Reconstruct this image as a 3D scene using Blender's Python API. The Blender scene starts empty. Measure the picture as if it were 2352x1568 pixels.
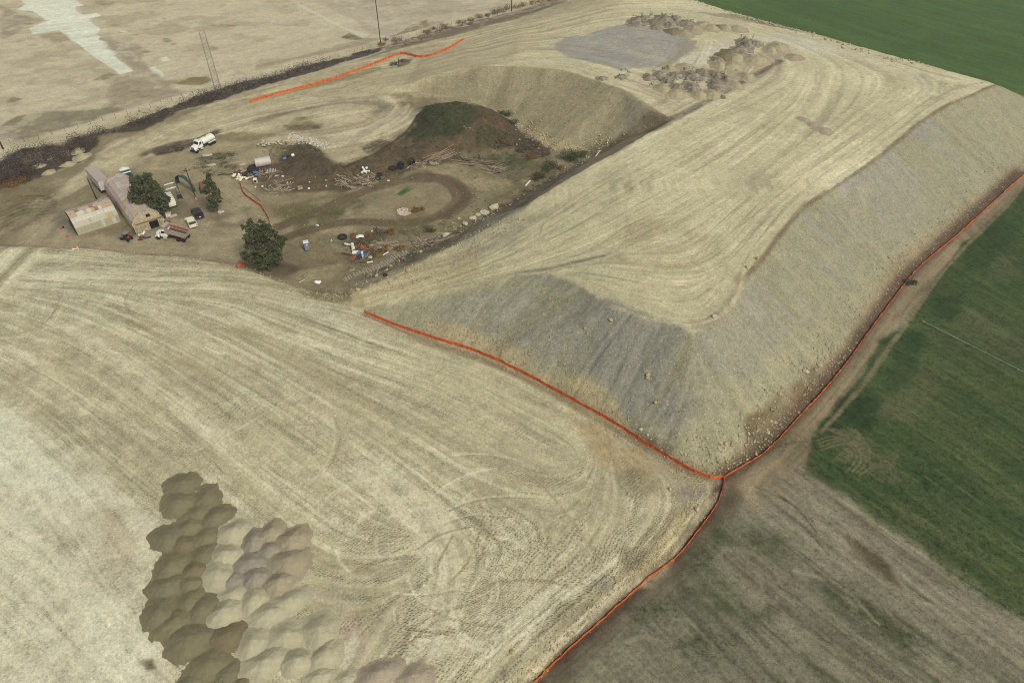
import bpy, bmesh, math, random
import numpy as np
from mathutils import Vector, Matrix, geometry
# ------------------------------------------------------------------ camera, light
SC = bpy.context.scene
COL = SC.collection
CAM_H, PITCH, FOC = 88.0, math.radians(41.1), 1568.0     # FOC in units of a 2352-wide picture
cam = bpy.data.objects.new('camera', bpy.data.cameras.new('camera'))
COL.objects.link(cam)
cam.data.sensor_width = 36.0
cam.data.lens = 36.0 * FOC / 2352.0
cam.data.clip_start = 1.0
cam.data.clip_end = 9000.0
cam.location = (0, 0, CAM_H)
cam.rotation_euler = (math.radians(90) - PITCH, 0, 0)
SC.camera = cam
SUN_EL, SUN_AZ = math.radians(46), math.radians(138)      # azimuth clockwise from +Y
w = bpy.data.worlds.new('World'); SC.world = w; w.use_nodes = True
nt = w.node_tree; nt.nodes.clear()
sky = nt.nodes.new('ShaderNodeTexSky'); sky.sky_type = 'NISHITA'; sky.sun_disc = False
sky.sun_elevation = SUN_EL; sky.sun_rotation = SUN_AZ
sky.air_density = 1.0; sky.dust_density = 6.0; sky.ozone_density = 1.0
hs = nt.nodes.new('ShaderNodeHueSaturation'); hs.inputs['Saturation'].default_value = 0.25
bg = nt.nodes.new('ShaderNodeBackground'); bg.inputs['Strength'].default_value = 0.105
wo = nt.nodes.new('ShaderNodeOutputWorld')
nt.links.new(sky.outputs[0], hs.inputs['Color']); nt.links.new(hs.outputs[0], bg.inputs['Color'])
nt.links.new(bg.outputs[0], wo.inputs['Surface'])
sl = bpy.data.lights.new('sun', 'SUN'); sl.energy = 1.5; sl.angle = math.radians(10); sl.color = (1.0, 0.95, 0.86)
sun = bpy.data.objects.new('sun', sl); COL.objects.link(sun)
sd = Vector((math.sin(SUN_AZ) * math.cos(SUN_EL), math.cos(SUN_AZ) * math.cos(SUN_EL), math.sin(SUN_EL)))
sun.rotation_euler = sd.to_track_quat('Z', 'Y').to_euler()
sun.location = (60, -60, 150)
SC.view_settings.view_transform = 'Standard'; SC.view_settings.look = 'None'
SC.view_settings.exposure = 0.25; SC.view_settings.gamma = 1.0
SC.view_settings.use_curve_mapping = False
SC.render.engine = 'CYCLES'
SC.cycles.use_denoising = True; SC.cycles.denoising_prefilter = 'NONE'; SC.cycles.filter_width = 1.05; SC.cycles.max_bounces = 4; SC.cycles.diffuse_bounces = 2; SC.cycles.glossy_bounces = 2
SC.cycles.transmission_bounces = 2; SC.cycles.transparent_max_bounces = 6
rng = np.random.default_rng(7)
R = random.Random(11)

def at(px, py, z=0.0):
    """the point of the place at height z seen at (px,py) of the photograph"""
    a = (px - 1176.0) / FOC; b = -(py - 784.0) / FOC
    dy = math.cos(PITCH) + b * math.sin(PITCH); dz = -math.sin(PITCH) + b * math.cos(PITCH)
    t = (z - CAM_H) / dz
    return (a * t, dy * t, z)

def tag(o, label=None, cat=None, group=None, kind=None):
    if label: o['label'] = label
    if cat: o['category'] = cat
    if group: o['group'] = group
    if kind: o['kind'] = kind
    return o
def lin(c):
    c = np.asarray(c, float) / 255.0
    return np.where(c <= 0.04045, c / 12.92, ((c + 0.055) / 1.055) ** 2.4)
ALB = 0.86
# ------------------------------------------------------------------ terrain heights
def P(*pts): return [at(*p) for p in pts]
LINES = [
 # outer toe of the embankment along the orange fence, then round the far corner
 P((1000,778,2),(1130,822,2),(1300,910,1.6),(1440,990,1.2),(1550,1060,.8),(1640,1094,.4),(1664,1090,0),(1765,1022,0),(1842,942,0),(1950,812,0),(2070,645,0),(2190,532,0),(2340,396,0)) + [(162,193,0),(172,214,0),(163,232,0),(145,250,0),(126,272,0),(108,293,0),(88,318,0),(62,335,0),(35,348,0)],
 # crest of the ramp and the nose, right shoulder, far edge
 P((838,703,2.6),(900,690,3),(1000,665,4.2),(1100,648,6),(1180,632,7.5),(1260,630,9),(1330,655,10.3),(1400,700,11.2),(1480,728,11.8),(1590,766,12),(1640,745,12),(1690,670,12),(1760,575,12),(1850,470,12),(2000,370,12),(2150,250,12),(2285,192,12),(2200,168,12),(2090,138,12),(1960,103,12),(1880,80,12),(1740,45,12),(1590,0,12),(1480,-22,11),(1380,-22,7),(1300,-12,3)),
 # crest over the pit
 P((870,235,3.2),(920,200,5.2),(1000,172,8.8),(1080,152,11),(1180,150,11.8),(1300,160,12),(1430,205,12),(1545,274,11.6),(1450,330,11.2),(1350,385,10.2),(1250,442,9),(1150,505,7.6),(1060,552,6),(960,605,4.6),(830,665,3)),
 # toe in the pit
 P((930,252,3.4),(1000,222,3),(1110,238,2.5),(1200,292,1),(1275,342,1),(1352,352,1),(1345,366,1),(1240,426,1),(1130,490,1),(1060,530,1),(950,580,1),(870,618,1),(790,652,1),(730,655,.9),(640,640,.9),(560,606,.8),(450,586,.8),(300,577,.8),(0,560,.8),(-150,548,.8)),
 P((1352,352,1),(1440,316,5.2),(1545,274,11.6)),
 # edge of the lower pad towards the yard
 P((-150,558,2),(0,571,2),(150,574,2),(300,590,2),(450,601,2),(560,622,2),(640,655,2),(700,672,2),(790,696,2.3),(838,703,2.6)),
 P((838,714,2.5),(1000,785,2),(1130,830,2),(1300,918,1.7),(1440,998,1.3),(1550,1066,1),(1640,1100,.6),(1664,1100,0)),
 # outer edge of the lower pad
 P((1640,1108,1),(1640,1124,1.3),(1605,1181,1.6),(1556,1247,1.6),(1496,1293,1.7),(1420,1360,1.7),(1375,1407,1.7),(1330,1456,1.7),(1244,1541,1.7),(1160,1620,1.7),(1090,1700,1.7)),
 P((1668,1108,0),(1652,1148,0),(1612,1208,0),(1552,1280,0),(1489,1327,0),(1432,1382,0),(1330,1473,0),(1228,1572,0),(1130,1680,0)),
 # ditch with brush, fence strip
 P((-120,440,0),(0,390,0),(250,290,0),(560,200,0),(750,150,0),(870,110,0),(1000,72,0),(1180,25,0),(1290,-8,0)),
 P((-150,480,.6),(0,428,.6),(200,372,.6),(330,300,.6),(520,245,.8),(575,238,1),(750,188,1.5),(915,130,1.6),(965,134,2),(1065,97,3.2),(1200,60,6),(1330,30,9),(1420,10,11)),
 # bench above the yard
 P((560,330,1.3),(620,343,2.2),(700,350,3),(780,385,3.4),(860,345,3.6),(930,308,4.2),(952,278,4.6)),
 P((520,300,1.4),(560,262,1.8),(700,235,2.4),(870,235,3.2)),
 P((640,300,2.4),(760,290,3),(860,290,3.4),(930,252,3.4)),
 P((560,395,1),(640,412,1),(740,418,1),(850,412,1),(930,392,1),(1010,378,1),(1110,358,1),(1190,334,1),(1230,350,1)),
 # brown soil mound
 P((958,268,5.4),(985,247,7.6),(1020,238,8.8),(1060,236,9.1),(1100,245,8),(1135,262,6),(1175,290,2.5)),
 P((930,325,3.6),(990,300,5.6),(1050,290,6.2),(1110,298,5),(1160,312,2.4)),
 P((900,350,2.6),(1000,335,3.6),(1090,330,3)),
 [(-30,212,3.3),(-16,214,3.2),(-2,206,2.2)],
 # centre of pads
 P((1500,550,12),(1750,350,12),(1950,200,12),(1700,130,12),(1500,130,12.2)),
 P((900,900,2.5),(1300,1150,2.4),(600,800,2.6),(200,700,2.4),(0,900,2.5),(500,1200,2.5),(1000,1400,2.3)),
 [(-340,10,2),(-60,10,2),(-10,10,1.7),(30,10,0),(340,10,0),(340,200,0),(340,470,0),(0,470,0),(-340,470,0),(-340,220,0),(-340,140,.8),(-340,132,2),(-340,10,2)],
]
vv, ee = [], []
zz = {}
for L in LINES:
    i0 = len(vv)
    for p in L: vv.append(Vector((p[0], p[1]))); zz[len(vv) - 1] = p[2]
    for k in range(len(L) - 1): ee.append((i0 + k, i0 + k + 1))
ov, oe, of, o_v, o_e, o_f = geometry.delaunay_2d_cdt(vv, ee, [], 0, 1e-4)
oz = []
for i, src in enumerate(o_v):
    if src: oz.append(sum(zz[s] for s in src) / len(src))
    else:                                        # crossing of two lines: nearest input
        q = min(range(len(vv)), key=lambda j: (vv[j] - ov[i]).length)
        oz.append(zz[q])
RX0, RY0, RS = -340.0, 10.0, 0.5
RNX, RNY = 1361, 921
HR = np.zeros((RNY, RNX)); 
for f in of:
    (ax, ay), (bx, by), (cx, cy) = [ov[i] for i in f[:3]]
    az, bz, cz = [oz[i] for i in f[:3]]
    x0 = max(0, int((min(ax, bx, cx) - RX0) / RS)); x1 = min(RNX - 1, int((max(ax, bx, cx) - RX0) / RS) + 1)
    y0 = max(0, int((min(ay, by, cy) - RY0) / RS)); y1 = min(RNY - 1, int((max(ay, by, cy) - RY0) / RS) + 1)
    X, Y = np.meshgrid(RX0 + RS * np.arange(x0, x1 + 1), RY0 + RS * np.arange(y0, y1 + 1))
    d = (by - cy) * (ax - cx) + (cx - bx) * (ay - cy)
    if abs(d) < 1e-9: continue
    l1 = ((by - cy) * (X - cx) + (cx - bx) * (Y - cy)) / d
    l2 = ((cy - ay) * (X - cx) + (ax - cx) * (Y - cy)) / d
    m = (l1 >= -1e-6) & (l2 >= -1e-6) & (l1 + l2 <= 1 + 1e-6)
    sub = HR[y0:y1 + 1, x0:x1 + 1]
    sub[m] = (l1 * az + l2 * bz + (1 - l1 - l2) * cz)[m]
def blur(a, n=1):
    for _ in range(n):
        a = np.pad(a, 1, mode='edge')
        a = (a[:-2, 1:-1] + a[2:, 1:-1] + 2 * a[1:-1, 1:-1]) / 4
        a = np.pad(a, ((0, 0), (1, 1)), mode='edge')
        a = (a[:, :-2] + a[:, 2:] + 2 * a[:, 1:-1]) / 4
    return a
HR = blur(HR, 2)
def vnoise(x, y, scale, seed, n=256):
    """smooth value noise, -1..1"""
    g = np.random.default_rng(seed).random((n, n)) * 2 - 1
    x = np.asarray(x) / scale; y = np.asarray(y) / scale
    xi = np.floor(x).astype(int); yi = np.floor(y).astype(int)
    fx = x - xi; fy = y - yi; fx = fx * fx * (3 - 2 * fx); fy = fy * fy * (3 - 2 * fy)
    a = g[yi % n, xi % n]; b = g[yi % n, (xi + 1) % n]; c = g[(yi + 1) % n, xi % n]; d = g[(yi + 1) % n, (xi + 1) % n]
    return (a * (1 - fx) + b * fx) * (1 - fy) + (c * (1 - fx) + d * fx) * fy
def fbm(x, y, scale, seed, octs=4, gain=.5):
    s = 0; a = 1; t = 0
    c, q = math.cos(.6), math.sin(.6)
    for k in range(octs):
        s = s + a * vnoise(x, y, scale, seed + k * 17); t += a; a *= gain; scale /= 2.03
        x, y = x * c - y * q, x * q + y * c
    return s / t
X, Y = np.meshgrid(RX0 + RS * np.arange(RNX), RY0 + RS * np.arange(RNY))
gy, gx = np.gradient(HR, RS)
SLOPE = np.hypot(gx, gy)
stp = np.clip((SLOPE - .12) / .3, 0, 1)
HR = HR + fbm(X, Y, 9, 5) * (.10 + .25 * stp) + vnoise(X, Y, 1.6, 9) * .10 * stp
# brush ditch, and hummocks in the brown spoil below the bench
def bil(G, x, y, x0=RX0, y0=RY0, s=RS):
    x = (np.asarray(x, float) - x0) / s; y = (np.asarray(y, float) - y0) / s
    ny, nx = G.shape[:2]
    x = np.clip(x, 0, nx - 1.001); y = np.clip(y, 0, ny - 1.001)
    xi = x.astype(int); yi = y.astype(int); fx = x - xi; fy = y - yi
    if G.ndim == 3: fx = fx[..., None]; fy = fy[..., None]
    return (G[yi, xi] * (1 - fx) + G[yi, xi + 1] * fx) * (1 - fy) + (G[yi + 1, xi] * (1 - fx) + G[yi + 1, xi + 1] * fx) * fy
def W(px, py, up=0.0):
    """the ground point seen at (px,py) of the photograph"""
    a = (px - 1176.0) / FOC; b = -(py - 784.0) / FOC
    d = np.array([a, math.cos(PITCH) + b * math.sin(PITCH), -math.sin(PITCH) + b * math.cos(PITCH)])
    t0 = (14 - CAM_H) / d[2]; t1 = (-1 - CAM_H) / d[2]
    T = np.linspace(t0, t1, 140)
    xs, ys, zs = d[0] * T, d[1] * T, CAM_H + d[2] * T
    h = bil(HR, xs, ys)
    k = np.nonzero(zs < h)[0]
    if len(k) == 0 or k[0] == 0: t = t1
    else:
        i = k[0]; e0 = zs[i - 1] - h[i - 1]; e1 = zs[i] - h[i]
        t = T[i - 1] + (T[i] - T[i - 1]) * e0 / (e0 - e1)
    x, y = d[0] * t, d[1] * t
    return Vector((x, y, float(bil(HR, x, y)) + up))
def WW(pts): return [tuple(W(*p)[:2]) for p in pts]
def gz(x, y): return float(bil(HR, x, y))
# ------------------------------------------------------------------ ground mesh vertices (finer near, coarser far)
_t = [math.cos(PITCH) * 24 + CAM_H * math.sin(PITCH)]
ys = [24.0]
while ys[-1] < 452:
    t = math.cos(PITCH) * ys[-1] + CAM_H * math.sin(PITCH)
    ys.append(ys[-1] + t / 683 * 1.45)
ys = np.array(ys); NC = 960
tt = math.cos(PITCH) * ys + CAM_H * math.sin(PITCH)
half = np.minimum(.75 * tt * 1.12 + 4, 338)
VX = np.linspace(-1, 1, NC)[None, :] * half[:, None]; VY = np.repeat(ys[:, None], NC, 1)
NR = len(ys)
VZ = bil(HR, VX, VY)
SL = bil(SLOPE, VX, VY)
vx, vy = VX.ravel(), VY.ravel(); NV = len(vx)
wn1x = fbm(vx, vy, 7, 31, 4) ; wn1y = fbm(vx, vy, 7, 47, 4)
n_s = fbm(vx, vy, 2.2, 61, 3); n_m = fbm(vx, vy, 11, 71, 4); n_l = fbm(vx, vy, 45, 81, 4); n_f = vnoise(vx, vy, .55, 91)
COLR = np.zeros((NV, 3)); MSK = {k: np.zeros(NV) for k in ('peb', 'tread', 'veg')}
ZONE = np.zeros(NV, np.int8)
def sm(e0, e1, x):
    t = np.clip((x - e0) / (e1 - e0), 0, 1); return t * t * (3 - 2 * t)
def segd(x, y, pts, closed=False):
    P_ = list(pts) + ([pts[0]] if closed else [])
    d2 = np.full(len(x), 1e18)
    for (ax, ay), (bx, by) in zip(P_[:-1], P_[1:]):
        ux, uy = bx - ax, by - ay; L = ux * ux + uy * uy + 1e-12
        t = np.clip(((x - ax) * ux + (y - ay) * uy) / L, 0, 1)
        d2 = np.minimum(d2, (x - ax - t * ux) ** 2 + (y - ay - t * uy) ** 2)
    return np.sqrt(d2)
def inside(x, y, pts):
    c = np.zeros(len(x), bool); n = len(pts)
    for i in range(n):
        ax, ay = pts[i]; bx, by = pts[(i + 1) % n]
        if ay == by: continue
        c ^= ((ay > y) != (by > y)) & (x < (bx - ax) * (y - ay) / (by - ay) + ax)
    return c
def pmask(pts, soft=1.0, warp=1.0, world=False):
    """soft inside mask of a polygon traced in the photograph; returns (index, value)"""
    w_ = pts if world else WW(pts)
    xs_ = [p[0] for p in w_]; ys_ = [p[1] for p in w_]; m = soft + warp + 1
    idx = np.nonzero((vx > min(xs_) - m) & (vx < max(xs_) + m) & (vy > min(ys_) - m) & (vy < max(ys_) + m))[0]
    x = vx[idx] + warp * wn1x[idx] * 1.6; y = vy[idx] + warp * wn1y[idx] * 1.6
    if warp: x = x + .35 * warp * n_s[idx]; y = y - .35 * warp * n_s[idx]
    d = segd(x, y, w_, True); d = np.where(inside(x, y, w_), d, -d)
    return idx, sm(-soft, soft, d)
def smask(pts, width, soft=None, warp=.3, world=False):
    w_ = pts if world else WW(pts)
    soft = width * .6 if soft is None else soft
    xs_ = [p[0] for p in w_]; ys_ = [p[1] for p in w_]; m = width + soft + warp * 2 + 1
    idx = np.nonzero((vx > min(xs_) - m) & (vx < max(xs_) + m) & (vy > min(ys_) - m) & (vy < max(ys_) + m))[0]
    x = vx[idx] + warp * wn1x[idx]; y = vy[idx] + warp * wn1y[idx]
    d = segd(x, y, w_)
    return idx, 1 - sm(width / 2 - soft / 2, width / 2 + soft / 2, d)
def paint(mk, rgb, a=1.0, noisy=0.0, nz=None):
    idx, v = mk
    v = v * a
    if noisy: v = np.clip(v * (1 + noisy * 2.2 * (n_s if nz is None else nz)[idx]), 0, 1)
    COLR[idx] = COLR[idx] * (1 - v[:, None]) + lin(rgb)[None, :] * ALB * v[:, None]
    return mk
def setm(name, mk, val):
    idx, v = mk; MSK[name][idx] = MSK[name][idx] * (1 - v) + val * v
def smooth_line(pts, n=6):
    out = []
    q = [pts[0]] + list(pts) + [pts[-1]]
    for i in range(1, len(q) - 2):
        for k in range(n):
            t = k / n; a, b, c, d = [np.array(q[i + j]) for j in (-1, 0, 1, 2)]
            out.append(tuple(.5 * ((2 * b) + (c - a) * t + (2 * a - 5 * b + 4 * c - d) * t * t + (3 * b - a - 3 * c + d) * t ** 3)))
    out.append(tuple(pts[-1])); return out
ZN = ['distant_ground', 'lower_pad', 'upper_pad', 'embankment_slope', 'yard_ground', 'airfield_ground', 'concrete_runway', 'crop_field', 'fallow_field', 'farm_track', 'dirt_road', 'gravel_pad', 'soil_mound', 'brush_strip']
def zone(mk, name, th=.5):
    idx, v = mk; ZONE[idx[v > th]] = ZN.index(name)

# ---- regions ------------------------------------------------------------------
KH = (175, 168, 135)
everything = (np.arange(NV), np.ones(NV))
paint(everything, (128, 117, 90)); zone(everything, 'yard_ground')
# airfield beyond the fence
AF = [(-200,440),(0,372),(200,312),(330,275),(480,232),(620,195),(750,163),(870,122),(1000,80),(1180,34),(1300,2),(1340,-20),(600,-60),(-300,-60)]
m = pmask(AF, .6, .4); paint(m, (182, 172, 142)); zone(m, 'airfield_ground')
setm('veg', m, .15)
# crop fields
FT = [(2352,235),(2240,184),(2090,142),(1960,107),(1880,84),(1740,48),(1590,2),(1480,-25)]
FN = [at(p[0], p[1], 12)[:2] for p in FT]
farfield = [(150,190),(140,208),(127,224),(107,250),(90,267),(72,293),(54,303),(36,330),(46,452),(340,452),(340,150),(180,180)]
# NB far side hidden behind the plateau
m = pmask([(180,190),(176,216),(165,236),(146,254),(127,276),(109,297),(89,321),(62,339),(30,352),(25,470),(345,470),(345,150)], .5, .3, world=True)
paint(m, (72, 97, 46)); zone(m, 'crop_field'); setm('veg', m, 1)
RF = [(1666,1094),(1765,1026),(1842,946),(1950,816),(2070,650),(2190,537),(2340,400),(2500,290),(2600,700),(2600,1700),(1120,1700),(1228,1574),(1330,1476),(1432,1384),(1489,1329),(1552,1282),(1612,1210),(1652,1150)]
m = pmask(RF, .15, 0); paint(m, (117, 114, 92)); zone(m, 'fallow_field'); setm('veg', m, .6)
CROP = [(2500,300),(2352,428),(2294,467),(2255,520),(2211,564),(2145,641),(2112,689),(2085,729),(2022,782),(1982,845),(1935,915),(1895,955),(1862,1002),(1838,1035),(1853,1085),(1900,1119),(1987,1179),(2067,1236),(2134,1279),(2184,1323),(2251,1366),(2352,1423),(2500,1510),(2700,1000)]
m = pmask(CROP, .8, .7); paint(m, (64, 81, 42), 1); zone(m, 'crop_field'); setm('veg', m, 1)
TRACK = [(2420,340),(2340,400),(2190,537),(2070,650),(1950,816),(1842,946),(1765,1026),(1664,1094),(1658,1125),(1700,1150),(1770,1110),(1845,1068),(1862,1002),(1935,915),(1982,845),(2022,782),(2112,689),(2211,564),(2352,428),(2440,360)]
m = pmask(TRACK, .5, .4); paint(m, (132, 119, 92), .9); zone(m, 'farm_track'); setm('veg', m, .15)
T2 = [(1664,1096),(1652,1150),(1612,1210),(1552,1282),(1489,1329),(1432,1384),(1330,1476),(1228,1572),(1150,1650),(1230,1680),(1330,1568),(1450,1440),(1560,1340),(1640,1260),(1690,1180),(1710,1130)]
m = pmask(T2, 1.2, .5); paint(m, (82, 75, 57), .75, .3); zone(m, 'farm_track'); setm('veg', m, .3)
# lower pad
PA = [(-400,552),(-150,552),(0,566),(150,570),(300,584),(450,594),(560,615),(640,648),(700,664),(780,690),(838,712),(1000,787),(1130,832),(1300,920),(1440,1000),(1550,1068),(1640,1101),(1650,1118),(1605,1181),(1556,1247),(1496,1293),(1420,1360),(1375,1407),(1330,1456),(1244,1541),(1160,1625),(1090,1720),(-400,1800)]
m = pmask(PA, .25, .35); paint(m, KH); zone(m, 'lower_pad'); MPA = m; setm('peb', m, .45); setm('tread', m, 1)
# embankment and upper pads
EMB = [(838,716),(1000,786),(1130,830),(1300,917),(1440,998),(1550,1066),(1640,1099),(1664,1093),(1765,1024),(1842,944),(1950,814),(2070,648),(2190,535),(2340,398),(2420,330)]
CR = [(838,703,2.6),(900,690,3),(1000,665,4.2),(1100,648,6),(1180,632,7.5),(1260,630,9),(1330,655,10.3),(1400,700,11.2),(1480,728,11.8),(1590,766,12),(1640,745,12),(1690,670,12),(1760,575,12),(1850,470,12),(2000,370,12),(2150,250,12),(2285,192,12),(2200,168,12),(2090,138,12),(1960,103,12),(1880,80,12),(1740,45,12),(1590,0,12),(1480,-22,11),(1380,-22,7),(1300,-12,3)]
CRW = [at(*p)[:2] for p in CR]
embw = WW(EMB) + [(165,195),(174,214),(164,234),(146,252),(127,274),(108,295),(88,319),(62,337),(35,350)] + CRW[::-1]
m = pmask(embw, .3, .25, world=True); paint(m, (143, 139, 111)); zone(m, 'embankment_slope'); MEMB = m; setm('peb', m, 1)
PC = [(870,235,3.2),(920,200,5.2),(1000,172,8.8),(1080,152,11),(1180,150,11.8),(1300,160,12),(1430,205,12),(1545,274,11.6),(1450,330,11.2),(1350,385,10.2),(1250,442,9),(1150,505,7.6),(1060,552,6),(960,605,4.6),(830,665,3)]
PCW = [at(*p)[:2] for p in PC]
westp = WW([(1330,30),(1200,60),(1065,97),(965,134),(915,150),(860,185)])
upw = CRW + westp + PCW
m = pmask(upw, .3, .25, world=True); paint(m, (182, 175, 140)); zone(m, 'upper_pad'); MUP = m; setm('peb', m, .4)
# slope of the upper pad towards the pit
PT = [(960,228),(1000,232),(1060,236),(1120,245),(1170,290),(1230,330),(1275,345),(1350,362),(1240,424),(1130,488),(1060,528),(950,578),(870,616),(790,652),(760,668),(838,700)]
psw = PCW[::-1] + WW(PT[:8]) + WW(PT[8:])
pit1 = PCW[1:8] + WW([(1440,316),(1352,352),(1275,344),(1230,330),(1180,292),(1110,245),(1060,240),(1000,225),(950,225)])
m = pmask(pit1, .4, .4, world=True); paint(m, (142, 134, 104)); zone(m, 'embankment_slope'); MP1 = m; setm('peb', m, .9)
pit2 = PCW[7:] + WW([(790,656),(870,618),(950,580),(1060,530),(1130,490),(1240,426),(1345,366),(1352,352),(1440,316)])
m = pmask(pit2, .3, .3, world=True); paint(m, (132, 122, 96)); zone(m, 'embankment_slope'); MP2 = m; setm('peb', m, 1)
# west edge strip between lower pad and pit, ramp mouth
m = pmask([(700,668),(780,672),(840,662),(960,604),(1100,540),(1100,645),(900,690),(838,714),(770,697)], .5, .3); paint(m, (168, 158, 120), .9); setm('peb', m, .8)
m = pmask([(640,640),(700,650),(770,664),(800,690),(790,700),(700,676)], .4, .3); paint(m, (150, 140, 108), .8); setm('peb', m, .9)
# ---- yard area base tones
def pc(pts, rgb, a=1, soft=1.2, warp=1.0, noisy=.25, z=None, veg=None, peb=None):
    m = pmask(pts, soft, warp); paint(m, rgb, a, noisy)
    if z: zone(m, z)
    if veg is not None: setm('veg', m, veg)
    if peb is not None: setm('peb', m, peb)
    return m
def st(pts, width, rgb, a=.8, soft=None, warp=.25, noisy=.2, curve=True):
    return paint(smask(smooth_line(pts) if curve else pts, width, soft, warp), rgb, a, noisy)
# dry road strip west of the ditch, berm and bench
pc([(0,300),(60,320),(200,300),(300,262),(480,215),(620,175),(860,112),(1000,72),(1000,85),(870,122),(620,200),(480,240),(250,300),(0,392)], (168,158,126), .75, 1, .5)
# road from bottom left up along the brush to the upper pad
pc([(-50,520),(60,470),(140,430),(200,385),(260,320),(300,316),(380,282),(480,243),(560,217),(650,190),(740,163),(870,126),(1000,92),(1100,66),(1300,4),(1330,-15),(1420,10),(1300,80),(1120,150),(1000,180),(900,215),(820,225),(700,240),(600,262),(520,300),(450,320),(330,365),(300,385),(200,420),(120,470),(60,510),(-50,560)], (172,162,128), .92, 1.2, .8, z='dirt_road')
pc([(470,270),(560,250),(700,225),(850,212),(930,228),(965,262),(930,300),(850,345),(790,372),(700,345),(620,325),(560,300),(500,310)], (170,160,128), .9, 1.5, 1.2, z='dirt_road')
pc([(700,345),(780,340),(860,320),(905,330),(860,350),(820,352),(800,375),(785,378),(740,365)], (162,153,119), .7, 1.6, 1.2)
pc([(490,340),(560,300),(640,300),(690,318),(640,330),(560,335),(520,355)], (168,160,126), .7, 2, 1.5)
pc([(330,365),(460,325),(560,330),(640,340),(600,390),(560,410),(520,420),(440,400),(380,395),(300,385)], (150,140,108), .7, 2, 1.5)
# yard floor
pc([(60,520),(200,470),(330,520),(520,470),(560,440),(640,520),(620,600),(560,612),(420,592),(200,575),(0,560)], (150,139,110), .8, 2, 1.5)
pc([(500,440),(560,430),(590,470),(620,530),(560,560),(500,520)], (152,141,112), .7, 1.5, 1)
pc([(640,500),(760,500),(900,480),(960,500),(1000,520),(900,530),(760,540),(690,545),(650,530)], (148,137,108), .8, 1.5, 1)
# brown spoil, pit
pc([(640,405),(630,372),(650,350),(658,335),(678,326),(704,325),(735,338),(748,362),(776,380),(822,367),(870,345),(908,324),(938,298),(955,268),(1000,238),(1060,235),(1110,246),(1185,292),(1270,345),(1260,400),(1180,420),(1110,385),(1030,378),(960,385),(880,412),(800,440),(700,440),(650,430)], (82,72,53), 1, 1.2, 1.0, .1, z='soil_mound', veg=.7, peb=.15)
pc([(740,400),(860,372),(960,345),(1050,315),(1120,270),(1160,290),(1080,345),(1000,370),(880,392),(760,420)], (102,82,57), .5, 2, 1.5, .6)
pc([(640,362),(740,370),(780,392),(700,420),(620,410)], (94,80,60), .8, 1.5, 1, .4)
pc([(965,262),(1000,240),(1060,237),(1100,252),(1080,290),(1030,318),(960,322),(935,310)], (52,58,34), .95, 1.2, .8, .3, veg=1)
pc([(1120,245),(1175,290),(1150,300),(1100,262)], (88,70,48), .6, 1, .6)
pc([(1085,300),(1160,300),(1170,330),(1100,335)], (66,68,42), .6, 1.2, 1, .6, veg=1)
pc([(830,335),(870,320),(912,335),(870,360),(838,352)], (78,67,49), .9, .7, .5, .1)
st([(790,385),(860,352),(905,325),(935,300),(950,280),(962,262)], .8, (60,48,34), .9)
st([(1000,238),(1060,235),(1110,245),(1150,268),(1185,292)], .7, (58,50,36), .8)
pc([(620,335),(680,325),(740,345),(730,360),(660,352)], (96,88,60), .6, 1, 1)
pc([(560,395),(700,420),(860,410),(1000,385),(1060,385),(1000,405),(900,420),(760,440),(640,440),(560,425)], (98,82,58), .8, 1.2, 1, .3)
# pit floor with weeds
pc([(1060,350),(1180,340),(1260,360),(1300,400),(1180,440),(1120,500),(1060,520),(960,560),(1080,440),(1060,390)], (120,112,84), .8, 1.5, 1, .3, veg=.5)
pc([(1100,360),(1200,350),(1240,380),(1150,395)], (88,92,56), .6, 1.2, 1, .8, veg=.8)
pc([(960,385),(1040,372),(1080,395),(1180,420),(1120,440),(1020,405)], (150,138,104), .55, 1.2, 1, .4)
pc([(720,455),(850,430),(980,400),(940,412),(800,455),(700,500),(640,480)], (106,100,66), .7, 1.5, 1, .5, veg=.6)
pc([(625,480),(700,460),(820,455),(860,470),(760,490),(700,520),(640,505)], (98,94,58), .7, 1, .8, .5, veg=.6)
pc([(668,520),(720,485),(800,480),(760,520),(700,545)], (92,90,54), .8, .8, .6, .4, veg=.6)
pc([(870,450),(930,430),(980,432),(1030,455),(1020,495),(950,512),(870,508),(820,495)], (142,131,102), .8, 1, .8, .3)
pc([(905,480),(960,478),(990,490),(950,508),(900,508)], (104,92,56), .8, .8, .6)
pc([(908,447),(935,428),(950,432),(925,448)], (66,100,38), .85, .5, .4, .4, veg=1)
# lower yard, dark litter around the trees and junk
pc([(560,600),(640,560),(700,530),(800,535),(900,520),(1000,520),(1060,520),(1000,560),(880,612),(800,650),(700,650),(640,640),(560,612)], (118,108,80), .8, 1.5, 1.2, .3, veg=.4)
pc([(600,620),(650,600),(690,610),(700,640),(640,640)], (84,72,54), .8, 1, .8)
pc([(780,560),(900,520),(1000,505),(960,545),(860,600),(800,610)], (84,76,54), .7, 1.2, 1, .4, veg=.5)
pc([(960,575),(1000,555),(1180,462),(1340,362),(1350,372),(1200,480),(1060,555),(880,630),(800,650),(820,640)], (94,86,69), .8, .7, .6, .5)
pc([(900,520),(1000,505),(1090,500),(1130,495),(1060,530),(960,540)], (112,106,72), .6, 1, .8, .5, veg=.6)
pc([(1120,470),(1240,380),(1290,400),(1200,450),(1140,490)], (100,88,64), .6, 1.2, 1)
pc([(640,635),(700,620),(760,610),(800,600),(760,640),(700,650)], (148,138,106), .7, 1, 1, .5)
pc([(540,608),(600,620),(680,650),(720,656),(800,668),(806,690),(760,682),(690,662),(600,632),(540,615)], (112,104,76), .7, .6, .6, .4)
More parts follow.
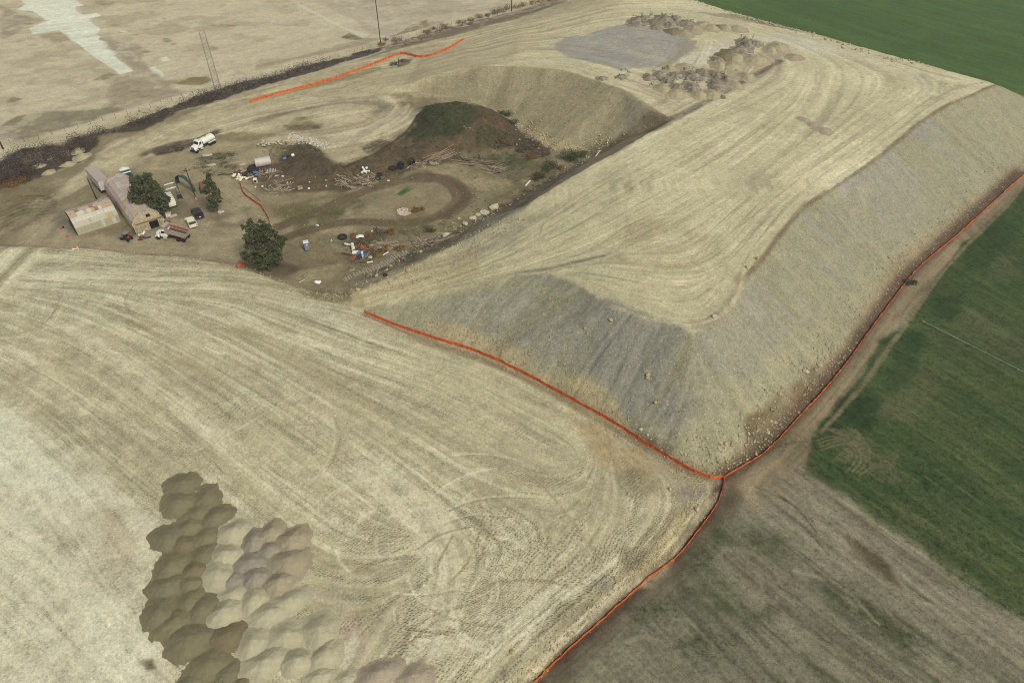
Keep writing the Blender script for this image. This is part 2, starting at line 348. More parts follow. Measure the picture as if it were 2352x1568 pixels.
pc([(700,662),(760,668),(806,673),(806,684),(760,682)], (104,94,66), .7, .6, .4)
# dark wheel-worked circle, yard left
pc([(-20,440),(60,425),(130,430),(145,455),(110,490),(40,525),(-20,540)], (108,98,70), .8, 2, 1, .3)
pc([(0,440),(60,412),(80,412),(60,430),(10,450)], (70,58,42), .0)
for k in range(7):
    st([(0,470+k*9),(50,452+k*8),(100,450+k*7),(130,462+k*4)], .5, (82,72,50), .6, .5)
st([(330,355),(345,348),(400,330),(470,318),(500,300)], 2.5, (86,76,60), .85, 1.6)
pc([(345,352),(400,330),(450,318),(500,300),(500,305),(455,330),(410,350),(360,358)], (84,74,58), .85, .6, .6, .1)
pc([(450,365),(490,355),(540,350),(545,365),(500,385),(460,380)], (88,82,62), .7, 1, 1, .5, veg=.3)
pc([(470,395),(520,380),(555,375),(540,395),(500,410),(480,402)], (92,82,62), .7, 1, .8)
pc([(360,440),(430,440),(490,470),(500,510),(440,500),(370,500)], (104,94,72), .7, 1.5, 1, .3)
pc([(150,470),(200,520),(185,545),(150,530),(120,510)], (104,96,82), .8, 1.5, .8)
pc([(185,533),(300,505),(375,520),(330,540),(200,545)], (120,112,82), .8, 1.2, .8)
pc([(215,540),(300,515),(310,518),(250,530)], (92,94,60), .7, .5, .5, .5, veg=.7)
pc([(265,545),(300,530),(325,530),(300,548),(268,552)], (96,88,66), .8, .6, .4)
pc([(380,420),(480,385),(560,400),(560,440),(520,470),(450,480),(400,460)], (142,131,103), .6, 2, 1, .3)
# darker strokes across the yard floor
for q in [((500,500),(540,490),(560,480)), ((500,515),(540,518),(555,510)), ((560,480),(580,500),(600,520))]:
    st(list(q), 2.2, (100,90,68), .6, 2)
# dry dust patches on the bench
for q, c, a in [([(572,278),(640,255),(760,235),(860,220),(895,228),(900,245),(880,262),(850,262),(870,240),(800,238),(700,252),(600,282)], (122,113,92), .75),
                ([(640,330),(740,320),(820,312),(880,275),(900,245),(915,250),(880,290),(840,315),(760,330),(680,335)], (118,110,92), .8),
                ([(655,292),(680,270),(710,272),(730,288),(700,293)], (112,104,66), .7), ([(648,290),(740,285),(735,297),(660,300)], (84,72,52), .85),
                ([(895,235),(950,232),(930,246),(898,250)], (118,112,78), .7), ([(500,300),(560,305),(640,310),(600,322),(520,330),(470,325)], (118,110,78), .7),
                ([(740,300),(800,270),(860,265),(870,280),(800,305)], (188,176,140), .6), ([(845,242),(872,238),(880,246),(850,250)], (120,104,80), .5)]:
    pc(q, c, a, 1, .8, .4)
# green tinge under the orange fence
pc([(600,232),(750,185),(870,150),(880,157),(830,178),(760,192),(640,222)], (122,120,78), .7, .6, .4)
# small weedy hollow by the short post
pc([(902,145),(925,135),(945,138),(938,148),(915,156)], (84,80,62), .85, .5, .4, .2)
# ---- brush strip
BR = [(-60,385),(0,372),(50,345),(100,335),(150,335),(170,318),(250,296),(290,285),(330,270),(400,245),(450,222),(480,212),(560,188),(600,180),(640,172),(700,150),(760,140),(860,112),(880,108),(870,122),(800,140),(740,160),(650,186),(560,214),(480,240),(420,252),(330,300),(250,306),(220,312),(225,330),(180,372),(110,402),(60,420),(0,435),(-60,450)]
pc(BR, (66,58,48), .95, .7, .8, .1, z='brush_strip', veg=.3)
pc([(-60,400),(0,405),(50,405),(60,420),(0,436),(-60,450)], (104,78,44), .6, .5, .5)
pc([(880,108),(1000,72),(1100,45),(1290,-8),(1300,2),(1100,62),(1010,88),(890,120)], (110,96,76), .7, .7, .6, .5)
# ---- airfield: concrete strip and stains
RW = [(0,-60),(80,0),(85,10),(70,35),(130,38),(140,50),(186,90),(185,95),(120,120),(115,132),(235,122),(300,195),(375,230),(445,275),(470,290),(535,285),(520,265),(450,225),(440,215),(530,225),(560,240),(575,240),(510,185),(460,160),(390,155),(400,120),(350,75),(400,65),(395,52),(330,58),(300,35),(300,-10),(260,-60)]
RW = [(p[0] * .5742 if False else p[0], p[1]) for p in RW]
RWU = [(50,-40),(83,0),(96,14),(70,40),(134,46),(150,65),(192,92),(118,110),(113,128),(130,136),(228,122),(275,160),(372,225),(400,260),(440,277),(490,292),(536,285),(455,222),(480,217),(522,225),(530,222),(495,190),(440,165),(397,148),(402,120),(350,85),(355,75),(412,62),(398,50),(335,60),(305,40),(335,25),(300,0),(250,-40)]
RWU = [(x * .571 if False else x, y) for x, y in RWU]
RWZ = [(190,0),(235,40),(160,90),(305,107),(430,190),(265,265),(300,315),(540,280),(620,350),(710,405),(860,520),(1000,610),(1110,685),(1228,655),(1040,510),(1120,490),(1220,515),(1315,560),(1200,470),(1140,410),(905,370),(925,340),(880,320),(920,270),(810,180),(935,145),(890,120),(760,140),(690,95),(700,60),(770,55),(690,0),(620,-80),(120,-80)]
RWP = [(x * .2500, y * .2500) for x, y in RWZ]
m = pmask(RWP, .25, .25); paint(m, (208, 210, 188), .95, .08); zone(m, 'concrete_runway'); setm('veg', m, 0); MRW = m
for q in [[(1480,530),(1530,520),(1575,555),(1500,570)], [(1375,620),(1430,610),(1510,690),(1500,715),(1410,690)], [(1090,285),(1160,280),(1185,305),(1120,300)]]:
    pc([(x * .25, y * .25) for x, y in q], (206,206,184), .9, .3, .5, 0, z='concrete_runway')
Z1 = lambda pts: [(x * .25, y * .25) for x, y in pts]
pc(Z1([(920,350),(1300,420),(1320,560),(1500,730),(1700,860),(1400,950),(1050,990),(980,900),(1050,720),(1230,660)]), (150,138,116), .85, 1.5, 1.2, .3)
pc(Z1([(0,1160),(180,1060),(520,1010),(900,1010),(1030,960),(1150,1000),(900,1090),(600,1180),(300,1260),(150,1300),(0,1230)]), (124,116,92), .9, 1.2, 1, .15)
pc(Z1([(0,1210),(60,1200),(190,1240),(130,1310),(0,1340)]), (156,144,128), .8, .8, .6, .2)
pc(Z1([(1530,750),(1750,715),(1890,700),(1960,740),(1850,785),(1640,780)]), (122,110,76), .9, .8, .5, .1)
pc(Z1([(830,740),(1000,670),(1080,690),(960,745)]), (112,108,72), .8, .8, .6, .2)
pc(Z1([(50,940),(130,890),(220,910),(110,950)]), (120,114,80), .8, .7, .5, .1)
pc(Z1([(0,50),(200,130),(420,190),(250,240),(120,330),(0,360)]), (140,130,108), .7, 1.5, 1.5, .4)
pc(Z1([(350,320),(560,290),(650,370),(500,400)]), (134,124,92), .6, 1.2, 1, .3)
pc(Z1([(2040,710),(2220,670),(2100,700)]), (108,100,66), .8, .5, .4)
pc(Z1([(1140,830),(1280,850),(1200,920)]), (164,150,116), .7, .7, .5)
for q in [(1060,230,50,12),(1530,370,50,20),(1600,405,25,10),(1340,475,45,14),(1950,450,50,30),(1330,270,40,14),(2050,235,130,12),(950,30,90,20),(1260,320,30,6),(1510,175,20,8),(1370,890,60,12),(1240,845,60,6)]:
    cx_, cy_, rx_, ry_ = q
    pc(Z1([(cx_ + rx_ * math.cos(t) * R.uniform(.8, 1.2), cy_ + ry_ * math.sin(t) * R.uniform(.8, 1.2)) for t in np.linspace(0, 6.28, 9)[:-1]]), (112,104,74), .6, .7, .8, .3)
# second, grey-lavender apron right of the runway and the pale kerb
Z2 = lambda pts: [(588 + x * .25, y * .25) for x, y in pts]
pc(Z2([(180,-60),(1100,-60),(2352,-60),(2352,40),(1900,150),(1250,340),(1050,310),(850,160),(600,40)]), (166,157,134), .85, 1.2, 1, .25)
pc(Z2([(300,20),(420,50),(640,170),(820,260),(1040,320),(990,355),(850,290),(600,170),(450,90)]), (184,178,154), .8, .5, .3, .3)
pc(Z2([(600,240),(720,215),(790,265),(680,280)]), (178,174,150), .7, .8, .8)
pc(Z2([(780,350),(860,300),(990,360),(900,370)]), (96,92,58), .8, .5, .5)
pc(Z2([(1240,345),(1340,290),(1420,240),(1560,180),(1580,240),(1450,290)]), (118,102,66), .75, .6, .6, .3)
pc(Z2([(0,640),(300,560),(900,440),(1200,350),(1000,350),(700,430),(400,520),(0,600)]), (138,128,104), .6, .6, .4)
pc(Z2([(1800,0),(2050,0),(2150,20),(2020,50),(1900,40)]), (176,168,146), .6, 1, 1)
# ------------------------------------------------------------------ streaks along the direction of travel (line integral convolution)
def field(strokes, x0, y0, nx, ny, s):
    X, Y = np.meshgrid(x0 + s * np.arange(nx), y0 + s * np.arange(ny))
    C = np.zeros_like(X); S = np.zeros_like(X); Wt = np.zeros_like(X) + 1e-9
    for pts in strokes:
        w_ = smooth_line([tuple(W(*p)[:2]) for p in pts], 4)
        for a, b in zip(w_[:-1], w_[1:]):
            L = math.hypot(b[0] - a[0], b[1] - a[1])
            if L < .01: continue
            th = 2 * math.atan2(b[1] - a[1], b[0] - a[0])
            mx, my = (a[0] + b[0]) / 2, (a[1] + b[1]) / 2
            k = L / ((X - mx) ** 2 + (Y - my) ** 2 + 4) ** 1.7
            C += k * math.cos(th); S += k * math.sin(th); Wt += k
    th = .5 * np.arctan2(S, C)
    return C / Wt, S / Wt
FS_A = [[(0,640),(300,655),(560,660),(800,700)],[(0,700),(200,780),(420,930),(600,1080),(760,1200)],[(230,680),(500,800),(800,980),(1000,1120),(1130,1200)],[(0,860),(150,960),(330,1120),(500,1230)],
 [(560,700),(800,800),(1050,880),(1250,990),(1340,1040)],[(838,724),(1000,792),(1130,838),(1300,925),(1440,1006),(1550,1075)],[(840,780),(1050,850),(1200,920),(1330,980),(1360,1040),(1330,1100),(1220,1110),(1120,1080)],[(1150,1010),(1250,1060),(1300,1060),(1320,1030)],
 [(0,1250),(120,1300),(250,1450)],[(0,1500),(100,1568)],[(860,1065),(945,1145),(1005,1246),(1028,1346),(988,1480),(940,1568)],[(1480,1060),(1520,1130),(1500,1220),(1420,1300),(1300,1380),(1180,1480),(1080,1568)],[(1390,1080),(1400,1180),(1330,1300),(1200,1400),(1100,1500)],
 [(1600,1130),(1560,1220),(1450,1310),(1330,1430),(1240,1520)],[(1540,1080),(1590,1110),(1600,1150)],[(1100,1160),(1200,1230),(1180,1330),(1100,1400)],[(700,1240),(800,1290),(900,1280),(1000,1240)],[(100,1150),(150,1250),(180,1350)],[(280,1000),(420,1100),(560,1220)]]
FS_B = [[(838,706),(1000,655),(1200,610),(1400,540),(1600,440),(1800,310),(1880,220),(1890,150),(1800,100)],[(860,680),(1100,600),(1300,480),(1500,350),(1650,270),(1800,190)],[(1250,530),(1200,560),(1330,480),(1500,400)],
 [(1300,645),(1450,690),(1560,735),(1640,725),(1690,650),(1760,560),(1850,455),(2000,355),(2150,235),(2250,200)],[(1400,600),(1550,620),(1640,600),(1700,540),(1800,430),(1950,330),(2080,240),(2120,200),(2060,150),(1900,100)],
 [(1330,25),(1500,10),(1600,14),(1750,55),(1900,100),(2060,150),(2200,185)],[(1000,175),(1120,145),(1300,130),(1450,165),(1550,200)],[(1050,130),(1250,80),(1350,60),(1500,50),(1650,60),(1800,100)],[(1290,110),(1400,130),(1500,160),(1560,150),(1590,100)],[(1300,90),(1450,70),(1560,80)],
 [(1880,160),(1850,250),(1700,400),(1550,500),(1400,580)],[(900,215),(1000,165),(1100,120),(1300,40),(1380,15)]]
FS_F = [[(1860,1090),(2000,1190),(2200,1330),(2352,1430)],[(1700,1250),(1900,1420),(2100,1568)],[(2050,900),(2200,1000),(2352,1110)],[(2150,620),(2352,740)],[(1800,1100),(2000,1250),(2352,1520)],[(1550,1350),(1650,1450),(1750,1568)]]
FS_T = [[(2340,408),(2195,548),(2080,664),(1965,830),(1860,960),(1780,1040),(1700,1110)],[(1690,1110),(1660,1200),(1600,1260),(1520,1340),(1380,1470),(1270,1568)]]
FS_Y = [[(-50,540),(100,460),(200,410),(330,350),(470,280),(600,250),(800,200),(1000,150)],[(0,560),(200,560),(400,575),(560,590)],[(140,560),(160,500),(260,430),(300,390),(380,380),(460,400),(520,430),(600,500),(640,560)],[(640,540),(760,515),(900,515),(1000,505)],[(600,270),(750,240),(880,228),(900,250),(850,290),(750,310),(600,330)],[(300,390),(330,350),(400,370),(500,400)],[(0,480),(60,450),(120,460)],[(400,570),(520,570),(620,520)],[(640,480),(760,470),(900,420),(1020,415),(1050,440),(1040,480),(960,510)]]
FS_N = [[(0,60),(300,30),(700,-10)],[(0,350),(300,265),(600,180),(1000,75)],[(200,200),(700,80)],[(700,60),(1100,20)]]
ZI = {n: i for i, n in enumerate(ZN)}
def lic_layer(x0, y0, nx, ny, s, seed, steps):
    cs = 4.0
    cnx, cny = int(nx * s / cs) + 2, int(ny * s / cs) + 2
    TH = np.zeros((cny, cnx)); X, Y = np.meshgrid(x0 + s * np.arange(nx), y0 + s * np.arange(ny))
    # zone per cell from nearest mesh vertex
    t = math.cos(PITCH) * Y + CAM_H * math.sin(PITCH)
    ri = np.clip(np.searchsorted(globals()['ys'], Y), 0, NR - 1)
    hf = half[ri]; ci = np.clip(((X / hf + 1) / 2 * (NC - 1)).round().astype(int), 0, NC - 1)
    Z = ZONE.reshape(NR, NC)[ri, ci]
    U = np.ones_like(X); V = np.zeros_like(X)
    for zs, fs in (((ZI['lower_pad'],), FS_A), ((ZI['upper_pad'],), FS_B), ((ZI['fallow_field'], ZI['crop_field']), FS_F), ((ZI['farm_track'],), FS_T),
                   ((ZI['yard_ground'], ZI['dirt_road'], ZI['soil_mound']), FS_Y), ((ZI['airfield_ground'], ZI['concrete_runway'], ZI['brush_strip']), FS_N)):
        C, S_ = field(fs, x0, y0, cnx, cny, cs)
        c = bil(C, X, Y, x0, y0, cs); q = bil(S_, X, Y, x0, y0, cs); th = .5 * np.arctan2(q, c)
        m = np.isin(Z, zs); U[m] = np.cos(th)[m]; V[m] = np.sin(th)[m]
    m = Z == ZI['embankment_slope']
    gyy, gxx = np.gradient(blur(HR, 8), RS)
    gx_ = bil(gxx, X, Y); gy_ = bil(gyy, X, Y); g = np.hypot(gx_, gy_) + 1e-6
    U[m] = (gx_ / g)[m]; V[m] = (gy_ / g)[m]
    r = np.random.default_rng(seed)
    N1 = r.random((ny, nx)).astype(np.float32)
    N2 = blur(r.random((ny, nx)), 3); N2 = (N2 - N2.mean()) / N2.std()
    N3 = blur(r.random((ny, nx)), 14); N3 = (N3 - N3.mean()) / N3.std()
    N1 = (N1 - .5) / .29
    acc = np.stack([N1, N2, N3], -1).astype(np.float32) ; base = acc.copy(); cnt = 1.0
    for sg in (1, -1):
        px = np.tile(np.arange(nx, dtype=np.float32), (ny, 1)); py = np.repeat(np.arange(ny, dtype=np.float32)[:, None], nx, 1)
        pu, pv = U * sg, V * sg
        cu, cv = pu, pv
        for k in range(steps):
            px = px + cu.astype(np.float32) * 1.6; py = py + cv.astype(np.float32) * 1.6
            xi = np.clip(px.astype(int), 0, nx - 1); yi = np.clip(py.astype(int), 0, ny - 1)
            acc += base[yi, xi]; cnt += 1 if sg == 1 else 0
            nu, nv = U[yi, xi], V[yi, xi]
            d = np.sign(nu * cu + nv * cv); d[d == 0] = 1
            cu, cv = nu * d, nv * d
    for k in range(3):
        a = acc[..., k]; acc[..., k] = (a - a.mean()) / a.std()
    return acc
LN = lic_layer(-112, 20, 1120, 630, .2, 3, 26)
LF = lic_layer(-340, 144, 1360, 620, .5, 4, 22)
ln = bil(LN, vx, vy, -112, 20, .2); lf = bil(LF, vx, vy, -340, 144, .5)
k = (sm(134, 144, vy) + sm(102, 110, np.abs(vx))).clip(0, 1)[:, None]
LIC = ln * (1 - k) + lf * k
del LN, LF, ln, lf
def modulate(mk, fine, mid, broad, tint=(1, .97, .9)):
    """streaks brighten or darken dust along the direction of travel"""
    idx, v = mk
    q = LIC[idx, 0] * fine * (1 + .8 * n_m[idx]) + LIC[idx, 1] * mid + LIC[idx, 2] * broad
    f = 1 + np.clip(q, -.45, .45) * v
    COLR[idx] *= f[:, None] * (1 + (np.asarray(tint)[None, :] - 1) * np.clip(-q, 0, 1)[:, None] * v[:, None])
def zm(*names): 
    v = np.isin(ZONE, [ZI[n] for n in names]).astype(float)
    return (np.nonzero(v)[0], v[v > 0])
# embankment: grey shale among khaki, falling in tongues
def tongue(pts, rgb, a=.8, th=0.0, soft=1.5, warp=1.2, c=2):
    idx, v = pmask(pts, soft, warp)
    v = v * a * sm(th - 1.2, th + 1.3, .65 * LIC[idx, c] + 1.6 * n_m[idx] + .25 * LIC[idx, 1] + .2 * LIC[idx, 0])
    COLR[idx] = COLR[idx] * (1 - v[:, None]) + lin(rgb)[None] * ALB * v[:, None]
G1, G2, KK = (137,134,117), (129,127,113), (156,150,114)
tongue([(1030,680),(1180,655),(1330,668),(1400,700),(1560,755),(1640,800),(1720,860),(1650,930),(1560,980),(1440,950),(1340,870),(1250,800),(1120,770),(980,740)], G1, .8, -.4)
tongue([(1370,680),(1520,740),(1560,760),(1560,900),(1640,930),(1560,990),(1450,960),(1380,900),(1280,800),(1280,720)], G2, .95, -1.0)
tongue([(1180,636),(1260,630),(1330,655),(1400,700),(1480,728),(1550,752),(1545,766),(1440,730),(1350,690),(1260,655)], G1, .9, -1.2, .8, .5)
tongue([(1060,740),(1160,740),(1270,770),(1350,860),(1260,830),(1150,790)], G2, .7, -.1)
tongue([(1600,760),(1680,680),(1760,600),(1800,640),(1850,700),(1800,800),(1700,900),(1600,930)], G1, .7, -.3)
tongue([(1700,650),(1850,480),(2000,380),(2150,260),(2200,330),(2050,520),(1900,700),(1780,820)], G1, .55, -.1)
tongue([(2000,385),(2180,245),(2260,300),(2330,380),(2200,480),(2080,560),(2000,560)], G1, .6, .15)
tongue([(1840,500),(1900,440),(1960,560),(1960,640),(1900,640)], G2, .6, .1)
tongue([(2020,345),(2140,270),(2150,290),(2060,350),(2030,370)], (136,134,122), .8, -.3, .6, .6)
tongue([(1900,420),(1960,385),(2000,400),(1940,450)], (136,133,120), .8, -.3, .6, .6)
tongue([(1570,930),(1640,900),(1750,860),(1760,1000),(1650,1060),(1560,1030)], KK, .7, 0)
tongue([(1800,780),(1900,700),(1980,760),(1880,900),(1780,900)], (154,147,112), .5, 0)
tongue([(1740,800),(1800,780),(1800,950),(1740,960)], (152,146,113), .5, 0)
tongue([(1600,770),(1640,850),(1700,960),(1560,950)], (140,130,104), .5, .2)
# toe of the embankment: brown native soil with clods
pc([(1530,1060),(1600,1095),(1664,1090),(1765,1022),(1842,942),(1950,812),(2070,645),(2190,532),(2340,396),(2352,385),(2352,362),(2200,480),(2060,590),(2000,680),(1930,790),(1870,860),(1780,930),(1725,965),(1710,1020),(1660,1065),(1600,1070),(1530,1040)], (138,125,96), .85, .8, .8, .3)
pc([(1722,962),(1780,905),(1830,870),(1880,840),(1870,890),(1820,950),(1760,1000),(1715,1020)], (112,97,70), .85, .8, .8, .3)
pc([(1440,985),(1500,1000),(1560,1030),(1540,1050),(1480,1030)], (98,88,68), .8, .8, .7, .2)
pc([(1300,900),(1400,950),(1450,985),(1440,1000),(1340,945)], (150,133,96), .6, .6, .6)
pc([(960,735),(1060,745),(1140,775),(1240,850),(1330,880),(1440,950),(1430,985),(1300,905),(1130,822),(1000,775)], (158,146,110), .75, .8, 1.0, .4)
# along the fence at the toe: dark trench soil with fence shadow painted in
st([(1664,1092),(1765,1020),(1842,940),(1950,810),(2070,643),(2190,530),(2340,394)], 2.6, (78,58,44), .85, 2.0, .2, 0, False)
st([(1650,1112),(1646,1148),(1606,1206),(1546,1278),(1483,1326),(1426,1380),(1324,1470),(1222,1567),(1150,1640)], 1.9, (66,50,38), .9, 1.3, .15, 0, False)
st([(838,726),(1000,793),(1130,838),(1300,924),(1440,1004),(1550,1073),(1640,1106)], 1.1, (140,124,92), .7, .8)
pc([(1300,940),(1380,990),(1500,1050),(1440,1080),(1380,1060),(1340,1000)], (160,140,98), .6, 1.2, 1, .5)
pc([(1410,1070),(1500,1060),(1600,1100),(1640,1110),(1600,1180),(1520,1130),(1450,1140)], (150,138,108), .5, 1.5, 1, .4)
# lower pad edge: pale rubbly lip, darker hollows
pc([(1640,1110),(1600,1110),(1560,1190),(1480,1280),(1380,1370),(1290,1450),(1180,1568),(1240,1560),(1330,1456),(1420,1360),(1496,1293),(1556,1247),(1605,1181)], (176,162,122), .7, .8, .8, .5, peb=1)
for q in [[(1470,1240),(1520,1200),(1560,1170),(1530,1230),(1480,1280)],[(1270,1430),(1330,1360),(1380,1330),(1340,1400),(1290,1450)],[(1430,1090),(1480,1080),(1520,1110),(1480,1140)],[(1140,1560),(1160,1530),(1170,1540),(1155,1568)],[(1330,1345),(1380,1320),(1400,1330),(1360,1370)]]:
    pc(q, (128,116,86), .6, 1, .8, .5)
for q in [[(1578,1138),(1620,1120),(1630,1135),(1600,1155)],[(1365,1340),(1395,1320),(1410,1335),(1375,1352)],[(1140,1545),(1165,1535),(1150,1568)]]:
    pc(q, (126,120,112), .7, .6, .6, .3)
# lower pad: pale dust
LT, BR_ = (192,186,154), (196,195,168)
pc([(-60,900),(60,950),(150,1030),(215,1110),(345,1180),(365,1260),(330,1420),(370,1480),(400,1640),(-60,1700)], (199,194,164), .85, 2.5, 2.0, .3)
pc([(-60,920),(30,960),(110,1040),(160,1100),(215,1130),(200,1160),(80,1130),(0,1110),(-60,1100)], (205,207,180), .85, 1.2, 1, .2)
pc([(200,1380),(330,1420),(350,1480),(330,1568),(200,1568)], (204,204,176), .7, 1.5, 1, .3)
pc([(100,1160),(240,1180),(350,1230),(340,1400),(260,1400),(150,1250)], (170,158,128), .5, 2, 1.5, .5)
st([(861,1065),(915,1115),(950,1160),(985,1210),(1005,1270),(1015,1330),(1020,1400),(990,1470)], 5.0, (186,178,144), .75, 2.4, .5)
st([(850,1060),(800,1000),(700,930),(600,880)], 3.5, (184,176,144), .45, 2.4, .5)
st([(160,752),(240,810),(340,890),(440,960),(520,1030)], 3.0, (190,183,152), .55, 2.2, .4)
st([(30,790),(120,880),(230,990)], 3.0, (190,183,152), .4, 2.2, .4)
st([(250,690),(330,720),(420,745)], 3.5, (192,186,154), .5, 2.5, .4)
st([(0,610),(120,640),(300,650),(500,660)], 2.4, (190,182,148), .5, 2, .3)
st([(400,900),(470,960),(560,1030)], 1.6, (194,187,156), .5, 1.2, .3)
st([(1180,1090),(1280,1150),(1360,1220)], 2.0, (184,175,140), .4, 1.5, .3)
st([(1000,700),(1100,760)], .5, (190,180,140), .0)
for q in [((20,718),(60,722),(60,730),(35,726)), ((480,800),(520,812),(505,818)), ((985,1445),(1010,1430),(1000,1465),(985,1485))]:
    pc(list(q), (202,202,178), .8, .5, .6, 0)
# darker damp bands on the lower pad
for q, w_ in [(((250,700),(300,740),(380,760)), 2.4), (((60,990),(150,1060),(240,1090)), 1.6), (((300,740),(420,830),(520,900)), 2.5), (((560,760),(760,880),(900,960)), 3), (((1080,1120),(1200,1100),(1320,1110)), 1.5),(((880,1330),(840,1400),(820,1470)), 2),(((700,1260),(760,1300),(850,1300)), 2),(((600,700),(720,720),(800,700)),1.5)]:
    st(list(q), w_, (146,136,102), .4, 2, .4)
# upper pad
pc([(1585,130),(1640,100),(1720,85),(1800,75),(1900,105),(1930,125),(1850,120),(1740,90),(1690,110),(1640,130),(1600,160),(1540,168)], (186,181,158), .85, 1.5, .8, .2)
pc([(1500,165),(1600,130),(1680,95),(1740,100),(1640,150),(1560,180)], (186,180,156), .8, 1.2, .6, .1)
st([(1500,20),(1650,25),(1800,65),(1900,105),(2010,135),(2110,175),(2130,210)], 5, (186,180,152), .55, 3, .4)
m = pc([(1276,100),(1300,85),(1340,82),(1400,62),(1440,55),(1500,62),(1590,90),(1600,100),(1570,130),(1535,148),(1480,158),(1430,163),(1360,145),(1300,130),(1275,115)], (148,145,133), .95, .7, .7, .1, z='gravel_pad', peb=1)
pc([(1560,98),(1600,92),(1600,110),(1535,150),(1500,158),(1550,128)], (128,122,108), .7, .6, .5, .2)
pc([(1420,178),(1500,165),(1620,150),(1750,120),(1800,120),(1800,160),(1700,200),(1560,270),(1500,230)], (158,144,118), .7, 1.5, 1.2, .3)
pc([(1430,215),(1500,225),(1560,265),(1545,275),(1490,245)], (178,166,130), .6, 1, .8, .3)
st([(1540,275),(1640,225),(1720,180),(1790,140)], 2.4, (98,92,78), .9, 1.6, .5, .3)
st([(1625,38),(1680,42),(1730,60),(1800,70)], 2, (88,80,66), .0)
pc([(1600,28),(1680,32),(1760,50),(1850,75),(1800,66),(1740,55)], (104,96,80), .8, .6, .5, .2)
st([(1000,664),(1100,646),(1180,628),(1260,617),(1330,600),(1385,588)], 1.0, (110,104,84), .75, .9, .2)
st([(1385,588),(1500,540)], .7, (120,112,88), .4, .8, .2)
st([(2285,196),(2150,256),(2000,374),(1850,474),(1760,580),(1705,640)], 1.1, (112,100,76), .8, .8, .25)
st([(1700,640),(1690,680),(1650,730),(1600,745)], 2.5, (146,136,108), .6, 2, .3)
for q in [[(840,700),(1060,640),(1300,560),(1500,450),(1700,330),(1830,230)], [(860,690),(1100,615),(1320,520),(1500,400),(1680,300)], [(1130,540),(1200,545),(1300,480),(1420,400)], [(1240,540),(1260,500),(1340,440),(1440,380)], [(1400,700),(1500,730),(1600,740),(1680,690),(1710,600),(1800,480)], [(1340,640),(1450,680),(1580,690),(1660,640)], [(1380,560),(1460,510),(1560,490),(1620,530),(1600,590)], [(1700,520),(1850,400),(1980,310),(2100,230)], [(1730,530),(1880,410),(2020,310),(2140,225)]]:
    st(q, .35, (128,118,88), .45, .4, .2, .5)
    st([(x + 6, y + 4) for x, y in q], .8, (192,184,146), .35, .8, .2, .4)
for q in [[(900,690),(1200,610),(1450,500),(1700,350),(1900,220),(1960,150)],[(1000,130),(1200,75),(1400,35),(1600,25),(1800,75)],[(1700,480),(1900,330),(2100,200)]]:
    st(q, 4, (186,178,140), .45, 3, .3)
pc([(1430,510),(1560,500),(1640,540),(1620,620),(1500,640),(1400,610)], (160,150,114), .5, 2.5, 2, .4)
pc([(1120,500),(1200,480),(1250,500),(1180,560),(1080,600),(1020,600)], (146,140,116), .6, 2, 1.5, .5)
pc([(860,640),(960,600),(1080,560),(1060,620),(940,655)], (162,152,118), .6, 1.5, 1, .5, peb=1)
# slope over the pit
pc([(1440,300),(1500,250),(1540,275),(1500,300),(1450,318),(1380,345),(1350,350)], (120,108,82), .8, 1.2, .8, .2)
pc([(1480,262),(1530,268),(1535,290),(1480,310)], (98,86,66), .6, 1.2, .6, .2)
pc([(1190,300),(1230,270),(1245,275),(1215,318)], (116,98,72), .5, 1, 1, .5)
pc([(1340,335),(1400,320),(1440,300),(1450,310),(1390,350),(1350,356)], (92,80,60), .7, 1, .6, .2)
pc([(1200,310),(1260,335),(1330,350),(1340,345),(1280,322),(1215,295)], (164,150,110), .7, .8, .8, .4)
tongue([(1430,220),(1480,235),(1470,290),(1420,290)], (130,126,114), .6, 0)
# the fields
def rows(mk, deep):
    idx, v = mk; q = LIC[idx, 0] * .22 + LIC[idx, 1] * .12 + LIC[idx, 2] * .08
    COLR[idx] *= (1 + np.clip(q, -.4, .5) * deep)[:, None]
mF = zm('fallow_field')
pc([(1766,1105),(1860,1089),(2000,1189),(2201,1323),(2352,1440),(2500,1540),(2500,1640),(2352,1540),(2167,1413),(2000,1329),(1883,1279),(1799,1196)], (133,126,104), .8, 3, 1.5, .3)
pc([(1700,1110),(1790,1080),(1850,1060),(1870,1100),(1800,1150),(1720,1170)], (132,121,96), .6, 2, 1.2, .3)
pc([(1950,1226),(1993,1246),(2060,1310),(2075,1345),(2043,1335),(1967,1269)], (92,82,58), .8, 1.2, 1, .4)
pc([(1660,1220),(1720,1190),(1800,1230),(1830,1280),(1760,1290),(1690,1270)], (86,88,62), .55, 2, 1.2, .4)
pc([(1640,1262),(1700,1250),(1790,1290),(1840,1350),(1800,1400),(1740,1370),(1680,1310)], (112,105,84), .6, 1.5, .8, .3)
pc([(1560,1330),(1640,1300),(1700,1330),(1720,1420),(1660,1470),(1580,1420)], (86,88,62), .55, 2, 1.2, .5)
pc([(1860,1330),(2000,1390),(2110,1480),(2060,1490),(1900,1400)], (80,82,56), .6, 2, 1, .5)
for _ in range(26):
    x_, y_ = R.uniform(1500, 2300), R.uniform(1250, 1568)
    if x_ + 1.0 * y_ < 3000: continue
    L = R.uniform(60, 200); st([(x_, y_), (x_ + L, y_ + L * .72)], R.uniform(.3, .8), (74,78,52) if R.random() < .7 else (136,126,102), .6, .8, .2, .3, False)
mC = zm('crop_field')
_i = mC[0]; _right = vx[_i] * 1.0 + 0
_near = _i[(vy[_i] < 175 - (vx[_i] - 140) * .0) & (vy[_i] < 180)]
v = sm(-.9, 1.0, LIC[_near, 2] * .8 + LIC[_near, 1] * .6 + n_l[_near] * 2) * .14
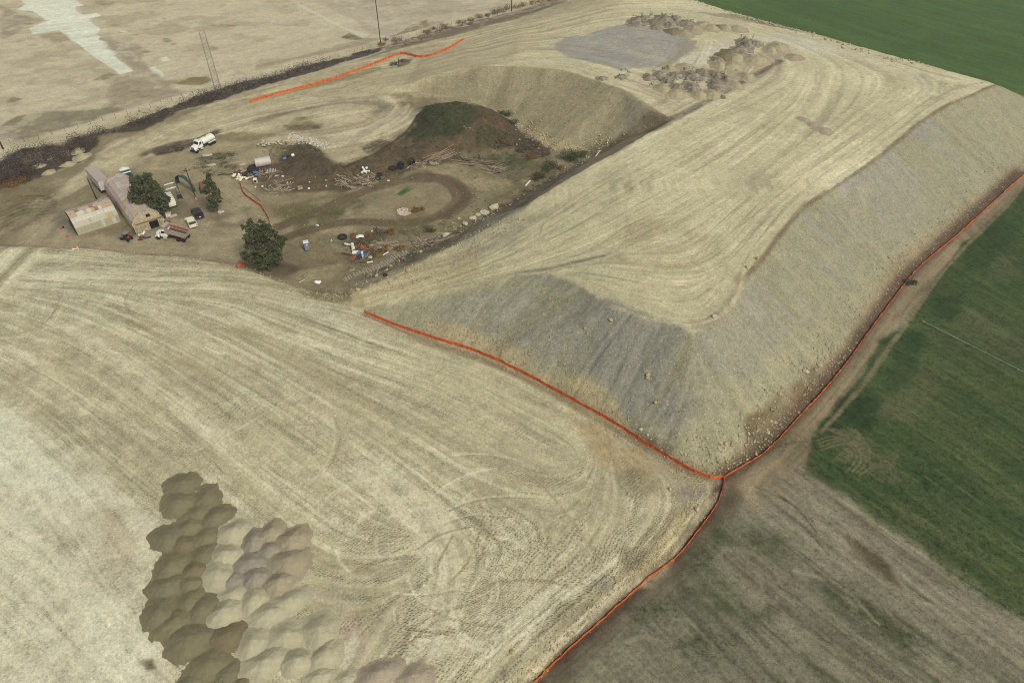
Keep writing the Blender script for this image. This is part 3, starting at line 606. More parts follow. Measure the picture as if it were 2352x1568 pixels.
COLR[_near] = COLR[_near] * (1 - v[:, None]) + lin((104,100,70)) * ALB * v[:, None]
for q, c, a in [([(2059,752),(2119,759),(2139,785),(2115,822),(2068,805),(2020,785)], (36,58,28), .85), ([(1929,915),(2009,912),(2029,932),(2002,989),(1955,975),(1909,959)], (36,56,28), .9),
                ([(1880,970),(1940,960),(2000,990),(1960,1010),(1890,1010)], (44,62,32), .7), ([(2145,682),(2216,679),(2190,745),(2130,720)], (40,62,30), .75), ([(2131,1088),(2157,1095),(2139,1135),(2112,1122)], (40,66,28), .85),
                ([(2230,540),(2352,450),(2352,520),(2280,600),(2200,640)], (44,68,32), .7), ([(2060,820),(2110,830),(2100,900),(2040,910),(2010,880)], (48,66,34), .7), ([(1852,1066),(1920,1090),(1900,1115),(1856,1085)], (48,66,30), .7),
                ([(2000,1020),(2060,1000),(2140,1060),(2352,1200),(2352,1260),(2100,1100)], (54,74,36), .6)]:
    pc(q, c, a * .8, 1.0, .6, .3)
for q in [[(2190,745),(2220,700),(2352,780),(2352,840)], [(2115,825),(2180,870),(2140,940),(2060,915)], [(1950,985),(2060,1040),(2040,1080),(1930,1030)], [(2280,600),(2352,560),(2352,640),(2260,650)],[(2010,1130),(2120,1180),(2190,1260),(2090,1220)]]:
    pc(q, (92,94,62), .4, 1.0, .6, .5)
for k in range(9):       # arcs left by the harrow at the field corner
    st([(1900 + k * 8, 985), (1930 + k * 8, 1000 + k * 3), (1940 + k * 7, 1030 + k * 3), (1915 + k * 7, 1055 + k * 2)], .35, (120,114,84), .55, .4, .1)
for k in range(4):
    st([(2343 - k * 8, 440 + k * 10), (2200 - k * 8, 585 + k * 10), (2090 - k * 8, 735 + k * 8), (1990 - k * 8, 880 + k * 6), (1900 - k * 6, 980 + k * 5)], .5, (118,112,82), .5, .5, .2)
_far = _i[vy[_i] >= 180]
COLR[_far] *= (1 + .10 * n_l[_far] + .05 * n_m[_far])[:, None]
# paler dust where the ground is worn, broken up along the tracks
for zn_, rgb, a_ in (('lower_pad', (201,199,174), .34), ('upper_pad', (198,192,158), .36), ('dirt_road', (192,184,152), .4)):
    idx = zm(zn_)[0]; v = sm(.1, 1.5, LIC[idx, 1] * .4 + LIC[idx, 2] * .3 + LIC[idx, 0] * .6 + n_l[idx] * 1.6 + n_m[idx] * 1.0) * a_
    COLR[idx] = COLR[idx] * (1 - v[:, None]) + lin(rgb) * ALB * v[:, None]
    v = sm(.5, 1.6, -LIC[idx, 1] * .6 - LIC[idx, 0] * .5 - n_m[idx] * 1.2) * .4
    COLR[idx] = COLR[idx] * (1 - v[:, None]) + lin((150,143,115)) * ALB * v[:, None]
# apply the streaks
modulate(zm('lower_pad'), .075, .035, .018)
modulate(zm('upper_pad', 'gravel_pad'), .085, .035, .012)
modulate(zm('embankment_slope'), .055, .03, .015)
modulate(zm('dirt_road'), .06, .05, .03); modulate(zm('yard_ground'), .05, .04, .03); modulate(zm('soil_mound'), .05, .03, .03)
modulate(zm('farm_track'), .12, .10, .06); modulate(zm('airfield_ground', 'concrete_runway'), .03, .03, .03)
rows(zm('fallow_field'), .75); rows(mC, .5)
COLR *= (1 + .07 * n_m + .06 * n_s)[:, None]
_a = zm('airfield_ground')[0]; n_t = fbm(vx, vy, 5, 133, 4)
v = sm(.15, .5, n_t[_a] + n_m[_a] * .6) * .5; COLR[_a] = COLR[_a] * (1 - v[:, None]) + lin((192,184,152)) * ALB * v[:, None]
v = sm(.10, .32, fbm(vx[_a], vy[_a] * 1.2, 11, 155, 5)) * .32; COLR[_a] = COLR[_a] * (1 - v[:, None]) + lin((130,122,90)) * ALB * v[:, None]
_a = zm('yard_ground')[0]; v = sm(.0, .5, n_t[_a] + n_s[_a] * .4) * .4; COLR[_a] = COLR[_a] * (1 - v[:, None]) + lin((112,103,78)) * ALB * v[:, None]
v = sm(.1, .5, fbm(vx[_a], vy[_a], 4, 177, 4)) * .35; COLR[_a] = COLR[_a] * (1 - v[:, None]) + lin((160,150,120)) * ALB * v[:, None]
_a = zm('soil_mound')[0]; v = sm(.0, .4, n_t[_a] + n_s[_a] * .5) * .5; COLR[_a] = COLR[_a] * (1 - v[:, None]) + lin((74,70,48)) * ALB * v[:, None]
# loop track
st([(640,520),(720,490),(800,455),(880,425),(960,410),(1020,415),(1050,435),(1055,460),(1020,490),(960,508),(880,512),(800,510),(720,525),(640,550)], 3.4, (96,84,62), .95, 1.2, .2)
st([(960,408),(1020,413),(1055,437),(1058,462),(1025,492)], 5.2, (92,78,60), .9, 1.5, .2)
for dx in (0, 5, 10):
    st([(720,486+dx),(800,451+dx),(880,421+dx),(960,405+dx),(1022-dx*.4,411+dx),(1050-dx,436+dx*.3),(1053-dx,460),(1018-dx,490-dx*.5)], .35, (122,108,82), .5, .3)
pc([(556,388),(600,376),(650,372),(700,395),(760,402),(700,440),(640,444),(590,440),(565,415)], (88,76,56), .85, 1.6, 1.6, .7, veg=.4)
pc([(620,350),(700,345),(760,392),(700,400),(640,390)], (78,68,50), .6, 1.5, 1.4, .5)
pc([(900,470),(1010,440),(1040,470),(1000,495),(900,505)], (122,112,80), .5, 1.5, 1.2, .6)
pc(Z2([(330,10),(420,45),(640,165),(820,255),(1045,322),(985,352),(850,285),(600,165),(440,85)]), (196,191,166), .85, .4, .2, .2)
for k in range(7):
    st([(1300 + k * 22, 128 + k * 5 - 30), (1400 + k * 20, 118 + k * 5 - 14), (1500 + k * 12, 138 + k * 2)], .8, (170,163,138), .5, .8, .3, .6)
pc([(1560,98),(1602,92),(1606,112),(1540,152),(1500,160),(1535,140)], (150,143,122), .6, 1.2, .8, .4)
pc([(686,668),(720,672),(760,674),(806,676),(807,692),(770,696),(730,688),(700,680)], (128,121,90), .85, .35, .35, .15)
pc([(1380,1000),(1440,1020),(1520,1060),(1500,1090),(1440,1085),(1400,1050)], (166,148,108), .5, 1.2, 1, .4)
pc([(1620,1108),(1600,1100),(1500,1050),(1440,1015),(1430,1020),(1520,1075),(1590,1120)], (150,137,104), .5, .8, .6, .4)
st([(838,722),(1000,789),(1130,834),(1300,921),(1440,1001),(1550,1070),(1645,1104)], 1.2, (128,112,84), .6, .9, .2)

U4 = lambda pts: [(1176 + x * .875, 784.4 + y * .875) for x, y in pts]
for q in ([(548,575),(548,555),(565,543),(600,546),(650,568),(700,620),(705,660),(680,695)], [(548,565),(575,605),(625,655),(680,695)], [(300,790),(340,775),(400,790),(440,840)], [(640,600),(660,640),(640,690)]):
    st(U4(q), .6, (134,128,105), .65, .6, .15, .4)
for q, a in (([(480,560),(560,500),(700,490),(720,510),(640,530),(560,540),(520,600),(470,600)], .6), ([(780,620),(850,625),(980,700),(1080,770),(1060,800),(960,750),(840,680)], .55), ([(590,720),(690,700),(700,720),(640,770),(600,760)], .65), ([(320,690),(440,620),(480,640),(400,720),(330,740)], .5), ([(640,230),(720,250),(790,220),(740,300),(660,300)], .35), ([(420,800),(520,740),(580,790),(500,860)], .4)):
    pc(U4(q), (72,78,50), a, 1.5, 1.2, .6, veg=1)
for q in ([(700,640),(860,760),(1000,880)], [(600,690),(760,830),(860,896)], [(820,620),(960,740),(1090,840)], [(450,700),(540,800),(640,896)], [(900,520),(1060,650),(1180,740)], [(560,740),(640,820),(700,896)], [(760,480),(800,520),(830,560)], [(700,400),(760,440),(790,470)], [(640,380),(740,430),(800,500)]):
    st(U4(q), .3, (84,80,58), .7, .35, .2, .5)
for q in ([(770,400),(900,500),(1060,640),(1200,760)], [(800,420),(960,560),(1080,700)], [(860,470),(1000,600),(1140,700)], [(740,600),(860,640),(960,740)]):
    st(U4(q), .45, (146,138,114), .6, .4, .2, .5)
pc(U4([(905,520),(960,550),(1000,590),(1020,640),(960,600),(920,560)]), (88,80,58), .75, .8, .6, .5)
for k in range(8):
    st(U4([(800 + 2 * k, 255 + 4 * k), (840 + 6 * k, 245 + 3 * k), (880 + 7 * k, 265 + 5 * k), (900 + 6 * k, 300 + 4 * k), (880 + 5 * k, 335 + 2 * k)]), .3, (124,118,86) if k % 2 else (60,72,40), .6, .35, .1)
for q in ([(985,300),(1020,290),(1000,340),(960,330)], [(1000,130),(1080,170),(1050,220),(960,190)], [(920,320),(1000,330),(1040,380),(960,370)]):
    pc(U4(q), (98,98,68), .5, .7, .5, .4)
for q in ([(1090,345),(1115,360),(1095,400),(1068,380)], [(1010,20),(1065,45),(1050,60),(1000,35)]):
    pc(U4(q), (44,66,30), .7, .4, .2, .1)
for k in range(16):
    x0 = 980 + 26 * k; st(U4([(x0, 400 - 19 * k + 30), (x0 + 420, 400 - 19 * k + 345)]), .25, (112,110,76) if k % 3 else (46,60,32), .4, .3, .2, .6, False)
# lip of the lower pad
for q, c, a in (([(330,640),(400,590),(480,500),(520,420),(545,400),(530,440),(490,490),(420,560),(340,620)], (186,175,142), .6), ([(200,720),(280,650),(340,620),(300,670),(240,720),(130,800),(60,860),(40,896),(100,800)], (188,178,148), .7), ([(290,545),(350,525),(370,550),(340,600),(290,610)], (122,112,86), .65), ([(120,700),(220,630),(240,640),(160,720),(90,780),(60,790)], (136,126,98), .6), ([(270,340),(330,335),(370,380),(340,420),(290,390)], (136,127,98), .55), ([(440,390),(480,385),(470,415),(445,420)], (140,134,124), .6), ([(215,640),(250,625),(270,660),(230,660)], (124,118,108), .6), ([(195,180),(240,215),(260,330),(225,330),(205,250)], (164,147,110), .6)):
    pc(U4(q), c, a, .7, .7, .4, peb=.8)
U3 = lambda pts: [(x * .875, 784.4 + y * .875) for x, y in pts]
st(U3([(985,330),(1050,390),(1110,450),(1140,520),(1155,620),(1160,700),(1140,790)]), 5.5, (196,191,160), .45, 3.5, .6, .5)
pc(U3([(-20,150),(120,240),(250,330),(420,450),(440,470),(400,540),(400,640),(378,730),(430,830),(420,920),(-20,920)]), (198,194,166), .45, 1.5, 1.6, .5)
pc(U3([(250,440),(330,430),(360,540),(340,640),(290,600),(270,520)]), (168,157,126), .5, 1, 1, .6)
pc(U3([(375,835),(400,828),(410,855),(385,862)]), (112,100,74), .9, .3, .2, 0)
pc(U3([(800,655),(880,655),(940,700),(970,780),(955,860),(930,820),(905,720),(850,690)]), (168,152,130), .6, .6, .8, .5)
pc(U3([(900,830),(940,760),(950,790),(925,840),(900,880)]), (200,194,168), .7, .3, .5, .3)
# criss-cross tyre tracks
for q in [[(0,770),(60,762),(110,735),(135,690),(130,665)], [(0,778),(66,770),(120,742),(148,690),(146,668)], [(300,720),(288,690),(310,655),(360,635),(450,632)], [(318,722),(300,695),(320,665),(370,645)],
          [(870,1350),(930,1320),(1000,1250),(1030,1200)], [(850,1440),(900,1380),(980,1330),(1040,1230)], [(1010,1350),(1090,1310),(1180,1330),(1240,1380)], [(1030,1400),(1120,1360),(1200,1350)], [(1020,1440),(1100,1420),(1180,1440)],
          [(900,1500),(980,1420),(1100,1380)], [(1330,930),(1390,980),(1395,1080),(1320,1160)], [(1080,1120),(1110,1180),(1080,1280),(1030,1340)], [(1104,1120),(1130,1190),(1100,1290)], [(760,960),(770,1010),(740,1080),(690,1130)], [(770,960),(782,1012),(752,1082)],
          [(420,1050),(520,1000),(640,930),(680,900)],[(1290,1180),(1260,1200),(1180,1260),(1110,1320)],[(840,1290),(900,1290),(970,1260)],[(830,1275),(900,1278),(960,1250)],[(1200,1080),(1260,1130),(1340,1230),(1390,1310)],[(880,1568),(930,1490),(1010,1420),(1150,1330)],[(870,1520),(920,1450),(990,1400)]]:
    st(q, .35, (196,188,156) if R.random() < .6 else (146,135,103), .6, .35, .15, .5)
for _ in range(54):        # short turning marks south of the pale road
    cx_, cy_ = R.uniform(850, 1250), R.uniform(1200, 1520)
    a0 = R.uniform(0, 6.28); rr = R.uniform(80, 260)
    q = [(cx_ + rr * math.cos(a0 + t), cy_ + .7 * rr * math.sin(a0 + t)) for t in (0, .2, .4, .6, .8)]
    if any(p[0] + p[1] * .75 > 2330 or p[1] > 1600 or (p[0] < 880 and p[1] > 1330) for p in q): continue
    st(q, .3, (204,199,170) if R.random() < .75 else (142,132,102), R.uniform(.4, .8), .3, .12); st([(x + 5, y + 3.5) for x, y in q], .28, (196,189,158) if R.random() < .7 else (134,122,92), R.uniform(.3, .6), .3, .12)
_a = zm('lower_pad')[0]; COLR[_a] *= (1 + .03 * LIC[_a, 0] + .02 * LIC[_a, 1] + .04 * n_s[_a])[:, None]
v = sm(.4, 1.4, LIC[_a, 1] * .6 + n_m[_a] * 1.4 + .3 * LIC[_a, 0]) * sm(.40, .55, COLR[_a, 0]) * .3; COLR[_a] = COLR[_a] * (1 - v[:, None]) + lin((172,163,134)) * ALB * v[:, None]
COLR = np.clip(COLR, .005, .85)
# ---- geometry detail: ruts and rows in the heights
VZf = VZ.ravel() + np.where(np.isin(ZONE, [ZI['lower_pad'], ZI['upper_pad'], ZI['dirt_road']]), LIC[:, 0] * .02 + LIC[:, 1] * .012 + LIC[:, 2] * .01, 0) + np.where(ZONE == ZI['embankment_slope'], LIC[:, 2] * .035 + LIC[:, 1] * .03 + n_f * .05, 0) + np.where(np.isin(ZONE, [ZI['soil_mound'], ZI['brush_strip']]), n_s * .5 + n_f * .12, 0)
MSK['tread'] *= (ZONE == ZI['lower_pad']) * sm(-.9, .6, LIC[:, 2] + n_l * 1.5 + .4) * sm(.47, .34, COLR[:, 0])
# ------------------------------------------------------------------ ground material and meshes
def newmat(name):
    m = bpy.data.materials.new(name); m.use_nodes = True
    n = m.node_tree.nodes; l = m.node_tree.links
    return m, n, l, n['Principled BSDF']
def ground_mat():
    m, n, l, b = newmat('ground')
    def N(t, **k):
        q = n.new(t)
        for a, v in k.items(): setattr(q, a, v)
        return q
    def math_(op, a, b_=None):
        q = N('ShaderNodeMath', operation=op)
        for i, s in enumerate((a, b_)):
            if s is None: continue
            if isinstance(s, (int, float)): q.inputs[i].default_value = s
            else: l.new(s, q.inputs[i])
        return q.outputs[0]
    ac = N('ShaderNodeVertexColor', layer_name='soil'); am = N('ShaderNodeVertexColor', layer_name='mix')
    sp = N('ShaderNodeSeparateColor'); l.new(am.outputs['Color'], sp.inputs[0])
    peb, tread, veg = sp.outputs[0], sp.outputs[1], sp.outputs[2]
    geo = N('ShaderNodeNewGeometry'); pos = geo.outputs['Position']
    def noise(scale, det=3, rough=.6):
        q = N('ShaderNodeTexNoise'); q.inputs['Scale'].default_value = scale; q.inputs['Detail'].default_value = det; q.inputs['Roughness'].default_value = rough
        l.new(pos, q.inputs['Vector']); return q.outputs['Fac']
    f1 = noise(2.6, 4, .7); f2 = noise(.35, 4, .6); f3 = noise(8.0, 2, .7); f4 = noise(1.0, 3, .75)
    # stones: pale and dark specks
    vo = N('ShaderNodeTexVoronoi'); vo.inputs['Scale'].default_value = 2.3; l.new(pos, vo.inputs['Vector'])
    sc = N('ShaderNodeSeparateColor'); l.new(vo.outputs['Color'], sc.inputs[0])
    near = math_('LESS_THAN', vo.outputs['Distance'], math_('MULTIPLY', sc.outputs[1], .42))
    isst = math_('MULTIPLY', near, math_('GREATER_THAN', sc.outputs[0], .62)); isst = math_('MULTIPLY', isst, peb)
    darkst = math_('MULTIPLY', math_('MULTIPLY', near, math_('LESS_THAN', sc.outputs[0], .22)), peb)
    # roller dimples in rows on the lower pad
    mp = N('ShaderNodeMapping'); mp.inputs['Rotation'].default_value = (0, 0, math.radians(38)); mp.inputs['Scale'].default_value = (2.1, 2.6, 0)
    wn = N('ShaderNodeTexNoise'); wn.inputs['Scale'].default_value = .06; wn.inputs['Detail'].default_value = 1; l.new(pos, wn.inputs['Vector'])
    ad = N('ShaderNodeVectorMath', operation='MULTIPLY_ADD'); l.new(wn.outputs['Color'], ad.inputs[0]); ad.inputs[1].default_value = (9, 9, 0); l.new(pos, ad.inputs[2])
    l.new(ad.outputs[0], mp.inputs['Vector'])
    v2 = N('ShaderNodeTexVoronoi'); v2.voronoi_dimensions = '2D'; v2.inputs['Scale'].default_value = 1; v2.inputs['Randomness'].default_value = .42; l.new(mp.outputs[0], v2.inputs['Vector'])
    dim = N('ShaderNodeMapRange'); l.new(v2.outputs['Distance'], dim.inputs['Value']); dim.inputs[1].default_value = .12; dim.inputs[2].default_value = .34; dim.inputs[3].default_value = 1; dim.inputs[4].default_value = 0
    dm = math_('MULTIPLY', dim.outputs[0], tread)
    # vegetation speckle
    vg = N('ShaderNodeTexNoise'); vg.inputs['Scale'].default_value = 1.1; vg.inputs['Detail'].default_value = 5; vg.inputs['Roughness'].default_value = .8; l.new(pos, vg.inputs['Vector'])
    vgr = N('ShaderNodeMapRange'); l.new(vg.outputs['Fac'], vgr.inputs['Value']); vgr.inputs[1].default_value = .5; vgr.inputs[2].default_value = .66; vgs = math_('MULTIPLY', vgr.outputs[0], veg)
    # brightness factor
    fac = math_('ADD', math_('MULTIPLY', math_('SUBTRACT', f1, .5), 1.15), math_('MULTIPLY', math_('SUBTRACT', f2, .5), .5))
    fac = math_('ADD', fac, math_('MULTIPLY', math_('SUBTRACT', f3, .5), .8)); fac = math_('ADD', fac, math_('MULTIPLY', math_('SUBTRACT', f4, .5), .7)); fac = math_('ADD', fac, 1.0)
    fac = math_('SUBTRACT', fac, math_('MULTIPLY', math_('MULTIPLY', dm, math_('MULTIPLY', f2, 2.0)), .22))
    fac = math_('SUBTRACT', fac, math_('MULTIPLY', darkst, .30))
    fac = math_('SUBTRACT', fac, math_('MULTIPLY', vgs, .42))
    _a, _b = W(1860, 1090), W(2352, 1430)
    mr2 = N('ShaderNodeMapping'); mr2.inputs['Rotation'].default_value = (0, 0, -math.atan2(_b.y - _a.y, _b.x - _a.x)); mr2.inputs['Scale'].default_value = (1, 1, 0); l.new(pos, mr2.inputs['Vector'])
    mr3 = N('ShaderNodeMapping'); mr3.inputs['Scale'].default_value = (.09, 2.2, 0); l.new(mr2.outputs[0], mr3.inputs['Vector'])
    rn = N('ShaderNodeTexNoise'); rn.inputs['Scale'].default_value = 1; rn.inputs['Detail'].default_value = 4; rn.inputs['Roughness'].default_value = .7; l.new(mr3.outputs[0], rn.inputs['Vector'])
    fac = math_('ADD', fac, math_('MULTIPLY', math_('MULTIPLY', math_('SUBTRACT', rn.outputs['Fac'], .5), 1.1), veg))
    vm = N('ShaderNodeVectorMath', operation='SCALE'); l.new(ac.outputs['Color'], vm.inputs[0]); l.new(fac, vm.inputs['Scale'])
    mx = N('ShaderNodeMix', data_type='RGBA'); l.new(math_('MULTIPLY', isst, .4), mx.inputs['Factor']); l.new(vm.outputs[0], mx.inputs[6]); mx.inputs[7].default_value = (.50, .46, .33, 1)
    l.new(mx.outputs[2], b.inputs['Base Color'])
    b.inputs['Roughness'].default_value = .95; b.inputs['Specular IOR Level'].default_value = .15
    h = math_('ADD', math_('MULTIPLY', f1, .10), math_('MULTIPLY', isst, .06)); h = math_('SUBTRACT', h, math_('MULTIPLY', dm, .09)); h = math_('ADD', h, math_('MULTIPLY', vgs, .08))
    bp = N('ShaderNodeBump'); bp.inputs['Strength'].default_value = 1; bp.inputs['Distance'].default_value = 1.0; l.new(h, bp.inputs['Height']); l.new(bp.outputs[0], b.inputs['Normal'])
    return m
GM = ground_mat()
def mesh_np(name, co, quads, mat=None):
    me = bpy.data.meshes.new(name); nf, k = quads.shape
    me.vertices.add(len(co)); me.vertices.foreach_set('co', np.ascontiguousarray(co, dtype=np.float32).ravel())
    me.loops.add(nf * k); me.loops.foreach_set('vertex_index', np.ascontiguousarray(quads, dtype=np.int32).ravel())
    me.polygons.add(nf); me.polygons.foreach_set('loop_start', np.arange(0, nf * k, k, dtype=np.int32)); me.polygons.foreach_set('loop_total', np.full(nf, k, dtype=np.int32))
    me.update(calc_edges=True)
    if mat: me.materials.append(mat)
    return me
ii = np.arange(NR * NC).reshape(NR, NC)
Q = np.stack([ii[:-1, :-1], ii[:-1, 1:], ii[1:, 1:], ii[1:, :-1]], -1).reshape(-1, 4)
ZQ = ZONE[Q[:, 0]]
CO = np.stack([vx, vy, VZf], -1)
for zi, zn in enumerate(ZN):
    q = Q[ZQ == zi]
    if len(q) == 0: continue
    used, inv = np.unique(q, return_inverse=True)
    me = mesh_np(zn, CO[used], inv.reshape(-1, 4), GM)
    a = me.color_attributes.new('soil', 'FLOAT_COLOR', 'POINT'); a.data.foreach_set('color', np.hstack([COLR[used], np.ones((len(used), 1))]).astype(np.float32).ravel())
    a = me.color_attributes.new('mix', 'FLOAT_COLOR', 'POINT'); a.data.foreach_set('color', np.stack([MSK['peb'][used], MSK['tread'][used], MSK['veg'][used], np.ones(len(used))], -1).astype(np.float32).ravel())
    me.shade_smooth()
    o = bpy.data.objects.new(zn, me); COL.objects.link(o); tag(o, kind='structure')
# wide plain under and beyond everything in view
bm = bmesh.new()
for x0, y0, x1, y1 in [(-4000, -4000, 4000, 4500)]:
    bm.faces.new([bm.verts.new(p) for p in ((x0, y0, -.9), (x1, y0, -.9), (x1, y1, -.9), (x0, y1, -.9))])
me = bpy.data.meshes.new('distant_ground'); bm.to_mesh(me); bm.free()
mg, n_, l_, b_ = newmat('plain'); tn = n_.new('ShaderNodeTexNoise'); tn.inputs['Scale'].default_value = .02; cr = n_.new('ShaderNodeValToRGB')
cr.color_ramp.elements[0].color = (.05, .08, .03, 1); cr.color_ramp.elements[1].color = (.26, .22, .14, 1); cr.color_ramp.elements[0].position = .42; cr.color_ramp.elements[1].position = .58
gg = n_.new('ShaderNodeNewGeometry'); l_.new(gg.outputs['Position'], tn.inputs['Vector']); l_.new(tn.outputs['Fac'], cr.inputs[0]); l_.new(cr.outputs[0], b_.inputs['Base Color']); b_.inputs['Roughness'].default_value = 1
me.materials.append(mg); o = bpy.data.objects.new('distant_ground', me); COL.objects.link(o); tag(o, kind='structure')
# ------------------------------------------------------------------ small modelling kit
_mats = {}
def mat(name, rgb, rough=.8, vary=.12, scale=3.0, metal=0.0, spec=.3, rust=None, island=0.0, bump=0.0, bscale=3.0, trans=0.0):
    """procedural material: base colour (as an sRGB triple) with noise, optional second colour in patches"""
    if name in _mats: return _mats[name]
    m, n, l, b = newmat(name); c = lin(rgb) * .87
    b.inputs['Roughness'].default_value = rough; b.inputs['Metallic'].default_value = metal; b.inputs['Specular IOR Level'].default_value = spec
    tc = n.new('ShaderNodeTexCoord'); no = n.new('ShaderNodeTexNoise'); no.inputs['Scale'].default_value = scale; no.inputs['Detail'].default_value = 4
    l.new(tc.outputs['Object'], no.inputs['Vector'])
    mr = n.new('ShaderNodeMapRange'); mr.inputs[1].default_value = .25; mr.inputs[2].default_value = .75; mr.inputs[3].default_value = 1 - vary * 1.6; mr.inputs[4].default_value = 1 + vary * 1.6
    l.new(no.outputs['Fac'], mr.inputs[0])
    fac = mr.outputs[0]
    if island:
        g = n.new('ShaderNodeNewGeometry'); m2 = n.new('ShaderNodeMapRange'); m2.inputs[3].default_value = 1 - island; m2.inputs[4].default_value = 1 + island
        l.new(g.outputs['Random Per Island'], m2.inputs[0]); mu = n.new('ShaderNodeMath'); mu.operation = 'MULTIPLY'; l.new(fac, mu.inputs[0]); l.new(m2.outputs[0], mu.inputs[1]); fac = mu.outputs[0]
    vm = n.new('ShaderNodeVectorMath'); vm.operation = 'SCALE'; vm.inputs[0].default_value = tuple(c); l.new(fac, vm.inputs['Scale'])
    out = vm.outputs[0]
    if rust:
        r_, th = rust; n2 = n.new('ShaderNodeTexNoise'); n2.inputs['Scale'].default_value = scale * .6; n2.inputs['Detail'].default_value = 6; l.new(tc.outputs['Object'], n2.inputs['Vector'])
        m3 = n.new('ShaderNodeMapRange'); m3.inputs[1].default_value = th; m3.inputs[2].default_value = th + .08; l.new(n2.outputs['Fac'], m3.inputs[0])
        mx = n.new('ShaderNodeMix'); mx.data_type = 'RGBA'; l.new(m3.outputs[0], mx.inputs['Factor']); l.new(out, mx.inputs[6]); mx.inputs[7].default_value = (*lin(r_), 1); out = mx.outputs[2]
    l.new(out, b.inputs['Base Color']); _mats[name] = m
    if bump:
        nb = n.new('ShaderNodeTexNoise'); nb.inputs['Scale'].default_value = bscale; nb.inputs['Detail'].default_value = 5; nb.inputs['Roughness'].default_value = .7; l.new(tc.outputs['Object'], nb.inputs['Vector'])
        bp = n.new('ShaderNodeBump'); bp.inputs['Distance'].default_value = bump; l.new(nb.outputs['Fac'], bp.inputs['Height']); l.new(bp.outputs[0], b.inputs['Normal'])
    if trans:
        tr = n.new('ShaderNodeBsdfTranslucent'); ms = n.new('ShaderNodeMixShader'); ms.inputs[0].default_value = trans; l.new(out, tr.inputs['Color']); l.new(b.outputs[0], ms.inputs[1]); l.new(tr.outputs[0], ms.inputs[2]); l.new(ms.outputs[0], n['Material Output'].inputs['Surface'])
    return m
WHITE = mat('white_paint', (222, 222, 214), .45, .05); BLACKR = mat('rubber', (36, 35, 33), .85); DARK = mat('dark_steel', (48, 45, 42), .6)
GLASS = mat('dark_glass', (30, 34, 36), .12, .0, spec=.6); RIM = mat('pale_rim', (196, 190, 172), .5); WOOD = mat('weathered_wood', (172, 158, 128), .9, .2, island=.35)
ORANGE = mat('orange_mesh', (244, 128, 64), .85, .18, 1.5, spec=.1, trans=.45); POLE = mat('dark_pole', (62, 50, 38), .9, .2); GALV = mat('grey_metal', (168, 160, 150), .5, .12, 2); RUST = mat('rust', (136, 84, 52), .9, .25, 2)
CREAM = mat('cream_paint', (216, 208, 178), .45, .06); BLACKP = mat('black_paint', (34, 33, 40), .3, .05, spec=.5); REDP = mat('red_paint', (168, 40, 44), .5, .08); BLUE = mat('blue_plastic', (70, 112, 168), .6)
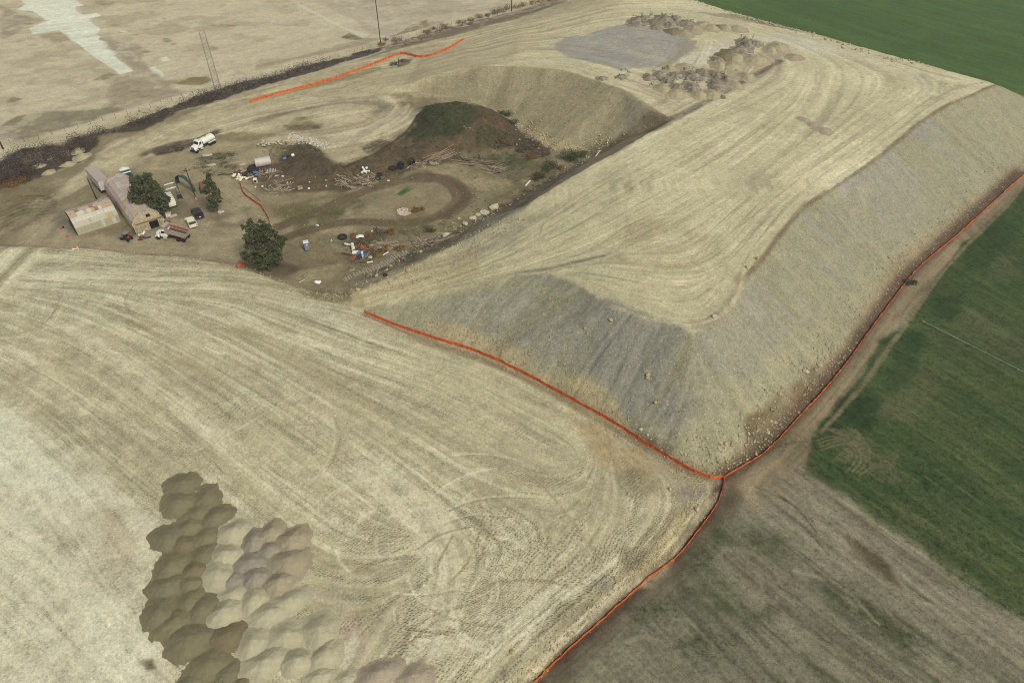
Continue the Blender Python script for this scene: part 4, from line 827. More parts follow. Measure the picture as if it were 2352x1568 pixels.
class MB:
    def __init__(s): s.v = []; s.f = []; s.n = []
    def add(s, vs, fs):
        o = len(s.v); s.v += [tuple(p) for p in vs]; s.f += [tuple(i + o for i in f) for f in fs]; return s
    def box(s, c, d, rz=0.0, rx=0.0, ry=0.0, top=None):
        """box at centre c with size d; top=(sx,sy) tapers the upper face"""
        sx, sy = top or (1, 1); vs = []
        M = Matrix.Rotation(rz, 3, 'Z') @ Matrix.Rotation(ry, 3, 'Y') @ Matrix.Rotation(rx, 3, 'X')
        for z in (-.5, .5):
            for x, y in ((-.5, -.5), (.5, -.5), (.5, .5), (-.5, .5)):
                k = (sx, sy) if z > 0 else (1, 1)
                vs.append(Vector(c) + M @ Vector((x * d[0] * k[0], y * d[1] * k[1], z * d[2])))
        return s.add(vs, [(3, 2, 1, 0), (4, 5, 6, 7), (0, 1, 5, 4), (1, 2, 6, 5), (2, 3, 7, 6), (3, 0, 4, 7)])
    def bar(s, a, b, r=.05, r2=None, n=6, cap=True):
        a = Vector(a); b = Vector(b); d = (b - a); q = d.to_track_quat('Z', 'Y'); r2 = r if r2 is None else r2; vs = []
        for p, rr in ((a, r), (b, r2)):
            for k in range(n): vs.append(p + q @ Vector((rr * math.cos(2 * math.pi * k / n), rr * math.sin(2 * math.pi * k / n), 0)))
        fs = [(k, (k + 1) % n, n + (k + 1) % n, n + k) for k in range(n)]
        if cap: fs += [tuple(range(n))[::-1], tuple(range(n, 2 * n))]
        return s.add(vs, fs)
    def lathe(s, prof, c, axis='Z', n=16):
        """prof: (radius, height) pairs round an axis through c"""
        vs = []; A = {'Z': lambda x, y, z: (x, y, z), 'X': lambda x, y, z: (z, x, y), 'Y': lambda x, y, z: (x, z, y)}[axis]
        for r, h in prof:
            for k in range(n):
                t = 2 * math.pi * k / n; vs.append(Vector(c) + Vector(A(r * math.cos(t), r * math.sin(t), h)))
        m = len(prof); fs = [(i * n + k, i * n + (k + 1) % n, (i + 1) * n + (k + 1) % n, (i + 1) * n + k) for i in range(m - 1) for k in range(n)]
        fs += [tuple(range(n))[::-1], tuple((m - 1) * n + k for k in range(n))]
        return s.add(vs, fs)
    def prism(s, poly, y0, y1):
        """polygon in x,z pushed from y0 to y1"""
        n = len(poly); vs = [(x, y0, z) for x, z in poly] + [(x, y1, z) for x, z in poly]
        return s.add(vs, [tuple(range(n)), tuple(range(n, 2 * n))[::-1]] + [(k, n + k, n + (k + 1) % n, (k + 1) % n) for k in range(n)])
    def mesh(s, name, m=None, smooth=False):
        me = bpy.data.meshes.new(name); me.from_pydata(s.v, [], s.f); me.update()
        b_ = bmesh.new(); b_.from_mesh(me); bmesh.ops.recalc_face_normals(b_, faces=b_.faces); b_.to_mesh(me); b_.free()
        if m: me.materials.append(m)
        if smooth: me.shade_smooth()
        return me
    def build(s, name, m, parent=None, smooth=False, bevel=0):
        me = s.mesh(name, m, smooth)
        if bevel:
            b_ = bmesh.new(); b_.from_mesh(me); bmesh.ops.bevel(b_, geom=[e for e in b_.edges if len(e.link_faces) == 2 and e.calc_face_angle(0) > .5], offset=bevel, segments=1, affect='EDGES', clamp_overlap=True); b_.to_mesh(me); b_.free()
        return put(name, me, parent)
def put(name, me, parent=None, loc=None, rz=None, sc=None, rot=None):
    o = bpy.data.objects.new(name, me); COL.objects.link(o)
    if parent: o.parent = parent
    if loc is not None: o.location = loc
    if rz is not None: o.rotation_euler[2] = rz
    if rot is not None: o.rotation_euler = rot
    if sc is not None: o.scale = sc if hasattr(sc, '__len__') else (sc, sc, sc)
    return o
def thing(name, label, cat, loc=(0, 0, 0), rz=0.0, group=None):
    o = bpy.data.objects.new(name, None); COL.objects.link(o); o.location = loc; o.rotation_euler = (0, 0, rz); o.empty_display_size = .5
    return tag(o, label, cat, group)
def wheel(parent, x, y, r, wd, rim=RIM, name='wheel'):
    """axis across the vehicle (y); side = sign of y"""
    t = MB().lathe([(r * .62, -wd / 2), (r * .93, -wd / 2), (r, -wd * .36), (r, wd * .36), (r * .93, wd / 2), (r * .62, wd / 2)], (x, y, r), 'Y', 18).build(name, BLACKR, parent)
    s = 1 if y > 0 else -1
    MB().lathe([(r * .6, -wd * .30), (r * .6, wd * .40 * s if s > 0 else wd * .3), (r * .5, wd * .42 if s > 0 else wd * .3), (r * .2, wd * .36 if s > 0 else wd * .3)], (x, y, r), 'Y', 14).build('rim', rim, t) if s > 0 else MB().lathe([(r * .2, -wd * .36), (r * .5, -wd * .42), (r * .6, -wd * .40), (r * .6, wd * .3)], (x, y, r), 'Y', 14).build('rim', rim, t)
    return t
def head(a, b):
    """heading from a to b"""
    return math.atan2(b[1] - a[1], b[0] - a[0])
def G(x, y, up=0.0): return Vector((x, y, gz(x, y) + up))
# ------------------------------------------------------------------ hangars
def shed(name, label, origin, ax_, width, length, wall, rise, nl, per_side, palettes, group, gap_end=None):
    """barrel-roofed metal shed; origin = front centre on the ground, local x runs back along the ridge"""
    t = thing(name, label, 'hangar', (origin[0], origin[1], gz(*origin)), ax_, group)
    hw = width / 2; prof = [(hw, 0.0), (hw, wall)]
    for k in range(1, per_side * 2): 
        a = math.pi * k / (per_side * 2); prof.append((hw * math.cos(a), wall + rise * math.sin(a) ** .9))
    prof += [(-hw, wall), (-hw, 0.0)]
    dl = length / nl; bank = {}
    for j in range(len(prof) - 1):
        (y0, z0), (y1, z1) = prof[j], prof[j + 1]
        ny, nz = (z1 - z0), -(y1 - y0); L = math.hypot(ny, nz) or 1; ny, nz = ny / L * (-1 if False else 1), nz / L
        if (ny * (y0 + y1) / 2 + nz * ((z0 + z1) / 2 - wall * .5)) < 0: ny, nz = -ny, -nz
        nlat = 3; part = 'wall_sheet' if j in (0, len(prof) - 2) else 'roof_sheet'
        for v in range(2):
            m_ = MB(); vs = []; fs = []; nc = 8; lap = .05; out = .015 + .03 * v
            for c in range(nc + 1):
                x = -lap + (dl + 2 * lap) * c / nc; w_ = out + (.03 if c % 2 else 0)
                for (yy, zz_) in ((y0, z0), (y1, z1)): vs.append((x, yy + ny * w_, zz_ + nz * w_))
            for c in range(nc): fs.append((2 * c, 2 * c + 1, 2 * c + 3, 2 * c + 2))
            m_.add(vs, fs); bank[(j, v)] = (part, m_)
    me_cache = {}
    for j in range(len(prof) - 1):
        for i in range(nl):
            v = (i + j) % 2; part, m_ = bank[(j, v)]; pm = palettes(j, i, len(prof) - 1, nl)
            key = (j, v, pm.name)
            if key not in me_cache: me_cache[key] = m_.mesh(part, pm)
            put(part, me_cache[key], t, (i * dl + R.uniform(-.015, .015), 0, R.uniform(-.01, .01)))
    ins = MB(); k = .97; pts = [(y * k, z * .985) for y, z in prof]
    vs = [(x, y, z) for x in (.02, length - .02) for y, z in pts]; n = len(pts)
    ins.add(vs, [(a, a + 1, n + a + 1, n + a) for a in range(n - 1)]); ins.build('lining', mat('lining', (62, 54, 46), .95), t)
    rid = MB()
    for x in np.linspace(.05, length - .05, 7):
        for (a, b) in zip(pts[:-1], pts[1:]): rid.bar((x, a[0] * .98, a[1] * .985), (x, b[0] * .98, b[1] * .985), .05, n=4, cap=False)
    rid.build('rib_frame', DARK, t)
    return t, prof
S_PINK = mat('sheet_pinkish', (168, 152, 140), .6, .10, .8, spec=.35, rust=((132, 104, 84), .66)); S_GREY = mat('sheet_grey', (172, 168, 152), .55, .10, .9, spec=.35, rust=((150, 140, 112), .62)); S_PALE = mat('sheet_pale', (180, 175, 156), .6, .08, .9, rust=((158, 140, 112), .66))
S_TAN = mat('sheet_tan', (160, 140, 112), .7, .15, .8, rust=((122, 84, 60), .6)); S_RUST = mat('sheet_rusty', (138, 108, 84), .85, .25, 1.2); S_YEL = mat('sheet_yellowed', (176, 160, 116), .7, .12); S_OLD = mat('sheet_weathered', (160, 153, 126), .7, .14, .7, rust=((150, 128, 92), .64))
RS_ = random.Random(5)
def palA(j, i, n, nl):
    r = RS_.random()
    if j == 0 or j == n - 1: return S_OLD
    if r < .04: return S_YEL
    if r < .07: return S_TAN
    return S_GREY if r < .30 else S_PINK
def palB(j, i, n, nl):
    r = RS_.random(); s = j if j < n / 2 else n - 1 - j
    # near side is j small (local +y)
    if j == 0 or j == n - 1: return S_OLD if r < .85 else S_PALE
    if j == 1: return S_PALE if r < .6 else S_GREY if r < .85 else S_YEL
    if j == 2: return S_PALE if r < .65 else S_TAN if r < .72 else S_GREY
    if j == 3: return S_TAN if r < .5 else S_PALE if r < .9 else S_RUST
    if j == 4: return S_PINK if r < .95 else S_RUST
    return S_PINK if r < .9 else S_GREY
fA = (-86.45, 140.6); rA = (-101.3, 159.0); angA = head(fA, rA); LA = math.dist(fA, rA)
HA, profA = shed('barrel_hangar', 'long barrel-roofed hangar of pinkish grey sheets with a plank front and timber portal', fA, angA, 6.7, LA, 2.0, 3.0, 20, 4, palA, 'barrel-roofed sheds in the yard')
# plank front
def prof_h(y, hw=3.35, wall=2.0, rise=3.0):
    return wall + rise * max(0, 1 - (y / hw) ** 2) ** .45
k = 0
for y in np.arange(-3.2, 3.3, .4):
    hgt = min(prof_h(y), 2.7)
    if -2.1 < y < -.2: 
        MB().box((-.06, y, 2.35), (.05, .37, hgt - 2.0 - .02)).build('plank', WOOD, HA); continue
    MB().box((-.06 - .02 * (k % 2), y, hgt / 2 + .05), (.05, .37, hgt - .1)).build('plank', WOOD, HA); k += 1
for i, z in enumerate(np.arange(2.85, 4.9, .28)):
    w_ = 3.35 * math.sqrt(max(0.01, 1 - (max(0, z - 2.0) / 3.0) ** 2.1))
    MB().box((-.10 - .02 * (i % 2), 0, z), (.05, 2 * w_, .26)).build('plank', WOOD, HA)
MB().box((-.16, -.6, 3.75), (.05, .9, .75)).build('window', GLASS, HA); MB().box((-.14, -.6, 3.75), (.05, 1.05, .9)).build('window_frame', WOOD, HA)
MB().box((.2, -1.15, 1.0), (.1, 1.9, 2.0)).build('doorway', mat('doorway_dark', (26, 23, 21), .9), HA)
for y in (-3.35, 3.35): MB().box((-.05, y, 1.0), (.14, .14, 2.0)).build('corner_post', DARK, HA)
# timber portal in front
por = thing('timber_portal', 'rusty portal frame of beam and braced posts in front of the plank hangar front', 'portal frame', (fA[0], fA[1], gz(*fA)), angA)
MB().box((-2.2, -.15, 3.35), (.22, 6.2, .26)).build('beam', mat('rusty_timber', (122, 98, 66), .9, .25), por)
for y in (-3.05, 2.75):
    MB().bar((-2.2, y, 0), (-2.2, y, 3.3), .09).build('post', WOOD, por); MB().bar((-2.2, y + .5 * (1 if y < 0 else -1), 0), (-2.2, y + .25 * (1 if y < 0 else -1), 3.3), .06).build('post', WOOD, por)
    MB().bar((-2.2, y + (.9 if y < 0 else -.9), 3.2), (-2.2, y, 2.2), .05).build('brace', WOOD, por)
    MB().bar((-2.2, y, 3.3), (-.2, y, 3.1), .06).build('tie', WOOD, por)
# side shed
nB = (-102.4, 138.0); dB = (.752, .659); prp = (-.659, .752)
oB = (nB[0] + prp[0] * 2.95, nB[1] + prp[1] * 2.95)
HB, profB = shed('barrel_shed', 'shorter barrel-roofed shed with rust-stained pale sheets and a black open end', oB, math.atan2(dB[1], dB[0]), 5.9, 9.6, 1.9, 3.1, 12, 4, lambda j, i, n, nl: palB(n - 1 - j, i, n, nl), 'barrel-roofed sheds in the yard')
MB().prism([(y, z) for y, z in [(p[0] * .9, p[1] * .62) for p in profB]], .1, .15)  # shape reference only
cur = MB(); cp = [(2.7, .1), (2.75, 2.2), (-.4, 3.2), (-2.7, 2.2), (-2.75, .1)]
cur.add([(-.05 + R.uniform(-.1, .1), y, z) for y, z in cp] + [(.1, y, z) for y, z in cp], [(0, 1, 2, 3, 4), (9, 8, 7, 6, 5)] + [(a, 5 + a, 5 + (a + 1) % 5, (a + 1) % 5) for a in range(5)])
cur.build('open_end_shade', mat('open_end_dark', (38, 38, 46), .7, .2), HB)  # dark sheet added as the shade inside the shed's open end
MB().box((-.12, 1.2, 3.1), (.06, 1.6, .5), rx=.5).build('torn_sheet', S_PALE, HB)
# ------------------------------------------------------------------ trailer behind the hangar
cT = (-107.9, 162.0); aT = head((-105.3, 157.6), (-112.1, 165.1))
tr = thing('semi_trailer', 'long grey box trailer parked behind the main hangar', 'trailer', (*cT, gz(*cT)), aT)
MB().box((0, 0, 2.45), (10.2, 2.5, 2.5)).build('cargo_box', mat('trailer_side', (186, 184, 176), .5, .05), tr)
MB().box((0, 0, 3.74), (10.3, 2.56, .06)).build('roof', mat('trailer_roof', (164, 154, 142), .6, .08), tr)
MB().box((0, 0, 1.12), (9.6, 1.0, .16)).build('chassis', DARK, tr)
for x in (-3.6, -2.5):
    for y in (-1.05, 1.05): wheel(tr, x, y, .5, .45)
for y in (-.8, .8): MB().box((3.1, y, .55), (.15, .15, 1.1)).build('landing_leg', DARK, tr)
# ------------------------------------------------------------------ trucks
def truck_front(t, col, hood=True):
    """conventional cab and hood, x forward; cab rear at x=.0"""
    c = MB(); c.add([(0, -1.1, 1.0), (0, 1.1, 1.0), (1.5, 1.1, 1.0), (1.5, -1.1, 1.0), (0.05, -1.02, 2.75), (.05, 1.02, 2.75), (1.1, .98, 2.75), (1.1, -.98, 2.75), (1.5, 1.08, 1.95), (1.5, -1.08, 1.95)],
        [(0, 3, 9, 7, 4), (1, 5, 6, 8, 2), (0, 4, 5, 1), (4, 7, 6, 5), (7, 9, 8, 6), (9, 3, 2, 8), (0, 1, 2, 3)])
    cab = c.build('cab', col, t, bevel=.05)
    g = MB(); g.add([(1.525, -.9, 2.0), (1.525, .9, 2.0), (1.165, .85, 2.66), (1.165, -.85, 2.66)], [(0, 1, 2, 3)]); g.build('windscreen', GLASS, cab)
    for s in (-1, 1):
        g = MB(); g.add([(.35, s * 1.11, 1.95), (1.25, s * 1.115, 1.95), (1.02, s * 1.055, 2.55), (.35, s * 1.065, 2.55)], [(0, 1, 2, 3)]); g.build('side_window', GLASS, cab)
        MB().box((1.35, s * 1.3, 2.1), (.06, .12, .4)).build('mirror', DARK, cab)
    MB().box((.55, 0, 2.8), (.9, 1.9, .08)).build('cab_roof', col, cab)
    h = MB(); h.add([(1.5, -.85, 1.0), (1.5, .85, 1.0), (3.0, .72, 1.0), (3.0, -.72, 1.0), (1.5, -.82, 1.95), (1.5, .82, 1.95), (2.95, .62, 1.72), (2.95, -.62, 1.72)],
        [(0, 3, 2, 1), (4, 5, 6, 7), (0, 1, 5, 4), (1, 2, 6, 5), (2, 3, 7, 6), (3, 0, 4, 7)]); h.build('hood', col, t, bevel=.09)
    MB().box((3.03, 0, 1.28), (.06, 1.1, .7)).build('grille', mat('grille', (120, 116, 108), .4), t)
    for s in (-1, 1):
        f = MB(); pts = [(2.05, .75), (2.12, 1.08), (2.38, 1.26), (2.72, 1.2), (2.98, .98), (3.02, .75), (2.9, .75), (2.8, .95), (2.5, 1.06), (2.25, .93), (2.18, .75)]
        f.prism(pts, s * .78, s * 1.18); f.build('fender', col, t); MB().box((3.02, s * .92, 1.0), (.06, .26, .2)).build('headlight', mat('lamp_glass', (200, 200, 190), .2), t)
        MB().box((.7, s * 1.05, .72), (.8, .35, .45)).build('fuel_tank', mat('tank_alloy', (190, 184, 168), .4), t)
        wheel(t, 2.5, s * .98, .5, .32)
    MB().box((3.12, 0, .62), (.14, 2.2, .28)).build('bumper', DARK, t)
# dump truck
a = W(397, 563); fr = (-83.9, 137.4); rr_ = (-75.7, 136.1)
hd = head(rr_, fr); cx_, cy_ = (fr[0] + rr_[0]) / 2, (fr[1] + rr_[1]) / 2
dt = thing('dump_truck', 'white dump truck with its grey bed half raised beside the hangar front', 'dump truck', (cx_ + .3 * math.cos(hd), cy_ + .3 * math.sin(hd), gz(cx_, cy_)), hd)
truck_front(dt, WHITE)
MB().box((-1.6, 0, .85), (5.6, .9, .3)).build('chassis', DARK, dt)
for x in (-2.6, -3.9):
    for y in (-.95, .95): wheel(dt, x, y, .5, .5)
bed = bpy.data.objects.new('dump_bed', None)
bm_ = MB(); Lb, Wb, Hb = 4.9, 2.35, 1.15
bm_.box((Lb / 2, 0, .05), (Lb, Wb, .1)); 
for s in (-1, 1): bm_.box((Lb / 2, s * (Wb / 2 - .04), .05 + Hb / 2), (Lb, .08, Hb))
bm_.box((Lb - .04, 0, .75), (.08, Wb, 1.4)); bm_.box((.04, 0, .5), (.08, Wb, .9))
BED = mat('bed_grey', (158, 148, 130), .6, .2, 2, rust=((120, 84, 62), .64))
bo = bm_.build('dump_bed', BED, dt); bo.location = (-4.55, 0, 1.1); bo.rotation_euler = (0, math.radians(-13), 0)
MB().box((Lb / 2, 0, .12), (Lb - .25, Wb - .25, .03)).build('bed_floor', mat('bed_floor', (74, 66, 56), .9), bo)
for s in (-1, 1):
    MB().box((Lb / 2, s * (Wb / 2 + .02), Hb + .08), (Lb, .14, .1)).build('top_rail', BED, bo)
    MB().box((Lb / 2, s * (Wb / 2 + .02), .06), (Lb, .06, .12)).build('reflector_strip', mat('reflector', (190, 120, 104), .5, .3, 8), bo)
    for x in np.arange(.5, Lb, .85): MB().box((x, s * (Wb / 2 + .04), .6), (.1, .1, 1.0)).build('side_rib', BED, bo)
MB().box((Lb / 2, Wb / 2 - .11, .8), (Lb - .5, .04, .42)).build('red_band', mat('red_band', (178, 78, 54), .7, .15), bo)
MB().box((Lb / 2, -Wb / 2 + .11, .8), (Lb - .5, .04, .42)).build('red_band', mat('red_band', (178, 78, 54)), bo)
MB().box((Lb + .35, 0, 1.45), (.8, Wb, .08)).build('cab_guard', BED, bo)
MB().bar((-.9, 0, .9), (-.3, 0, 2.0), .12).build('hoist_ram', DARK, dt)
# water truck
p0 = (-90.3, 180.3); p1 = (-87.0, 187.0); hd = head(p1, p0); c0 = (-88.75, 183.4)
wt = thing('water_truck', 'white water tanker truck facing the camera below the brushy bank', 'tanker truck', (*c0, gz(*c0)), hd)
truck_front(wt, WHITE); MB().box((-1.6, 0, .85), (5.6, .9, .3)).build('chassis', DARK, wt)
for x in (-2.7, -4.0):
    for y in (-.95, .95): wheel(wt, x, y, .5, .5)
tk = MB(); n = 18; vs = []; LL = [(-4.6, .9), (-4.5, 1.0), (-.35, 1.0), (-.2, .93)]
for x, k in LL:
    for q in range(n):
        th = 2 * math.pi * q / n; vs.append((x, 1.2 * k * math.cos(th), 1.95 + .88 * k * math.sin(th)))
tk.add(vs, [(i * n + q, i * n + (q + 1) % n, (i + 1) * n + (q + 1) % n, (i + 1) * n + q) for i in range(3) for q in range(n)] + [tuple(range(n)), tuple(range(3 * n, 4 * n))[::-1]])
tko = tk.build('tank', mat('tank_white', (216, 216, 198), .4, .04), wt, smooth=False)
MB().lathe([(.3, 0), (.3, .12), (.22, .14)], (-2.3, 0, 2.78), n=12).build('hatch', mat('hatch', (120, 122, 104), .6), tko)
for x in (-.15, -2.45, -4.55): MB().lathe([(1.0, -.04), (1.04, -.04), (1.04, .04), (1.0, .04)], (x, 0, 1.95), 'X', 20).build('band', DARK if x > -1 else WHITE, tko).scale = (1, 1.0, .9)
for s in (-1, 1): MB().box((-3.3, s * 1.1, 1.15), (2.7, .35, .12)).build('fender_shelf', WHITE, wt)
MB().box((-4.75, 0, 1.1), (.3, 1.6, .4)).build('spray_bar', DARK, wt)
MB().bar((-4.6, .6, 2.4), (-4.6, -.6, 2.4), .04).build('ladder_rail', WHITE, wt)
# white and green tractor unit behind the hangar
c0 = at(291, 402, 2.2)[:2]
gt = thing('green_cab_truck', 'white and green truck with a rounded white hood behind the hangar roof', 'truck', (c0[0], c0[1], gz(*c0)), head((0, 0), (-.62, .78)))
MB().lathe([(.3, 0), (1.0, .25), (1.18, .8), (1.2, 2.2)], (2.9, 0, 1.9), 'X', 14).build('hood_cowl', WHITE, gt).scale = (-1, 1, 1)
o = gt.children[0]; o.location = (5.4, 0, 0)
MB().box((.2, 0, 1.9), (1.7, 2.3, 2.1), top=(.9, .92)).build('cab', mat('cab_green', (38, 76, 62), .4), gt, bevel=.06)
for x in (-.1, .7): MB().box((x, 0, 3.05), (.6, 2.3, .1)).build('roof_panel', WHITE, gt)
MB().box((-1.0, 0, 2.6), (.5, 2.2, .12)).build('white_shelf', WHITE, gt); MB().box((-1.2, 0, 1.7), (.12, 2.3, 1.3)).build('green_rack', mat('cab_green', (38, 76, 62)), gt)
MB().box((-1.6, 0, .9), (4.6, .9, .3)).build('chassis', DARK, gt)
for x in (-2.2, -3.3, 1.6):
    for y in (-.95, .95): wheel(gt, x, y, .5, .4)
# motorhome half hidden by the tree
c0 = W(392, 466); c0 = (c0[0], c0[1])
mh = thing('flatbed_truck', 'cream truck with pale blue panels half hidden by the big tree', 'truck', (c0[0], c0[1], gz(*c0)), head((0, 0), (.55, -.83)))
MB().box((-1.2, 0, 1.1), (4.6, 2.2, .35)).build('bed', CREAM, mh); MB().box((1.9, 0, 1.45), (1.4, 2.1, 1.5), top=(.8, .9)).build('cab', CREAM, mh, bevel=.06)
MB().box((3.0, 0, 1.05), (1.1, 1.7, .7)).build('hood', mat('tank_white', (216, 216, 198)), mh, bevel=.06)
for x in (-2.8, -1.9, -1.0, -.1, .6): MB().box((x, 0, 1.5 + .12 * math.sin(x * 3)), (.5, 2.0, .3), rx=.1 * x).build('stacked_panel', mat('pale_blue_panel', (168, 198, 186), .5, .1) if int(x * 10) % 2 else CREAM, mh)
for x in (-2.6, 2.4):
    for y in (-.95, .95): wheel(mh, x, y, .42, .28)
# ------------------------------------------------------------------ cars
def suv(name, label, cat, rear, hdg, L, Wd, H, paint_, glass_back, box):
    c = (rear[0] + math.cos(hdg) * L / 2, rear[1] + math.sin(hdg) * L / 2)
    t = thing(name, label, cat, (*c, gz(*c)), hdg)
    hl, hw = L / 2, Wd / 2
    b = MB(); prof = [(-hl, .45), (-hl, .98), (-hl * .98, 1.04), (hl * .42, 1.04), (hl * .96, .92), (hl, .75), (hl, .42)]
    b.prism(prof, -hw, hw); bo = b.build('body', paint_, t, bevel=.06)
    x0, x1, x2, x3 = (-hl * .97, -hl * .90, hl * .12, hl * .42) if box else (-hl * .93, -hl * .68, hl * .10, hl * .36)
    cb = MB(); cb.add([(x0, -hw * .96, 1.02), (x0, hw * .96, 1.02), (x3, hw * .96, 1.02), (x3, -hw * .96, 1.02), (x1, -hw * .84, H), (x1, hw * .84, H), (x2, hw * .84, H), (x2, -hw * .84, H)],
        [(4, 5, 6, 7), (0, 4, 7, 3), (1, 2, 6, 5), (0, 1, 5, 4), (3, 7, 6, 2)]); cb.build('cabin', GLASS, t)
    MB().box(((x1 + x2) / 2, 0, H + .02), (x2 - x1 + .12, Wd * .88, .07)).build('roof', paint_ if not box else mat('black_roof', (50, 48, 58), .35, .05), t, bevel=.02)
    for s in (-1, 1):
        for xa, xb in ((x0 + .05, x1 + .05), ((x0 + x3) / 2 - .1, (x1 + x2) / 2 - .05), (x3 - .05, x2)):
            MB().bar((xa, s * hw * .965, 1.0), (xb, s * hw * .85, H), .05, n=4).build('pillar', paint_, t)
        MB().box((-hl + .02, s * hw * .8, .85), (.06, .22, .22)).build('tail_light', mat('tail_lamp', (120, 30, 26), .3), t); MB().box((hl - .02, s * hw * .78, .72), (.06, .3, .16)).build('headlight', mat('lamp_glass', (200, 200, 190)), t)
        MB().box((x3 - .1, s * (hw + .1), 1.12), (.12, .2, .14)).build('mirror', paint_, t)
        for x in (-hl * .6, hl * .62): wheel(t, x, s * (hw - .1), .35, .24)
    bp = MB(); bp.box((-hl - .06, 0, .5), (.14, Wd * .98, .2)); bp.build('rear_bumper', mat('chrome', (196, 192, 180), .3, .02) if not box else DARK, t)
    MB().box((hl + .05, 0, .5), (.14, Wd * .98, .2)).build('front_bumper', DARK, t); MB().box((-hl - .145, .1, .55 if not box else .72), (.03, .5, .2)).build('number_plate', mat('plate', (206, 204, 196), .5), t)
    if not box:
        g = MB(); g.add([(x0 - .012, -hw * .78, 1.12), (x0 - .012, hw * .78, 1.12), (x1 - .03, hw * .7, H - .1), (x1 - .03, -hw * .7, H - .1)], [(0, 1, 2, 3)]); g.build('rear_window', GLASS, t)
        MB().box((-hl * .84, 0, 1.07), (hl * .26, Wd * .9, .05)).build('tail_deck', paint_, t)
    else:
        for k in range(6): MB().box(((x1 + x2) / 2, -.6 + k * .24, H + .07), (x2 - x1 - .2, .05, .03)).build('roof_rail', DARK, t)
    return t
suv('white_suv', 'cream-white two-door SUV with chrome rear bumper beside the dump truck', 'SUV', (-76.1, 141.0), math.atan2(.83, -.56), 4.6, 1.9, 1.6, CREAM, True, False)
suv('black_suv', 'black SUV with ribbed roof parked behind the white one', 'SUV', (-75.9, 145.2), math.atan2(.80, -.60), 4.8, 1.9, 1.75, BLACKP, True, True)
# side by side buggy
a, b = W(281, 552), W(296, 556); hd = head(b, a); c0 = ((a.x + b.x) / 2 + .1, (a.y + b.y) / 2 + .65)
ut = thing('utility_buggy', 'small dark utility buggy with a grey roof beside the hangar', 'buggy', (*c0, gz(*c0)), hd)
MB().box((.1, 0, .6), (2.5, 1.25, .35)).build('chassis', DARK, ut, bevel=.05); MB().box((1.0, 0, .88), (.8, 1.2, .3), top=(.7, .8)).build('hood', mat('buggy_grey', (120, 120, 116), .5), ut)
MB().box((-.1, 0, 1.85), (1.2, 1.3, .08)).build('roof', mat('buggy_grey', (120, 120, 116)), ut)
for x in (.5, -.7):
    for y in (-.6, .6): MB().bar((x, y, .8), (x * .85, y * .95, 1.85), .035).build('roll_bar', DARK, ut)
for y in (-.3, .3): MB().box((-.1, y, .95), (.5, .45, .5)).build('seat', BLACKR, ut)
MB().box((-1.05, 0, .95), (.8, 1.25, .28)).build('cargo_box', DARK, ut); MB().box((-1.2, .35, 1.15), (.3, .3, .2)).build('red_can', mat('red_can', (224, 60, 40), .6), ut)
for x in (.95, -.95):
    for y in (-.62, .62): wheel(ut, x, y, .34, .26, mat('alloy_rim', (150, 146, 140), .4))
# red mower by the big tree
c0 = W(573, 560)
rt = thing('red_tractor', 'red garden tractor with a black rear wheel beside the big tree', 'tractor', c0, head((0, 0), (-.35, .9)))
MB().box((.35, 0, .85), (1.4, .8, .6), top=(.9, .8)).build('hood', REDP, rt, bevel=.08); MB().box((-.75, 0, .75), (.7, .6, .25)).build('frame', DARK, rt); MB().box((-.75, 0, 1.05), (.4, .5, .35)).build('seat', BLACKR, rt)
MB().box((1.1, 0, .6), (.1, .8, .5)).build('grille', WHITE, rt)
for y in (-.6, .6): wheel(rt, -.75, y, .55, .32, DARK); wheel(rt, .8, y, .3, .2, DARK)
# rusty tank on a trailer
c0 = W(467, 439)
rt = thing('tank_trailer', 'rusty cylindrical tank on a small four-wheel trailer beside the narrow tree', 'tank trailer', c0, head((0, 0), (-.45, .9)))
MB().lathe([(.35, -1.35), (.62, -1.25), (.65, 1.25), (.35, 1.35)], (0, 0, 1.35), 'X', 16).build('tank', mat('tank_rust', (112, 84, 64), .8, .2, 2, rust=((150, 84, 44), .6)), rt)
MB().box((0, 0, .6), (3.2, .9, .14)).build('frame', DARK, rt)
for x in (-1.3, 1.2):
    for y in (-.7, .7): wheel(rt, x, y, .36, .2)
MB().bar((-1.6, 0, .55), (-2.4, 0, .4), .05).build('drawbar', RUST, rt)
# white compressor by the narrow tree
c0 = W(484, 425); rt = thing('cement_mixer', 'small white and black mixer standing at the narrow tree', 'mixer', c0, 1.0)
MB().lathe([(.15, -.4), (.42, -.1), (.42, .25), (.25, .5)], (0, 0, 1.2), 'X', 12).build('drum', WHITE, rt); MB().box((0, 0, .5), (1.1, .7, .5)).build('frame', DARK, rt)
for y in (-.45, .45): wheel(rt, -.2, y, .28, .12)
# dark hoist with two white arms
c0 = W(413, 453); hs_ = thing('hoist_frame', 'dark steel hoist frame with two white arms reaching over the big tree', 'hoist', c0, head((0, 0), (-.5, .86)))
for y in (-.35, .35): MB().bar((0, y, .3), (.4, y, 4.6), .07).build('mast', mat('mast_brown', (74, 60, 54), .8), hs_)
for k in range(7): MB().bar((.03 + .055 * k, -.35, .7 + .6 * k), (.03 + .055 * k, .35, .7 + .6 * k), .04).build('rung', DARK, hs_)
for x, z in ((.3, 4.1), (-.1, 3.0)): MB().bar((x, .1, z), (x + .3, 2.5, z - .3), .13).build('arm', WHITE, hs_)
MB().box((-.3, 0, .35), (1.3, 1.2, .5)).build('base', DARK, hs_); MB().bar((-.7, -.3, .1), (-1.5, -.5, .05), .1).build('foot', DARK, hs_)
